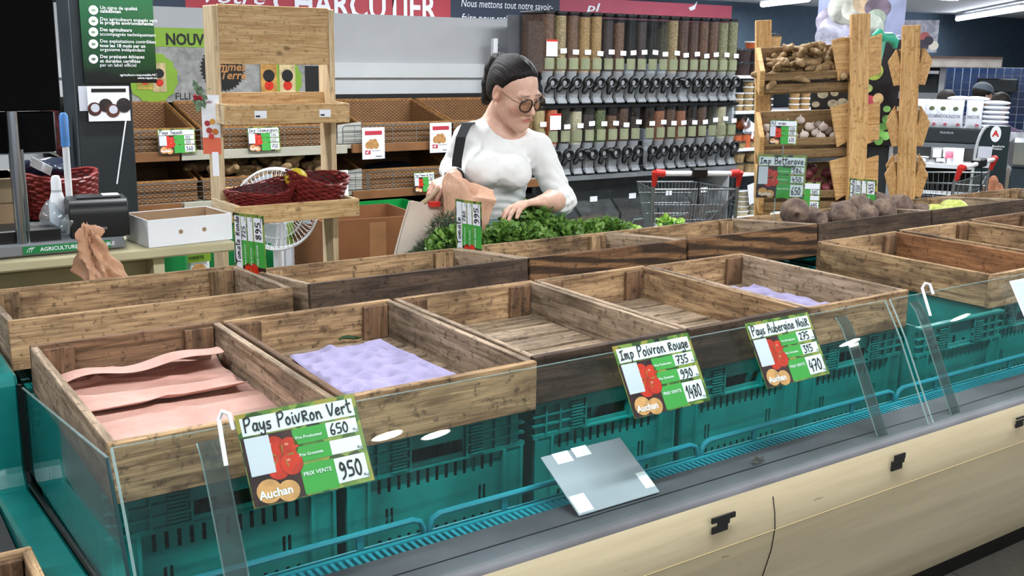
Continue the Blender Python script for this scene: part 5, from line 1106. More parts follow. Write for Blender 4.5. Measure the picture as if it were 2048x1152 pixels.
pc = at(1485, 240, DYf+.03); o = MB().grid(lambda u, v: (.14*u, .03*math.sin(u*2.5), .11*v), 8, 2).o('paper_notice', M_paper, None, (pc.x+.01, DYf+.03, SZ[2]+.12), (0, .45, 0), thick=.001); tag(o, 'tilted blank white notice on the orange tubs', 'notice')
tubs((1475, 1506), 3, ('oat', 'oat'), .066, .078, 3, 'squat tub of brown oats low on the white shelves', 'oat tubs on the fourth shelf')
tubs((1492, 1518, 1545), 4, ('pale', 'pale', 'seed'), .055, .036, 5, 'flat cream tub in the lowest visible stacks', 'cream tubs on the lowest shelf')
pc = at(1498, 410, DYf-.01); o = MB().b2((0, -.001, 0), (.17, 0, .15)).o('paper_notice', M_paper, None, (pc.x, DYf-.012, pc.z), (0, -.22, 0)); tag(o, 'tilted white notice hanging on the low white shelf', 'notice')
# ------------------------------------------------------------------ shopping trolleys
def trolley(pl, pr, depth, label):
    pl = Vector(pl); pr = Vector(pr); d = (pr-pl); W = d.length; a = d.normalized(); n = Vector((-a.y, a.x, 0)); zH = pl.z
    e = E('shopping_trolley', label, 'trolley', (pl.x, pl.y, 0)); e.matrix_world = Matrix(((a.x, n.x, 0, pl.x), (a.y, n.y, 0, pl.y), (0, 0, 1, 0), (0, 0, 0, 1)))
    MB().tube([(.04, 0, zH), (W-.04, 0, zH)], .014, 12).o('handle', M_white, e, smooth=True)
    for x in (.0, W): MB().tube([(x-.005 if x else 0, 0, zH+.004), (x+(.05 if x == 0 else -.05), 0, zH)], .021, 10).tube([(x, 0, zH+.01), (x, .02, zH-.07)], [.02, .012], 8).o('handle_end', M_red, e, smooth=True)
    lk = MB().b2((W*.42, -.03, zH-.022), (W*.60, .03, zH+.03)).o('coin_lock', M_black, e, bevel=.008); MB().tube([(W*.5, -.02, zH-.02), (W*.5, -.024, zH-.10), (W*.5, -.03, zH-.16)], [.004, .004, .010], 6).o('lock_chain', M_black, lk)
    z1, z0 = zH-.09, zH-.42; t = .10
    for x in (0, W): MB().tube([(x, .01, zH), (x, .03, z1), (x, .06, .12)], .010, 8).o('side_tube', M_steel, e, smooth=True)
    R0 = [(0, .03, z1), (W, .03, z1), (W-t*.6, depth, z1-.03), (t*.6, depth, z1-.03)]; R1 = [(.03, .06, z0), (W-.03, .06, z0), (W-t, depth-.06, z0+.06), (t, depth-.06, z0+.06)]
    for R in (R0, R1): MB().tube(R, .005, 6, closed=True).o('basket_rim', M_steel, e, smooth=True)
    def panel(p, q, r, s, nw, nh, nm):
        mb = MB(); p, q, r, s = map(Vector, (p, q, r, s))
        for k in range(nw+1): u = k/nw; mb.tube([p.lerp(q, u), s.lerp(r, u)], .0017, 4)
        for k in range(1, nh): u = k/nh; mb.tube([p.lerp(s, u), q.lerp(r, u)], .0017, 4)
        o = mb.o(nm, M_steel, e); o['kind'] = 'stuff'
    panel(R0[0], R0[1], R1[1], R1[0], 22, 4, 'rear_mesh'); panel(R0[0], R0[3], R1[3], R1[0], 15, 4, 'side_mesh'); panel(R0[1], R0[2], R1[2], R1[1], 15, 4, 'side_mesh'); panel(R0[3], R0[2], R1[2], R1[3], 16, 4, 'front_mesh'); panel(R1[0], R1[1], R1[2], R1[3], 14, 18, 'floor_mesh')
    MB().tube([(W*.98, .035, z1-.02), (W*.55, .05, z0+.08), (W*.5, .05, z0+.06)], .005, 6).o('seat_brace', M_steel, e)
    MB().tube([(.02, .06, .12), (t, depth*.9, .12), (W-t, depth*.9, .12), (W-.02, .06, .12)], .009, 8).o('chassis', M_steel, e, smooth=True)
    for (x, y) in ((.02, .06), (W-.02, .06), (t, depth*.9), (W-t, depth*.9)): MB().lathe([(0, -.012), (.055, -.012), (.06, 0), (.055, .012), (0, .012)], 18, Matrix.Translation((x, y, .06)) @ Matrix.Rotation(PI/2, 4, 'Y')).o('wheel', M_black, e, smooth=40)
    for s in (0, 1): MB().tube([(.1+s*(W-.2), .06, z0), (t+s*(W-2*t), depth*.7, .13)], .006, 6).o('basket_stay', M_steel, e)
    return e
trolley(atz(1311, 347, 1.0), atz(1480, 347, 1.0), .62, 'wire shopping trolley parked before the bulk dispensers')
trolley(atz(1922, 337, 1.0), atz(1990, 318, 1.0), .52, 'wire shopping trolley at the right in front of the dark chilled shelves')

# ------------------------------------------------------------------ slatted wooden crate stands
W_st = wood('stand_pine', '#d6ae78', '#bb8c55', '#8a5c30', .15, knots=.55, rough=.6); W_sl = wood('stand_slat', '#9c7f5c', '#7d6344', '#5a4530', .2, knots=.2)
def crate_stand(near, ax, L, label, zs, gname, zt=1.80, back=True, d=.20, plates=True):
    ax = Vector(ax).normalized(); n = Vector((-ax.y, ax.x, 0)) # points away
    e = E('crate_stand', label, 'display stand', (0, 0, 0)); e.matrix_world = Matrix.Translation((near[0], near[1], 0)) @ Matrix.Translation((0, 0, .9)) @ Matrix.Rotation(math.radians(-3.2), 4, Vector((.72, .69, 0))) @ Matrix.Translation((0, 0, -.9)) @ Matrix(((ax.x, n.x, 0, 0), (ax.y, n.y, 0, 0), (0, 0, 1, 0), (0, 0, 0, 1)))
    # local: near post at x=0, far post at x=-L
    for x, w, yy in ((0, .080, -.13 if plates else 0), (-L, .072, .13 if plates else 0)): MB().box((0, 0, 0), (zt, .045 if plates else .085, w)).o('post', W_st, e, (x, yy, zt/2), Matrix(((0, 0, 1), (0, 1, 0), (1, 0, 0))), bevel=.003)
    MB().box((0, 0, 0), (L, .03, .06)).o('cross_rail', W_st, e, (-L/2, 0, .25))
    out = []
    for side in ((-1, 1) if back else (-1,)):
        for z in zs:
            c = O('hanging_crate', None, e, (-L/2, side*.03, z), (math.radians(18) if side < 0 else math.radians(-18), 0, 0)); c.empty_display_size = .02
            w, h = L+.01, .15; s = side
            me = MB().box((-L/2, 0, 0), (.001, .001, .001))
            # parts sit directly under the stand
            Mx = Matrix.Translation((-L/2-(.015 if plates else 0), (.11 if plates else side*.018), z)) @ Matrix.Rotation(math.radians(16 if plates else 9)*(-side), 4, 'X')
            def part(nm, m, lo, hi):
                o = MB().b2(lo, hi).o(nm, m, e, bevel=.0015); o.matrix_local = Mx; return o
            part('crate_slat', W_sl, (-w/2, s*(d-.012), .002), (w/2, s*d, .040)); part('crate_slat', W_sl, (-w/2, s*(d-.012), .060), (w/2, s*d, .094)); part('crate_slat', W_sl, (-w/2, s*.0, .02), (w/2, s*.012, .16)); part('crate_floor', W_sl, (-w/2, s*.01, -.008), (w/2, s*(d-.01), .004))
            for sx in (-1, 1):
                o = MB().prism([(s*0, -.01), (s*d, -.01), (s*(d+.012), .11), (s*.02, .165)], -.011, .011, Matrix(((0, 0, 1, 0), (1, 0, 0, 0), (0, 1, 0, 0), (0, 0, 0, 1)))).o('crate_end', W_st, e, bevel=.002); o.matrix_local = Mx @ Matrix.Translation((sx*(w/2+.012), 0, 0))
            if plates:
                for q, (a0, a1) in enumerate(((-.115, -.03), (.03, .10))): MB().prism([(a0, .17), (a1, .19), (a1-.0, .02), (a0*.72, -.01)], 0, .02, Matrix.Rotation(PI/2, 4, 'X')).o('wing_board', W_st, e, (0, -.095, z), bevel=.002)
            bpy.data.objects.remove(c); out.append((e.matrix_world @ Mx, w, d, side))
    return e, out
Hh = lambda py, d: CAMZ
zA = [at(1620, 160, 3.05).z+.01, at(1620, 295, 3.05).z+.01, at(1620, 402, 3.05).z+.01, .70]
stA, crA = crate_stand((4.005, 3.05), (.757, -.65, 0), .383, 'slatted wooden crate stand heaped with ginger behind the beetroot', zA, 'A', back=False)
nb = at(1812, 390, 3.10); stB, crB = crate_stand((nb.x, nb.y), (-.815, -.58, 0), .42, 'second slatted wooden crate stand seen end-on at the right', [zA[0]-.02, zA[1]-.02, zA[2]-.03], 'B', 1.77, d=.055, plates=False)
def fill_crate(cr, meshes, nm, cat, label, group, n, seed, sc=1.0, base=.03, rise=.10):
    M, w, d, s = cr; r = random.Random(seed); got = []; md = {'red_onion': .050, 'garlic_bulb': .042}.get(nm, .031)
    for k in range(n*7):
        if len(got) >= n: break
        u, v = r.uniform(-.46, .46), r.uniform(.10, .86); z = base+rise*(1-v)*r.uniform(.75, 1.0)+.03*(1-abs(2*u))+.014*(k % 3)
        p = M @ Vector((u*w, s*v*d, z))
        if any((p-g).length < md for g in got): continue
        got.append(p); o = O(nm, meshes[k % len(meshes)], None, p, (r.uniform(-.6, .6), r.uniform(-.6, .6), r.uniform(0, 6.28)), (sc, sc, sc)); tag(o, label, cat, group)
fill_crate(crA[0], ROOTS, 'ginger_root', 'ginger', 'ginger root piled in the top crate of the slatted stand', 'ginger roots on the stand', 60, 3, .80, .03, .10)
def onion_mesh(c, nm, r=.030):
    return MB().lathe([(0, -r*.85), (.12*r, -r*.88), (.5*r, -r*.72), (.9*r, -r*.3), (r, .05*r), (.88*r, .42*r), (.5*r, .75*r), (.16*r, .98*r), (.10*r, 1.35*r), (0, 1.4*r)], 14).mesh(nm, c, smooth=180)
O_on = onion_mesh(mat('red_onion_skin', '#6e2f33', .4, var=.35, vscale=30), 'red_onion', .026); O_ga = onion_mesh(mat('garlic_skin', '#c9b9ae', .5, var=.15), 'garlic_bulb', .022)
fill_crate(crA[2], [O_on], 'red_onion', 'onion', 'red onion in the third crate of the slatted stand', 'red onions on the stand', 40, 4, 1.0, .035, .09); fill_crate(crA[1], [O_ga], 'garlic_bulb', 'garlic', 'garlic bulb in the second crate of the slatted stand', 'garlic bulbs on the stand', 22, 6, 1.0, .03, .05)
fill_crate(crA[3], [O_on], 'red_onion', 'onion', 'red onion in the lowest crate of the slatted stand', 'red onions low on the stand', 24, 8, 1.0, .035, .09)
# cards on the stand
_p = at(1537, 288, 2.93); price_card(frame3(_p, (.757, -.65, 0), (.03, .04, 1)), .112, .100, 'Ail vrac', ('520', '610', '670'), 'small price card at 670 on the slatted stand', small=False, sleeve=False)
_p = at(1572, 420, 2.88); price_card(frame3(_p, (.757, -.65, 0), (0, .02, 1)), .135, .12, 'Oignon', ('385', '', '495'), 'price card low on the slatted stand behind the beetroot card', small=False, sleeve=False); MB().tube([(.06, -.16, -.002), (.06, .01, -.002)], .003, 6).o('card_rod', M_steel, bpy.data.objects['price_card.010'])
# string and green bag between the stands
sa = at(1690, 74, 3.0); sb = at(1800, 71, 3.05); tag(MB().tube([sa, (sa+sb)/2+Vector((0, 0, -.012)), sb], .0028, 6).o('tie_string', M_white), 'white string tied between the two crate stands', 'string')
M_gbag = mat('mint_green_film', '#3fae8e', .35, var=.15)
gk = at(1765, 80, 3.02); e = E('green_bag', 'mint green plastic bag knotted on the string between the stands', 'plastic bag', gk); 
MB().tube([(-.07, 0, .01), (-.03, 0, .025), (0, 0, .012), (.04, -.01, .012), (.075, -.01, -.005), (.085, -.01, -.035)], [.012, .026, .022, .024, .022, .008], 9).o('knot', M_gbag, e, smooth=True); MB().grid(lambda u, v: (-.02-.045*v+.05*(u-.5)*(1+.4*v), -.012-.01*math.sin(u*7), .01-.16*v*(1-.2*math.sin(u*3))), 10, 10).o('tail', M_gbag, e, smooth=True, thick=.0015)
# ------------------------------------------------------------------ fruit poster pillar
ang = .93; pr_ = Vector((math.cos(ang), -math.sin(ang), 0)); pn = Vector((math.sin(ang), math.cos(ang), 0))
def PF(px, py, D):
    d = ray(px, py); d = d*(D/(CAMM[2] @ d)); return Vector((d[0], d[1], d[2]+CAMZ))
PD = 6.0; c0 = PF(1617, 285, PD); c1 = PF(1777, 285, PD); wP = (c1-c0).length
pl_ = E('poster_pillar', 'charcoal pillar with metal edges carrying a tall fruit poster', 'pillar', (c0.x, c0.y, 0)); pl_.matrix_world = Matrix(((pr_.x, pn.x, 0, c0.x), (pr_.y, pn.y, 0, c0.y), (0, 0, 1, 0), (0, 0, 0, 1)))
MB().b2((wP*.66, .02, 0), (wP*.98, .14, CEIL)).o('pillar_core', M_dark, pl_)
for x in (.645, .955): MB().b2((wP*x, .005, 0), (wP*(x+.045), .05, CEIL)).o('metal_edge', mat('pale_metal_edge', '#aeb4bf', .35, metal=.4), pl_)
pz = c0.z; pt = PF(1700, -20, PD).z
MB().b2((0, -.008, pz), (wP, 0, pt)).o('poster_sheet', mat('poster_dark', '#16141c', .35, var=.5, vscale=14), pl_)
zz = PF(1700, 80, PD).z; MB().b2((0, -.010, zz), (wP, -.008, pt)).o('poster_top', mat('poster_lavender', '#8f97b8', .4, var=.25, vscale=5), pl_)
FR = [(1640, 45, 34, '#b8a4b4'), (1668, 60, 26, '#c9c2d2'), (1690, 20, 30, '#c9c8a0'), (1712, 22, 26, '#cfcaa0'), (1728, 10, 20, '#c99a4a'), (1755, 20, 24, '#4a2a32'), (1752, 40, 18, '#a9c08a'), (1740, 60, 26, '#c2cfa6'), (1650, 75, 26, '#d5d2e2'), (1748, 142, 17, '#9fae3c'), (1735, 175, 10, '#a3b45a'), (1738, 203, 15, '#a8303c'), (1756, 195, 10, '#c9a46a'), (1765, 250, 9, '#5d9a3c'), (1772, 235, 8, '#6aa848'), (1758, 262, 9, '#5d9a3c'), (1770, 268, 9, '#6fae4c'), (1757, 278, 8, '#5d9a3c'), (1773, 215, 7, '#79b355'), (1745, 120, 14, '#6a2020')]
def soft(c, py):
    a = [int(c[i:i+2], 16) for i in (1, 3, 5)]; b = (150, 154, 178); w = .5 if py < 100 else .15; return '#%02x%02x%02x' % tuple(int(x*(1-w)+y*w) for x, y in zip(a, b))
for k, (px, py, r, c) in enumerate(FR):
    c = soft(c, py)
    p = PF(px, py, PD); rel = p-c0; u = rel.dot(pr_); mb = MB(); rr = r/FPX*PD; u = min(max(u, rr*.9), wP-rr*.9); disc(mb, 0, 0, rr, 0, 24, sy=.82+.3*((k*7) % 5)/5); mb.o('fruit_print', mat('poster_fruit_%d' % k, c, .4, var=.45, vscale=9), pl_, (u, -.0105-.0003*k, p.z), (PI/2, 0, 0), recalc=False)
b0, b1 = PF(1618, 215, PD), PF(1700, 165, PD); mw = (b1-b0).dot(pr_)
sv = MB().b2((0, -.022, b0.z), (mw, -.014, b1.z)).o('mushroom_panel', mat('mushroom_dark', '#15110f', .4, var=.4, vscale=20), pl_)
for k, (u, v, r) in enumerate(((.28, .55, .030), (.58, .60, .022), (.55, .2, .028), (.12, .15, .022), (.8, .25, .03))): mb = MB(); disc(mb, 0, 0, r, 0, 16, sy=.8); mb.o('mushroom_print', mat('mushroom_print', '#8c8068', .5, var=.3, vscale=40), sv, (u*mw, -.0225-.0002*k, b0.z+v*(b1.z-b0.z)), (PI/2, 0, 0), recalc=False)
O('lettering', text_mesh('Servez-vous', .034, M_sticker), sv, (mw*.28, -.0235, b1.z-.030), (PI/2, 0, 0))
# ------------------------------------------------------------------ dark chilled shelving at the right
CD = 8.2; ca = 1.00; cr_ = Vector((math.cos(ca), -math.sin(ca), 0)); cn = Vector((math.sin(ca), math.cos(ca), 0)); co = PF(1770, 262, CD)
def cab(name, label, cat, o=co): 
    e = E(name, label, cat, (o.x, o.y, 0)); e.matrix_world = Matrix(((cr_.x, cn.x, 0, o.x), (cr_.y, cn.y, 0, o.y), (0, 0, 1, 0), (0, 0, 0, 1))); return e
def cu(px, D=CD): return (PF(px, 262, D)-co).dot(cr_)
def cz(py, D=CD): return PF(1870, py, D).z
ch = cab('chilled_cabinet', 'black open chilled cabinet with a lit shelf behind the second crate stand', 'cabinet')
uA, uB = cu(1740), cu(1995)
MB().b2((uA, .0, cz(283)), (uB, .5, cz(253))).o('top_ledge', M_dark, ch, bevel=.01); MB().b2((uA, .45, 0), (uB, .5, cz(250))).o('back_wall', M_black, ch); MB().b2((uA, .0, cz(292)), (uB, .06, cz(283))).o('canopy', mat('cab_grey', '#6a7076', .4), ch)
MB().b2((uA, .05, cz(332)), (uB, .45, cz(327))).o('lit_shelf', mat('bright_shelf', '#e6e8ee', .4), ch); MB().b2((uA, .03, cz(334)), (uB, .05, cz(325))).o('shelf_lip', M_white, ch); MB().b2((uA, .0, 0), (uB, .4, cz(392))).o('base', M_dark, ch); MB().b2((uA, -.02, cz(386)), (uB, .0, cz(379))).o('lit_strip', M_white, ch)
O('lettering', text_mesh('TRAITEUR', .022, M_sticker, .0), ch, (cu(1880), -.002, cz(264)), (PI/2, 0, 0))
_l = bpy.data.lights.new('shelf_light', 'AREA'); _l.shape = 'RECTANGLE'; _l.size = uB-uA-.1; _l.size_y = .04; _l.energy = 9; O('shelf_light', _l, ch, ((uA+uB)/2, .12, cz(294)))
for k, (px, h, m) in enumerate(((1820, .03, M_smoke), (1850, .05, M_smoke), (1880, .16, M_smoke), (1888, .06, M_dark), (1905, .15, M_paper), (1918, .17, M_paper), (1780, .04, M_dark))): 
    e = cab('food_pack', ['low clear food tray', 'flat clear food tray', 'stack of dark clear trays', 'small dark tub', 'white carton with red print', 'taller white carton', 'black food tray by the post'][k]+' on the lit chilled shelf', 'food pack'); w = .05; MB().b2((cu(px)-w, .12, cz(327)+.001), (cu(px)+w, .24, cz(327)+h)).o('pack', m, e, bevel=.006); MB().b2((cu(px)-w*.7, .117, cz(327)+h*.3), (cu(px)+w*.5, .12, cz(327)+h*.7)).o('pack_label', M_sticker if k != 4 else M_bpink, e)
M_nbag = mat('white_nut_bag', '#dfe2ea', .3, var=.05)
def nut_bag(px, label, rot=0):
    e = cab('nut_bag', label, 'bag'); e['group'] = 'white nut bags'; u = cu(px); zb = cz(253)+.002; hh = .215; w = .062
    me = dmesh('nutbag', lambda: MB().grid(lambda a, b: ((.062-.004*math.sin(b*PI))*math.cos(PI+2*PI*a)*(1 if b < .9 else .98), .030*math.sin(PI*min(1, b*1.05))**.5*math.sin(PI+2*PI*a)+.002*math.sin(a*40), .215*b), 28, 12).mesh('bag_body', M_nbag, smooth=60))
    b = O('bag_body', me, e, (u, .07, zb)); mb = MB(); disc(mb, 0, 0, .020, 0, 16, sy=.8); mb.o('nut_print', mat('nut_print', '#5f6a4a', .5, var=.3, vscale=40), b, (0, -.032, hh*.68), (PI/2, 0, 0), recalc=False); O('lettering', text_mesh('NOIX', .034, mat('grey_letter', '#6f7684', .5), .01), b, (-.048, -.033, hh*.36), (PI/2, 0, 0)); mb = MB(); disc(mb, 0, 0, .014, 0, 12, sy=.7); mb.o('pink_print', M_bpink, b, (.025, -.030, hh*.12), (PI/2, 0, 0), recalc=False)
for k, px in enumerate((1832, 1860, 1882, 1907, 1944)): nut_bag(px, 'white walnut bag standing on the dark ledge, %s from the crate stand' % ORD[k])
for k in range(6):
    e = cab('nut_bag', 'white nut bag lying flat in the pile at the ledge end, %s from the bottom' % ORD[k], 'bag'); e['group'] = 'flat nut bags'; MB().ball((cu(1985), .10, cz(253)+.020+.036*k), (.10, .06, .0185), 16, 8).o('bag_body', M_nbag, e, smooth=180)
for k, px in enumerate((1915, 1945)): e = cab('nut_bag', 'white nut bag lying across the standing bags, %s' % ('left' if k == 0 else 'right'), 'bag'); MB().ball((cu(px), .15, cz(253)+.225), (.10, .055, .02), 16, 8).o('bag_body', M_nbag, e, smooth=180)
# tall back unit and dark wall panel behind
bu = cab('deli_back_unit', 'dark deli back unit with a pale canopy far behind the nut bags', 'cabinet'); D2 = 11.5
u0, u1 = cu(1700), cu(1905); bo = 3.0
def P2(px, py, D=D2): p = PF(px, py, D); r = p-co; return r.dot(cr_), r.dot(cn), p.z
a = P2(1745, 130); b = P2(2002, 116); MB().b2((a[0], a[1], P2(1900, 135)[2]), (b[0], a[1]+.3, P2(1900, 114)[2])).o('canopy', mat('canopy_cream', '#b4aca4', .5), bu, bevel=.01); MB().b2((a[0], a[1]-.01, P2(1900, 117)[2]), (b[0], a[1], P2(1900, 113)[2])).o('canopy_edge', mat('canopy_brown', '#5a4238', .5), bu)
MB().b2((a[0], a[1]+.25, 0), (P2(1885, 150)[0], a[1]+.35, P2(1900, 135)[2])).o('dark_back', M_dark, bu); MB().b2((P2(1885, 150)[0]-.03, a[1]+.2, 0), (P2(1885, 150)[0]+.03, a[1]+.26, P2(1900, 135)[2])).o('corner_post', M_lgrey, bu)
MB().b2((a[0], a[1]+.1, P2(1850, 198)[2]), (P2(1885, 150)[0], a[1]+.25, P2(1850, 185)[2])).o('steel_top', M_steel, bu); MB().b2((a[0], a[1]-.05, P2(1850, 147)[2]), (P2(1878, 150)[0], a[1]+.1, P2(1850, 141)[2])).o('steel_rail', M_chrome, bu)
# blue tiled wall: each tile a piece
tw = cab('tiled_wall', 'blue tiled wall with pale joints behind the deli', 'wall'); t0 = P2(1888, 188); t1 = P2(2060, 136); M_btile = mat('blue_tile', '#22375e', .25, var=.15, vscale=3); ts = .085
MB().b2((t0[0], t0[1]+.30, 0), (t1[0], t0[1]+.36, t1[2])).o('joint_bed', mat('pale_joint', '#aeb8c8', .7), tw); bt_ = bxm((ts-.008, .012, ts-.008), M_btile, 0)
nx = int((t1[0]-t0[0])/ts); nzn = 8
for i in range(nx):
    for j in range(nzn): O('tile', bt_, tw, (t0[0]+(i+.5)*ts, t0[1]+.297, t1[2]-(j+.5)*ts))
hd = P2(1953, 182); h2 = P2(2032, 157); o = MB().b2((hd[0], hd[1]-.3, hd[2]), (h2[0], hd[1]+.2, h2[2])).o('hood', M_dark, bu, bevel=.01)
# counter at the far right
fr_ = PF(2008, 390, 7.2); dl = cab('deli_case', 'stainless deli counter with curved glass at the right edge', 'deli counter'); v0 = (fr_-co).dot(cn); u0 = (fr_-co).dot(cr_)
def z7(py): return PF(2030, py, 7.2).z
MB().b2((u0, v0, z7(336)), (u0+1.4, v0+.7, z7(274))).o('steel_top', M_chrome, dl, bevel=.03); MB().b2((u0+.03, v0+.02, 0), (u0+1.4, v0+.65, z7(336))).o('dark_base', mat('deli_blue_grey', '#2d3b44', .3), dl); MB().b2((u0, v0-.004, 0), (u0+.02, v0+.02, z7(336))).o('steel_edge', M_chrome, dl)
MB().b2((u0+.2, v0+.9, z7(222)), (u0+1.6, v0+1.2, z7(216))).o('rear_shelf', M_white, dl); MB().b2((u0+.3, v0+.9, 0), (u0+.34, v0+1.2, z7(216))).o('rear_post', M_steel, dl)
# totem board with emblem
tb = PF(1932, 392, 6.9); tt = cab('totem_board', 'dark totem board with a white oval emblem and rounded corner', 'sign board'); v0 = (tb-co).dot(cn); u0 = (tb-co).dot(cr_); wT = (PF(2005, 392, 6.9)-tb).dot(cr_); zT = PF(1970, 249, 6.9).z
poly = [(0, 0), (wT, 0), (wT, zT), (wT*.42, zT)]+[(wT*.42-wT*.30*math.sin(k*PI/12), zT-.0-.22*(1-math.cos(k*PI/12))) for k in range(1, 7)]+[(0.02, zT*.62)]
MX = Matrix(((1, 0, 0, u0), (0, 0, 1, v0), (0, 1, 0, 0), (0, 0, 0, 1))); MB().prism(poly, 0, .03, MX).o('board', mat('totem_dark', '#1a2b30', .3, var=.1), tt); MB().tube([(u0+x, v0-.004, z) for x, z in poly[3:]], .010, 6).o('pale_edge', M_lgrey, tt)
ep = PF(1990, 265, 6.9); eu = (ep-co).dot(cr_); mb = MB(); disc(mb, 0, 0, .032, 0, 24, sy=1.65); em = mb.o('emblem_oval', M_paper, tt, (eu, v0-.003, ep.z), (PI/2, 0, 0), recalc=False); O('lettering', text_mesh('A', .055, M_red, .04), em, (-.019, -.016, .001)); 
for s, py in (('Boucherie', 291), ('Traiteur', 296)): p = PF(1983, py, 6.9); O('lettering', text_mesh(s, .018, M_paper, .02), tt, ((p-co).dot(cr_), v0-.004, p.z), (PI/2, 0, 0))
p = PF(1952, 333, 6.9); MB().b2(((p-co).dot(cr_), v0-.003, p.z), ((p-co).dot(cr_)+.085, v0-.001, p.z+.14)).o('grey_print', M_sticker, tt); 
for k in range(3): p = PF(1975+10*k, 380-14*(k % 2), 6.9); MB().ball(((p-co).dot(cr_), v0-.004, p.z), (.035, .006, .06), 12, 8).o('food_print', mat('ham_print', '#b97a5a', .5, var=.3, vscale=30), tt, smooth=180)
# wall picture high at the back
D3 = 13.0; e = cab('wall_picture', 'pale printed picture of bottles on the dark back wall', 'picture'); a = P2(1780, 104, D3); b = P2(1880, 42, D3); MB().b2((a[0], a[1], a[2]), (b[0], a[1]+.03, b[2])).o('panel', mat('picture_print', '#a7a6b2', .5, var=.45, vscale=9), e)
for k, (px, py, r, c) in enumerate(((1850, 75, 10, '#b05a5a'), (1862, 60, 8, '#8a8c9c'), (1868, 92, 9, '#d6cfc0'), (1845, 92, 12, '#3d3446'), (1858, 82, 9, '#2d2a36'))): q = P2(px, py, D3); mb = MB(); disc(mb, 0, 0, r/FPX*D3, 0, 14); mb.o('picture_shape', mat('pic_%d' % k, c, .5), e, (q[0], a[1]-.002-.001*k, q[2]), (PI/2, 0, 0), recalc=False)
# dark soffit wall behind the fascia at right
st(MB().b2((at(1463, 30, 8.0).x, 9.2, 0), (16.5, 9.3, CEIL)).o('wall_partition', M_navy)) if False else None


# long lit battens seen at the top right
for (a, b) in (((1915, 38), (2046, 16)), ((1525, 9), (1616, -2))):
    p0 = atz(*a, CEIL-.08); p1 = atz(*b, CEIL-.08)
    if p1.y > 13.2 or p0.y > 13.2: k_ = 13.0/max(p0.y, p1.y); p0 = Vector((p0.x*k_, p0.y*k_, CAMZ+(p0.z-CAMZ)*k_)); p1 = Vector((p1.x*k_, p1.y*k_, CAMZ+(p1.z-CAMZ)*k_))
    m_ = (p0+p1)/2; d_ = (p1-p0); L_ = d_.length/2; e = E('ceiling_light', 'long lit fluorescent batten at the top right over the %s' % ('deli' if a[0] > 1800 else 'white shelving'), 'ceiling light', m_, math.atan2(d_.y, d_.x), 'fluorescent battens')
    MB().b2((-L_, -.05, .045), (L_, .05, .078)).o('housing', M_white, e); MB().tube([(-L_, 0, 0), (L_, 0, 0)], .045, 10).o('tube', M_tube, e, smooth=True)
    l = bpy.data.lights.new('tube_light', 'AREA'); l.shape = 'RECTANGLE'; l.size = 2*L_; l.size_y = .1; l.energy = 60; O('tube_light', l, e, (0, 0, -.06))
# ------------------------------------------------------------------ people
class Prims:
    def __init__(s): s.L = []
    def cone(s, a, b, ra, rb, k=.015):
        a = np.array(a, float); b = np.array(b, float); c = (a+b)/2; s.L.append((lambda p: sd_cone(p, a, b, ra, rb), c, np.linalg.norm(b-a)/2+max(ra, rb), k, 1)); return s
    def ell(s, c, r, k=.02, R=None, sub=0): c = np.array(c, float); s.L.append((lambda p: sd_ell(p, c, r, R), c, max(r), k, -1 if sub else 1)); return s
    def __call__(s, p, off=0):
        d = np.full(len(p), .5)
        for fn, c, r, k, sg in s.L:
            m = np.linalg.norm(p-c, axis=1) < r+.07
            if not m.any(): continue
            v = fn(p[m]); d[m] = smin(d[m], v, k) if sg > 0 else smax(d[m], -v, k)
        return d-off
    def merge(s, o): s.L += o.L; return s
    def bounds(s): A = np.array([c-r for _, c, r, _, g in s.L if g > 0]); B = np.array([c+r for _, c, r, _, g in s.L if g > 0]); return A.min(0)-.03, B.max(0)+.03
def V(p): return np.array(tuple(p), float)
CR, CUp, CF = V(CAMM[0]), V(CAMM[1]), V(CAMM[2])
def hand(P, w, d, n, left, curl, spread=.10, thumb=.5, sc=1.0):
    d = d/np.linalg.norm(d); n = n-d*(n@d); n /= np.linalg.norm(n); t = np.cross(d, -n)*(1 if left else -1)
    L = [(.030, .070, .046), (.010, .075, .050), (-.010, .072, .047), (-.028, .064, .038)]  # (side offset, knuckle, finger length)
    for k, (o, kn, fl) in enumerate(L):
        b = w+(d*kn+t*o)*sc; P.cone(w+(d*.012+t*o*.55)*sc, b, .0135*sc, .0105*sc, .010)
        dd = d+t*(o*spread*30*.05); dd /= np.linalg.norm(dd); p = b; c = curl if not isinstance(curl, (list, tuple)) else curl[k]
        for j, (s_, r0, r1) in enumerate(((.95, .0092, .0085), (.62, .0085, .0078), (.5, .0078, .0066))):
            a = c*(.75 if j == 0 else 1.0); dd = dd*math.cos(a)+n*math.sin(a); nn = n-dd*(n@dd); n2 = nn/np.linalg.norm(nn) if np.linalg.norm(nn) > 1e-6 else n
            q = p+dd*fl*s_*.78*sc; P.cone(p, q, r0*sc, r1*sc, .004); p = q
            dd = dd/np.linalg.norm(dd)
    b = w+(d*.022+t*.026)*sc; q = b+(t*.65+d*.65+n*thumb)*.030*sc; P.cone(w+d*.01*sc, b, .014*sc, .013*sc, .01); P.cone(b, q, .012*sc, .0095*sc, .006); P.cone(q, q+(d*.9+t*.15+n*thumb)*.026*sc, .0095*sc, .0075*sc, .005)
def frame_head(c, yaw, pitch, roll=0):
    y = np.array([math.sin(yaw)*math.cos(pitch), -math.cos(yaw)*math.cos(pitch), -math.sin(pitch)]); z = np.array([0, 0, 1.0]); x = np.cross(y, z); x /= np.linalg.norm(x); z = np.cross(x, y)
    x, z = x*math.cos(roll)+z*math.sin(roll), -x*math.sin(roll)+z*math.cos(roll); R = np.stack([x, y, z], 1); return (lambda q: c+R@np.array(q, float)), R
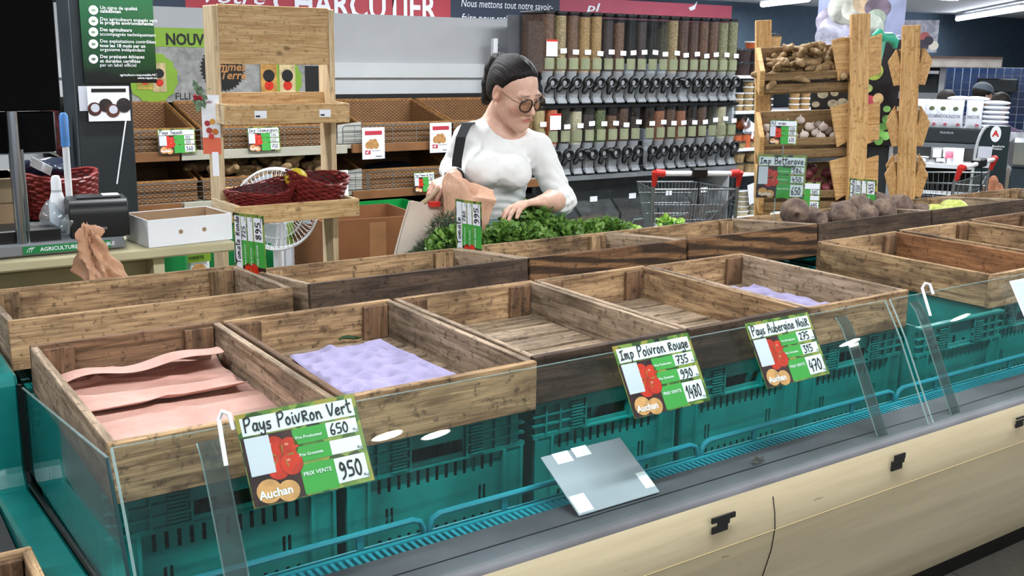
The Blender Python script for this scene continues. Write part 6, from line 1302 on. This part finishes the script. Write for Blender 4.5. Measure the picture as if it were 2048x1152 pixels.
def head_prims(P, H, R):
    P.ell(H((0, -.018, .038)), (.074, .092, .080), .02, R); P.ell(H((0, .020, -.018)), (.060, .072, .086), .03, R); P.ell(H((0, .046, -.072)), (.033, .040, .032), .03, R); P.ell(H((0, .074, -.096)), (.013, .014, .012), .02, R)
    for s in (-1, 1):
        P.cone(H((s*.052, -.004, -.046)), H((s*.013, .068, -.092)), .013, .011, .03); P.ell(H((s*.039, .060, -.018)), (.022, .022, .020), .03, R); P.ell(H((s*.030, .076, .028)), (.022, .010, .007), .015, R)
        P.ell(H((s*.031, .102, .008)), (.019, .014, .012), .012, R, 1); P.ell(H((s*.031, .072, .008)), (.0145, .0165, .0125), .004, R)
        P.ell(H((s*.073, -.012, .000)), (.007, .019, .031), .006, R); P.ell(H((s*.079, -.010, .004)), (.004, .011, .018), .004, R, 1); P.cone(H((s*.008, .098, -.030)), H((s*.011, .091, -.031)), .0068, .0058, .006)
    P.cone(H((0, .084, .018)), H((0, .107, -.022)), .0065, .0085, .010); P.ell(H((0, .109, -.026)), (.0088, .0085, .0078), .006, R)
    P.ell(H((0, .084, -.0535)), (.026, .011, .0058), .008, R); P.ell(H((0, .082, -.0635)), (.021, .011, .0068), .007, R); P.ell(H((0, .098, -.0585)), (.025, .009, .0013), .003, R, 1)
    P.cone(H((0, -.036, -.050)), H((0, -.046, -.14)), .042, .042, .015)
def paint(me, fn):
    n = len(me.vertices); co = np.empty(n*3); me.vertices.foreach_get('co', co); col = fn(co.reshape(-1, 3)); a = me.color_attributes.new('Col', 'FLOAT_COLOR', 'POINT'); a.data.foreach_set('color', np.concatenate([col, np.ones((n, 1))], 1).ravel())
def skin_mat():
    t = NT('skin'); a = t.n('ShaderNodeAttribute', attribute_name='Col'); n = t.noise(t.coord(), 60, 4); f = t.ramp(n, [(.3, (.90, .88, .87, 1)), (.7, (1.04, 1.02, 1.0, 1))]); t.l(t.mix(1.0, a.outputs['Color'], f, 'MULTIPLY'), t.b.inputs['Base Color'])
    t.b.inputs['Roughness'].default_value = .45; t.b.inputs['Subsurface Weight'].default_value = .12; t.b.inputs['Subsurface Radius'].default_value = (.012, .005, .003); t.b.inputs['Subsurface Scale'].default_value = .5; return t.m
M_skin = skin_mat(); SK = np.array(lin('#d0a792')[:3])
def hair_mat(name, c0, c1):
    t = NT(name); n = t.noise(t.coord((60, 60, 9)), 4, 5, .6); t.l(t.ramp(n, [(.3, c0), (.7, c1)]), t.b.inputs['Base Color']); t.b.inputs['Roughness'].default_value = .5; t.b.inputs['Specular IOR Level'].default_value = .25; t.bump(n, .8, .004); return t.m
M_hair = hair_mat('dark_brown_hair', '#080605', '#1d1410')
def fabric(name, c, s=500, fold=.0):
    t = NT(name); t.l(t.ramp(t.noise(t.coord(), 5, 3), [(.3, tuple(x*.93 for x in lin(c)[:3])+(1,)), (.7, lin(c))]), t.b.inputs['Base Color']); t.b.inputs['Roughness'].default_value = .85; t.b.inputs['Sheen Weight'].default_value = .15; t.bump(t.noise(t.coord(), s, 2), .12, .001); return t.m
# ---- the woman choosing herbs
Hc = V(at(1029, 186, 2.985)); HH, HR_ = frame_head(Hc, math.radians(9), math.radians(24), math.radians(-4))
Nk = V(at(1002, 268, 3.075)); SRt = V(at(935, 280, 3.115)); SLt = V(at(1076, 298, 3.0))
ERt = V(at(906, 338, 3.26)); WRt = V(at(908, 356, 3.02)); ELt = V(at(1124, 402, 2.93)); WLt = V(at(1084, 404, 2.775))
Ch = V(at(990, 330, 3.08)); Wa = V(at(990, 412, 3.11)); Hp = Wa+np.array([0, .03, -.15]); hipx = np.array([.09, 0, 0])
body = Prims(); head_prims(body, HH, HR_)
torso = Prims(); torso.cone(HH((0, -.044, -.10)), Nk+np.array([0, .012, 0]), .042, .050, .025)
torso.ell(Ch, (.132, .092, .165), .05).cone(SRt+[.015, 0, 0], SLt+[-.015, 0, 0], .044, .044, .04).cone(Nk, (SRt+Nk)/2+[0, 0, .0], .048, .044, .04).cone(Nk, (SLt+Nk)/2, .048, .044, .04)
torso.ell(V(at(967, 338, 3.0)), (.060, .050, .056), .04).ell(V(at(1028, 345, 2.965)), (.060, .050, .056), .04).ell(Wa, (.100, .080, .14), .06).ell(Hp, (.165, .112, .12), .08)
armsU = Prims().cone(SRt, ERt, .048, .040, .03).cone(ERt, WRt, .040, .029, .02).cone(SLt, ELt, .049, .041, .03)
foreL = Prims().cone(ELt, ELt+(WLt-ELt)*.55, .0405, .036, .02).cone(ELt+(WLt-ELt)*.55, WLt, .036, .0245, .02)
handsP = Prims(); hand(handsP, WLt, -.86*CR-.10*CUp-.42*CF, -.25*CR-1.0*CUp-.1*CF, True, [.34, .42, .5, .55], .10, .5); hand(handsP, WRt, -.72*CR-.42*CUp-.45*CF, .55*CR-.35*CUp+.75*CF, False, .85, .05, .4)
legs = Prims()
for s in (-1, 1): k = Hp+hipx*s; kn = np.array([k[0]+s*.005, k[1]-.02, .47]); an = np.array([k[0]+s*.01, k[1]+.02, .09]); legs.cone(k, kn, .088, .058, .04).cone(kn, an, .056, .036, .03).cone(an-[0, 0, .045], an+[0, -.13, -.055], .038, .032, .02)
allb = Prims(); allb.L = body.L+torso.L+armsU.L+foreL.L+handsP.L+legs.L; lo, hi = allb.bounds()
me = sdf_mesh('body', allb, lo, hi, .0034, M_skin)
def skincol(p):
    q = (p-Hc)@HR_; c = np.tile(SK, (len(p), 1)); near = np.linalg.norm(q, axis=1) < .16
    def blob(cx, cy, cz, rx, ry, rz, col, a): 
        w = np.clip(1.25-np.sqrt(((q[:, 0]-cx)/rx)**2+((q[:, 1]-cy)/ry)**2+((q[:, 2]-cz)/rz)**2), 0, .5)*2*a; w = (w*near)[:, None]; c[:] = c*(1-w)+np.array(lin(col)[:3])*w
    for s in (-1, 1): blob(s*.031, .085, .0315, .021, .02, .0032, '#4a342a', .75); blob(s*.031, .085, .014, .016, .02, .0030, '#2a1c18', .9); blob(s*.042, .07, -.03, .026, .03, .022, '#c9806e', .35); blob(s*.073, 0, 0, .012, .03, .035, '#c98a78', .4)
    blob(0, .098, -.0585, .021, .012, .009, '#b4605c', .85); blob(0, .108, -.03, .014, .012, .012, '#c98876', .4)
    return c
paint(me, skincol)
wom = O('person', me); tag(wom, 'woman in a white top and glasses leaning over the herbs with a paper bag', 'person')
shirtP = Prims(); shirtP.L = torso.L[1:]+armsU.L; sleeveL = Prims().cone(ELt, ELt+(WLt-ELt)*.22, .043, .043, .02); shirtP.L += sleeveL.L
def shirt(p):
    d = shirtP(p, .0055); axU = (ELt-SLt)/np.linalg.norm(ELt-SLt); t = (p-SLt)@axU; near = np.exp(-(np.linalg.norm(p-SLt-np.clip(t, 0, .3)[:, None]*axU, axis=1)/.07)**2)
    d = d-.0022*near*np.sin(t*150+8*np.sin(p[:, 0]*30))-.0014*nz(p, 55)-.0010*nz(p, 130)
    wz = np.exp(-((p[:, 2]-Wa[2]-.02)/.06)**2); d = d-.0018*wz*np.sin(p[:, 2]*210+4*np.sin(p[:, 0]*18))
    d = smax(d, -sd_ell(p, Nk+[.004, -.028, .030], (.078, .078, .062)), .004)
    d = smax(d, -(np.linalg.norm(p-HH((0, -.04, -.08)), axis=1)-.060), .004); d = np.maximum(d, (Wa[2]-.035)-p[:, 2])
    axr = (WRt-ERt)/np.linalg.norm(WRt-ERt); nearR = (np.linalg.norm(p-WRt, axis=1) < .075) & (sd_cone(p, ERt, WRt+(WRt-ERt)*.5, .03, .03) < .022); d = np.where(nearR, np.maximum(d, (p-WRt)@axr+.014), d)
    return d
lo2, hi2 = shirtP.bounds(); M_top = fabric('white_jersey', '#dededc'); sh_ = O('white_top', sdf_mesh('white_top', shirt, lo2, hi2, .0032, M_top), wom)
trP = Prims(); trP.L = [torso.L[-1]]+legs.L[:2]+legs.L[3:5]+[torso.L[-2]]
def trous(p): d = trP(p, .008)-.002*nz(p, 40); return np.maximum(np.maximum(d, p[:, 2]-(Wa[2]-.03)), .12-p[:, 2])
O('trousers', sdf_mesh('trousers', trous, *trP.bounds(), .008, fabric('pale_teal_cotton', '#7d9c97')), wom)
# shoes
for s in (0, 1):
    a, b = legs.L[2+3*s][1], None; c = legs.L[2+3*s][1]; f_ = lambda p, c=c: np.maximum(sd_cone(p, c+[0, .07, 0], c+[0, -.07, -.012], .046, .042), np.maximum(-p[:, 2]+.0, p[:, 2]-.085)); O('shoe', sdf_mesh('shoe', f_, c-[.08, .16, .1], c+[.08, .16, .1], .006, M_white), wom)
hairP = Prims().ell(HH((0, -.020, .040)), (.0815, .0985, .0875), .02, HR_).ell(HH((0, -.055, -.012)), (.062, .056, .062), .03, HR_).cone(HH((0, -.090, .078)), HH((0, -.108, .084)), .020, .017, .02)
pony = [HH(q) for q in ((0, -.108, .080), (.0, -.128, .068), (.0, -.138, .030), (.0, -.136, -.03), (0, -.126, -.09), (0, -.108, -.150))]
for a, b, ra, rb in zip(pony[:-1], pony[1:], (.014, .019, .024, .023, .017), (.019, .024, .023, .017, .004)): hairP.cone(a, b, ra, rb, .012)
def hairf(p):
    q = (p-Hc)@HR_; d = hairP(p); st = np.sin(q[:, 0]*420+18*np.sin(q[:, 2]*22))*.0009+np.sin(np.arctan2(q[:, 0], q[:, 2]-.02)*60)*.0006; d = d-st
    line = (q[:, 1]-.030)-.46*(q[:, 2]-.03)*(q[:, 2] > .03)-1.1*(q[:, 2]-.03)*(q[:, 2] <= .03)+.35*np.maximum(0, np.abs(q[:, 0])-.03)
    d = d+.0075*np.clip(1+line/.016, 0, 1)**1.5; d = smax(d, line*.75, .006); ear = np.sqrt(((np.abs(q[:, 0])-.075)/.03)**2+((q[:, 1]+.008)/.026)**2+((q[:, 2]+.004)/.036)**2); return smax(d, (1-ear)*.02, .004)
hb_lo, hb_hi = hairP.bounds(); O('hair', sdf_mesh('hair', hairf, hb_lo, hb_hi, .003, M_hair), wom)
MB().tube([HH((.020*math.cos(k*PI/8), -.104-.006*math.sin(k*PI/8), .080+.018*math.sin(k*PI/8))) for k in range(16)], .004, 6, closed=True).o('hair_tie', M_black, wom, smooth=True)
gl = O('glasses', None, wom, tuple(Hc)); gl.matrix_local = Matrix(((HR_[0, 0], HR_[0, 1], HR_[0, 2], Hc[0]), (HR_[1, 0], HR_[1, 1], HR_[1, 2], Hc[1]), (HR_[2, 0], HR_[2, 1], HR_[2, 2], Hc[2]), (0, 0, 0, 1)))
M_tort = mat('tortoise_frame', '#2a1a12', .25, var=.4, vscale=60); M_gold = mat('pale_gold', '#c9a88a', .25, metal=.8); M_lens = clear('tinted_lens', '#e2d9d0', .03, .15)
for s in (-1, 1):
    MB().tube([(s*.031+.0255*math.cos(k*PI/14), .104-.006*abs(math.cos(k*PI/14)+s*.5), .004+.0235*math.sin(k*PI/14)) for k in range(28)], .0026, 6, closed=True).o('rim', M_tort, gl, smooth=True)
    MB().add([(s*.031+.0245*math.cos(k*PI/10), .1035-.006*abs(math.cos(k*PI/10)+s*.5), .004+.0225*math.sin(k*PI/10)) for k in range(20)], [tuple(range(20))]).o('lens', M_lens, gl, recalc=False)
    MB().tube([(s*.058, .095, .012), (s*.072, .070, .014), (s*.0775, .0, .018), (s*.074, -.015, .012)], .0019, 6).o('temple', M_gold, gl, smooth=True)
MB().tube([(-.008, .105, .010), (0, .109, .013), (.008, .105, .010)], .0018, 6).o('bridge', M_gold, gl, smooth=True)
ec = HH((-.077, -.008, -.042)); MB().tube([(ec[0]+.008*math.sin(k*PI/6), ec[1]+.002, ec[2]-.008+.010*math.cos(k*PI/6)) for k in range(12)], .0012, 5, closed=True).o('earring', M_gold, wom, smooth=True)
nk = [Nk+np.array([.060*math.cos(a), -.030-.052*math.sin(a)*.9, .052-.062*max(0, math.sin(a))]) for a in np.linspace(-.1, PI+.1, 16)]; MB().tube(nk, .0012, 5).o('necklace', M_gold, wom)
# black shoulder strap of her bag
sp = [V(at(942, 246, 3.10)), V(at(934, 248, 3.06)), V(at(922, 275, 3.035)), V(at(914, 320, 3.045)), V(at(912, 380, 3.08))]; mb = MB(); vv = []
for k, p_ in enumerate(sp): o_ = CR*.017; vv += [tuple(p_-o_), tuple(p_+o_)]
mb.add(vv, [(2*i, 2*i+1, 2*i+3, 2*i+2) for i in range(len(sp)-1)]).o('bag_strap', fabric('black_webbing', '#16171b'), wom, smooth=True, thick=.004)
MB().tube([WRt+(.034*math.cos(a))*CUp+(.034*math.sin(a))*CR+.012*CF for a in np.linspace(0, 2*PI, 17)[:-1]], .004, 6, closed=True).o('wrist_band', M_black, wom, smooth=True)
# ---- bags she holds
pbx = V(at(918, 430, 2.93)); M_kp = kraft('peach_kraft', '#b98b70', '#d6ab90')
def pbag(p):
    q = p; t = np.clip(q[:, 2]/.25, 0, 1); wx = .060+.024*t; wy = .030+.022*t; an = np.arctan2(q[:, 1], q[:, 0])
    bx_ = np.maximum(np.abs(q[:, 0])-wx, np.abs(q[:, 1])-wy)+.0035*np.sin(an*5+t*9)+.003*np.sin(q[:, 2]*60+q[:, 0]*35); top = q[:, 2]-.25-.02*np.sin(an*2+1)-.25*(-q[:, 0])
    return np.maximum(np.maximum(bx_*.85, -q[:, 2]), top*.8)
def hollow(f, t): return lambda p: np.maximum(f(p), -(np.maximum(f(p)+t, -1)) if False else -np.minimum(f(p)+t, 1))
def openbag(p):
    q = p.copy(); d = pbag(q); inner = pbag(q*np.array([1.06, 1.10, .93])+np.array([0, 0, -.004])*0)+.004; cut = np.minimum(inner, .5); return np.maximum(d, -(cut)) 
o = O('paper_bag', sdf_mesh('paper_bag', pbag, (-.13, -.09, -.01), (.13, .09, .31), .0045, M_kp), None, tuple(V(at(915, 505, 2.92))+np.array([0, 0, -.025])), (.02, .16, -.35)); smooth_me(o.data, 35); tag(o, 'open peach-brown paper bag in the woman\'s right hand', 'paper bag')
tb_ = E('tote_bag', 'pale beige cloth tote bag hanging at the woman\'s right hand', 'tote bag', tuple(V(at(838, 455, 2.99)))); M_tote = fabric('beige_canvas', '#c9b7a8', 300)
cs = [V(at(820, 402, 2.99)), V(at(905, 418, 2.99)), V(at(880, 540, 2.99)), V(at(785, 525, 2.99))]; c0_ = V(at(838, 455, 2.99))
def tote(u, v, s):
    p = (cs[0]*(1-u)+cs[1]*u)*(1-v)+(cs[3]*(1-u)+cs[2]*u)*v-c0_; return (p[0], p[1]+s*(.008+.028*math.sin(PI*u)*v)+.003*math.sin(u*9+v*4), p[2])
for s in (-1, 1): MB().grid(lambda u, v: tote(u, v, s), 16, 16).o('cloth_panel', M_tote, tb_, smooth=True, thick=.002)
MB().tube([tote(0, v/12, 0) for v in range(13)], .004, 6).o('side_seam', M_tote, tb_); MB().tube([tote(u/12, 0, -1) for u in range(13)], .003, 6).o('hem', M_tote, tb_)
hpos = V(at(884, 372, 3.0))-c0_
for s in (-1, 1): MB().tube([tote(.30, 0, s), hpos*.7+np.array(tote(.38, 0, s))*.3, hpos, hpos*.7+np.array(tote(.72, 0, s))*.3, tote(.75, 0, s)], .0065, 6).o('handle', mat('tote_handle', '#9a8468', .8), tb_, smooth=True)
o = MB().b2((-.018, -.012, -.008), (.018, .012, .008)).o('red_tag', M_red, tb_, tuple(V(at(868, 408, 2.97))-c0_))
# ------------------------------------------------------------------ herbs on the rear shelf
def leafmat(n, a, b, c):
    t = NT(n); f = t.noise(t.coord(), 45, 3); t.l(t.ramp(f, [(.28, a), (.5, b), (.75, c)]), t.b.inputs['Base Color']); t.b.inputs['Roughness'].default_value = .5; t.b.inputs['Subsurface Weight'].default_value = .0; return t.m
M_pars = leafmat('parsley_leaf', '#2a4a18', '#587e32', '#8aa852'); M_rose = leafmat('rosemary_leaf', '#1c2a16', '#35472a', '#56663c'); M_lett = leafmat('lettuce_leaf', '#5c8a24', '#86b03a', '#b0cf62'); M_stem2 = mat('green_stem', '#6a8f3c', .5)
def bunch(c, r, n, L, W, m, label, seed, needle=False, nm='herb_bunch', cat='herbs', group='herb bunches'):
    rr = random.Random(seed); e = E(nm, label, cat, (c[0], c[1], c[2]), 0, group); mb = MB()
    for k in range(n):
        th = rr.uniform(0, 2*PI); ph = math.acos(rr.uniform(-.25, 1)); d = Vector((math.sin(ph)*math.cos(th), math.sin(ph)*math.sin(th), math.cos(ph))); q = rr.uniform(.72, 1.06); p = Vector((d.x*r[0]*q, d.y*r[1]*q, max(.005, d.z*r[2]*q+r[2]*.35)))
        dr = (d+Vector((rr.gauss(0, .7), rr.gauss(0, .7), rr.gauss(-.1, .6)))).normalized(); sd = dr.cross(Vector((rr.gauss(0, 1), rr.gauss(0, 1), rr.gauss(0, 1)))).normalized(); up = dr.cross(sd); l = L*rr.uniform(.6, 1.25); w = W*rr.uniform(.6, 1.2)
        if needle: mb.add([p-sd*w/2, p+sd*w/2, p+dr*l+up*l*.1], [(0, 1, 2)])
        else:
            a = p+dr*l*.45+sd*w*.5+up*l*.08; b = p+dr*l*.45-sd*w*.5+up*l*.08; t1 = p+dr*l*.8+sd*w*.42; t2 = p+dr*l*.8-sd*w*.42; mid = p+dr*l*.5-up*l*.06; tip = p+dr*l*1.05
            mb.add([tuple(x) for x in (p, a, t1, tip, t2, b, mid)], [(0, 6, 1), (1, 6, 2), (2, 6, 3), (3, 6, 4), (4, 6, 5), (5, 6, 0)])
    o = mb.o('leaves', m, e, recalc=False); o['kind'] = 'stuff'
    for k in range(10): th = k*.628; MB().tube([(0, 0, -.02), (r[0]*.4*math.cos(th), r[1]*.4*math.sin(th), r[2]*.5), (r[0]*.8*math.cos(th), r[1]*.8*math.sin(th), r[2]*rr.uniform(.5, 1.2))], [.003, .0022, .001], 5).o('stem', M_stem2 if not needle else M_rose, e)
    # core so that the bunch is not see-through
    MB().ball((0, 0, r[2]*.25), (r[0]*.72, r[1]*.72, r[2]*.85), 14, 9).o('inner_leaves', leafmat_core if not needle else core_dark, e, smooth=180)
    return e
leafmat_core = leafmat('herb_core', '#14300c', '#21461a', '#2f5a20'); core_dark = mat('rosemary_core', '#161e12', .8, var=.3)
def hb(px, py, Y): return at(px, py, Y)
for k, (px, py, Y, r, kd, lab) in enumerate([
    (905, 462, 2.83, (.075, .07, .065), 'r', 'dark rosemary bunch beside the tomato card'), (868, 492, 2.80, (.055, .06, .035), 'r', 'thin thyme sprigs at the left end of the herbs'), (905, 490, 2.74, (.075, .06, .055), 'p', 'leafy green herb bunch left of the tomato card'), (845, 503, 2.78, (.045, .05, .02), 'r', 'low trailing herb sprigs by the tote bag'),
    (1010, 478, 2.76, (.06, .06, .055), 'p', 'curly green bunch right of the tomato card'), (1058, 462, 2.80, (.085, .08, .085), 'p', 'large parsley bunch under the woman\'s hand'), (1060, 482, 2.70, (.07, .05, .055), 'p', 'front parsley bunch below the woman\'s hand'), (1118, 470, 2.76, (.07, .06, .055), 'p', 'parsley bunch under the woman\'s elbow'), (1168, 466, 2.78, (.07, .06, .042), 'p', 'flat green herb bunch right of the elbow'), (1218, 458, 2.80, (.07, .06, .040), 'p', 'rightmost leafy herb bunch in front of the trolley')]):
    c = hb(px, py, Y)-Vector((0, 0, .030))
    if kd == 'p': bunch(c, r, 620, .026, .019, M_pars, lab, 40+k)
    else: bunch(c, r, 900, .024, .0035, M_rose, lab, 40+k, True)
for k, (px, py, lab) in enumerate(((1340, 452, 'pale lettuce tip showing behind the knotted tray'), (1256, 468, 'pale green lettuce leaf left of the trolley'))): bunch(hb(px, py, 2.85), (.035, .04, .012), 40, .035, .028, M_lett, lab, 80+k, nm='lettuce', cat='lettuce', group='lettuce tips')
tag(MB().b2((0, 0, 0), (1.62, .33, .08)).o('herb_crate', M_teal, None, (1.40, 2.64, .8015), bevel=.004), 'shallow teal crate under the herbs', 'crate')
# ------------------------------------------------------------------ beetroot and cabbage
def beet_mat():
    t = NT('beet_skin'); n = t.noise(t.coord(), 28, 6, .7); t.l(t.ramp(n, [(.3, '#382c28'), (.5, '#655248'), (.75, '#8c7762')]), t.b.inputs['Base Color']); t.b.inputs['Roughness'].default_value = .85; t.bump(n, .6, .006); return t.m
M_beet = beet_mat()
def beet_mesh(s):
    r = .046; ph = s*1.7
    def f(p): return .85*(sd_ell(p, (0, 0, 0), (r, r*.96, r*.88))-.0022*nz(p+ph, 70)-.0012*nz(p+ph, 200)) 
    g = lambda p: smin(smin(f(p), sd_cone(p, (0, 0, r*.75), (0, 0, r*1.0), .016, .011), .012), sd_cone(p, (0, 0, -r*.8), (.004, 0, -r*1.25), .010, .003), .012)
    return sdf_mesh('beetroot', g, (-.06, -.06, -.07), (.06, .06, .06), .004, M_beet)
BM = [beet_mesh(s) for s in range(4)]
BT = [(1590, 424, 2.40, 1.0), (1624, 433, 2.44, .72), (1638, 440, 2.36, .62), (1657, 439, 2.42, .62), (1688, 428, 2.36, .95), (1716, 412, 2.46, .9), (1735, 430, 2.36, .80), (1768, 420, 2.38, .95), (1752, 404, 2.50, .85), (1799, 413, 2.42, 1.0), (1838, 427, 2.38, .82), (1700, 438, 2.52, .8), (1780, 430, 2.52, .8)]
bl = ['leftmost', 'second from the left', 'small front', 'small pale', 'large wrinkled', 'upper back', 'small middle', 'round middle', 'back centre', 'largest right-hand', 'rightmost', 'hidden left', 'hidden right']
for k, (px, py, Y, s) in enumerate(BT):
    o = O('beetroot', BM[k % 4], None, at(px, py, Y), (random.uniform(-1, 1)+(1.5 if k % 3 == 0 else 0), random.uniform(-1, 1), random.uniform(0, 6)), (s*1.13, s*1.13, s*1.13)); tag(o, 'earthy beetroot, %s of the heap in the back tray' % bl[k], 'beetroot', 'beetroots')
for k in range(10): o = O('beetroot', BM[k % 4], None, (2.82+.056*k, 2.29+.12*(k % 2), .990), (k, k*2, k*3), (.62, .62, .62)); tag(o, 'earthy beetroot in the bottom layer of the beetroot tray', 'beetroot', 'lower beetroots')
M_cab = leafmat('pale_cabbage', '#8a9a3c', '#b2b858', '#ccd08a')
def cabbage(px, py, Y, r, lab, sq=.8):
    e = E('cabbage', lab, 'cabbage', at(px, py, Y), 0, 'cabbages'); MB().ball((0, 0, 0), (r*.93, r*.93, r*.93*sq), 18, 12).o('heart', M_cab, e, smooth=180)
    for k in range(7):
        a = k*.9; MB().grid(lambda u, v: ((r*1.0+.003*math.sin(u*9))*math.cos(a+(u-.5)*1.5)*math.sin(.35+v*1.5), r*math.sin(a+(u-.5)*1.5)*math.sin(.35+v*1.5), r*sq*math.cos(.35+v*1.5)+.003*k/7), 8, 8).o('outer_leaf', M_cab, e, smooth=True, thick=.001)
cabbage(1868, 422, 2.40, .034, 'small pale green cabbage beside the beetroot'); cabbage(1907, 416, 2.42, .055, 'larger yellow green cabbage in the right back tray', .62); cabbage(1893, 424, 2.36, .030, 'pale cabbage in front of the larger one')
# ------------------------------------------------------------------ shoppers far behind
def shopper(px, py, D, yaw, shirt_c, hair_c, label, cap=None, sc=1.0):
    c = V(PF(px, py, D)); H, R = frame_head(c, yaw, .25); zc = c[2]; P = Prims(); head_prims(P, H, R); x = R[:, 0]; up = np.array([0, 0, 1.0]); fw = R[:, 1]*[1, 1, 0]
    nk_ = c-up*.20-fw*.05; ch_ = c-up*.40-fw*.06; hp_ = c-up*.72-fw*.05; T = Prims().ell(ch_, (.17, .13, .20), .06).ell(hp_, (.16, .13, .16), .08).cone(nk_, ch_, .06, .09, .05); Lg = Prims()
    for s in (-1, 1):
        sh = nk_-up*.08+x*.17*s; el = sh-up*.22+fw*.10; wr = el+fw*.2-up*.02; T.cone(nk_, sh, .055, .055, .04).cone(sh, el, .052, .044, .03); P.cone(el, wr, .04, .028, .02).cone(wr, wr+fw*.09, .03, .02, .01)
        k_ = hp_+x*.08*s; Lg.cone(k_, (k_[0], k_[1], max(.3, zc*.33)), .085, .06, .04).cone((k_[0], k_[1], max(.3, zc*.33)), (k_[0], k_[1], .09), .06, .04, .03).cone((k_[0], k_[1], .045), tuple(np.array([k_[0], k_[1], .04])+fw*.14), .045, .035, .02)
    A = Prims(); A.L = P.L+T.L+Lg.L; me = sdf_mesh('body', A, *A.bounds(), .008, M_skin); paint(me, lambda p: np.tile(SK*.8, (len(p), 1))); o = tag(O('person', me), label, 'person')
    O('shirt', sdf_mesh('shirt', lambda p: np.maximum(T(p, .008), (hp_[2]-.06)-p[:, 2]), *T.bounds(), .008, fabric('shirt_'+shirt_c, shirt_c)), o); O('trousers', sdf_mesh('trousers', lambda p: np.maximum(np.maximum(Lg(p, .008), p[:, 2]-hp_[2]), .1-p[:, 2]), *Lg.bounds(), .010, fabric('dark_trousers', '#23262c')), o)
    hp2 = Prims().ell(H((0, -.02, .04)), (.082, .099, .086), .02, R); def_h = lambda p: smax(hp2(p), (((p-c)@R)[:, 1]-.03)-1.0*(((p-c)@R)[:, 2]-.03), .01); O('hair', sdf_mesh('hair', def_h, *hp2.bounds(), .006, hair_mat('hair_'+hair_c, hair_c, '#2c2622')), o)
    if cap: 
        cp = Prims().ell(H((0, -.015, .050)), (.09, .108, .085), .02, R); cf = lambda p: np.minimum(np.maximum(cp(p), .045-((p-c)@R)[:, 2]), np.maximum(sd_ell(p, H((0, .12, .050)), (.075, .08, .012), R), -.2)); O('cap', sdf_mesh('cap', cf, H((0, 0, .05))-.24, H((0, 0, .05))+.24, .006, fabric('cap_'+cap, cap)), o)
    return o
shopper(1965, 192, 10.2, 1.3, '#5a5f6a', '#1a1614', 'shopper in a grey cap far behind the nut bags', cap='#5f6a74'); shopper(2000, 212, 9.6, 2.2, '#5d4a66', '#14110f', 'dark-haired shopper in a purple shirt behind the totem board'); shopper(1890, 204, 10.6, 2.9, '#4a4e55', '#4a4744', 'grey-haired shopper mostly hidden behind the nut bags')

bpy.context.view_layer.update()
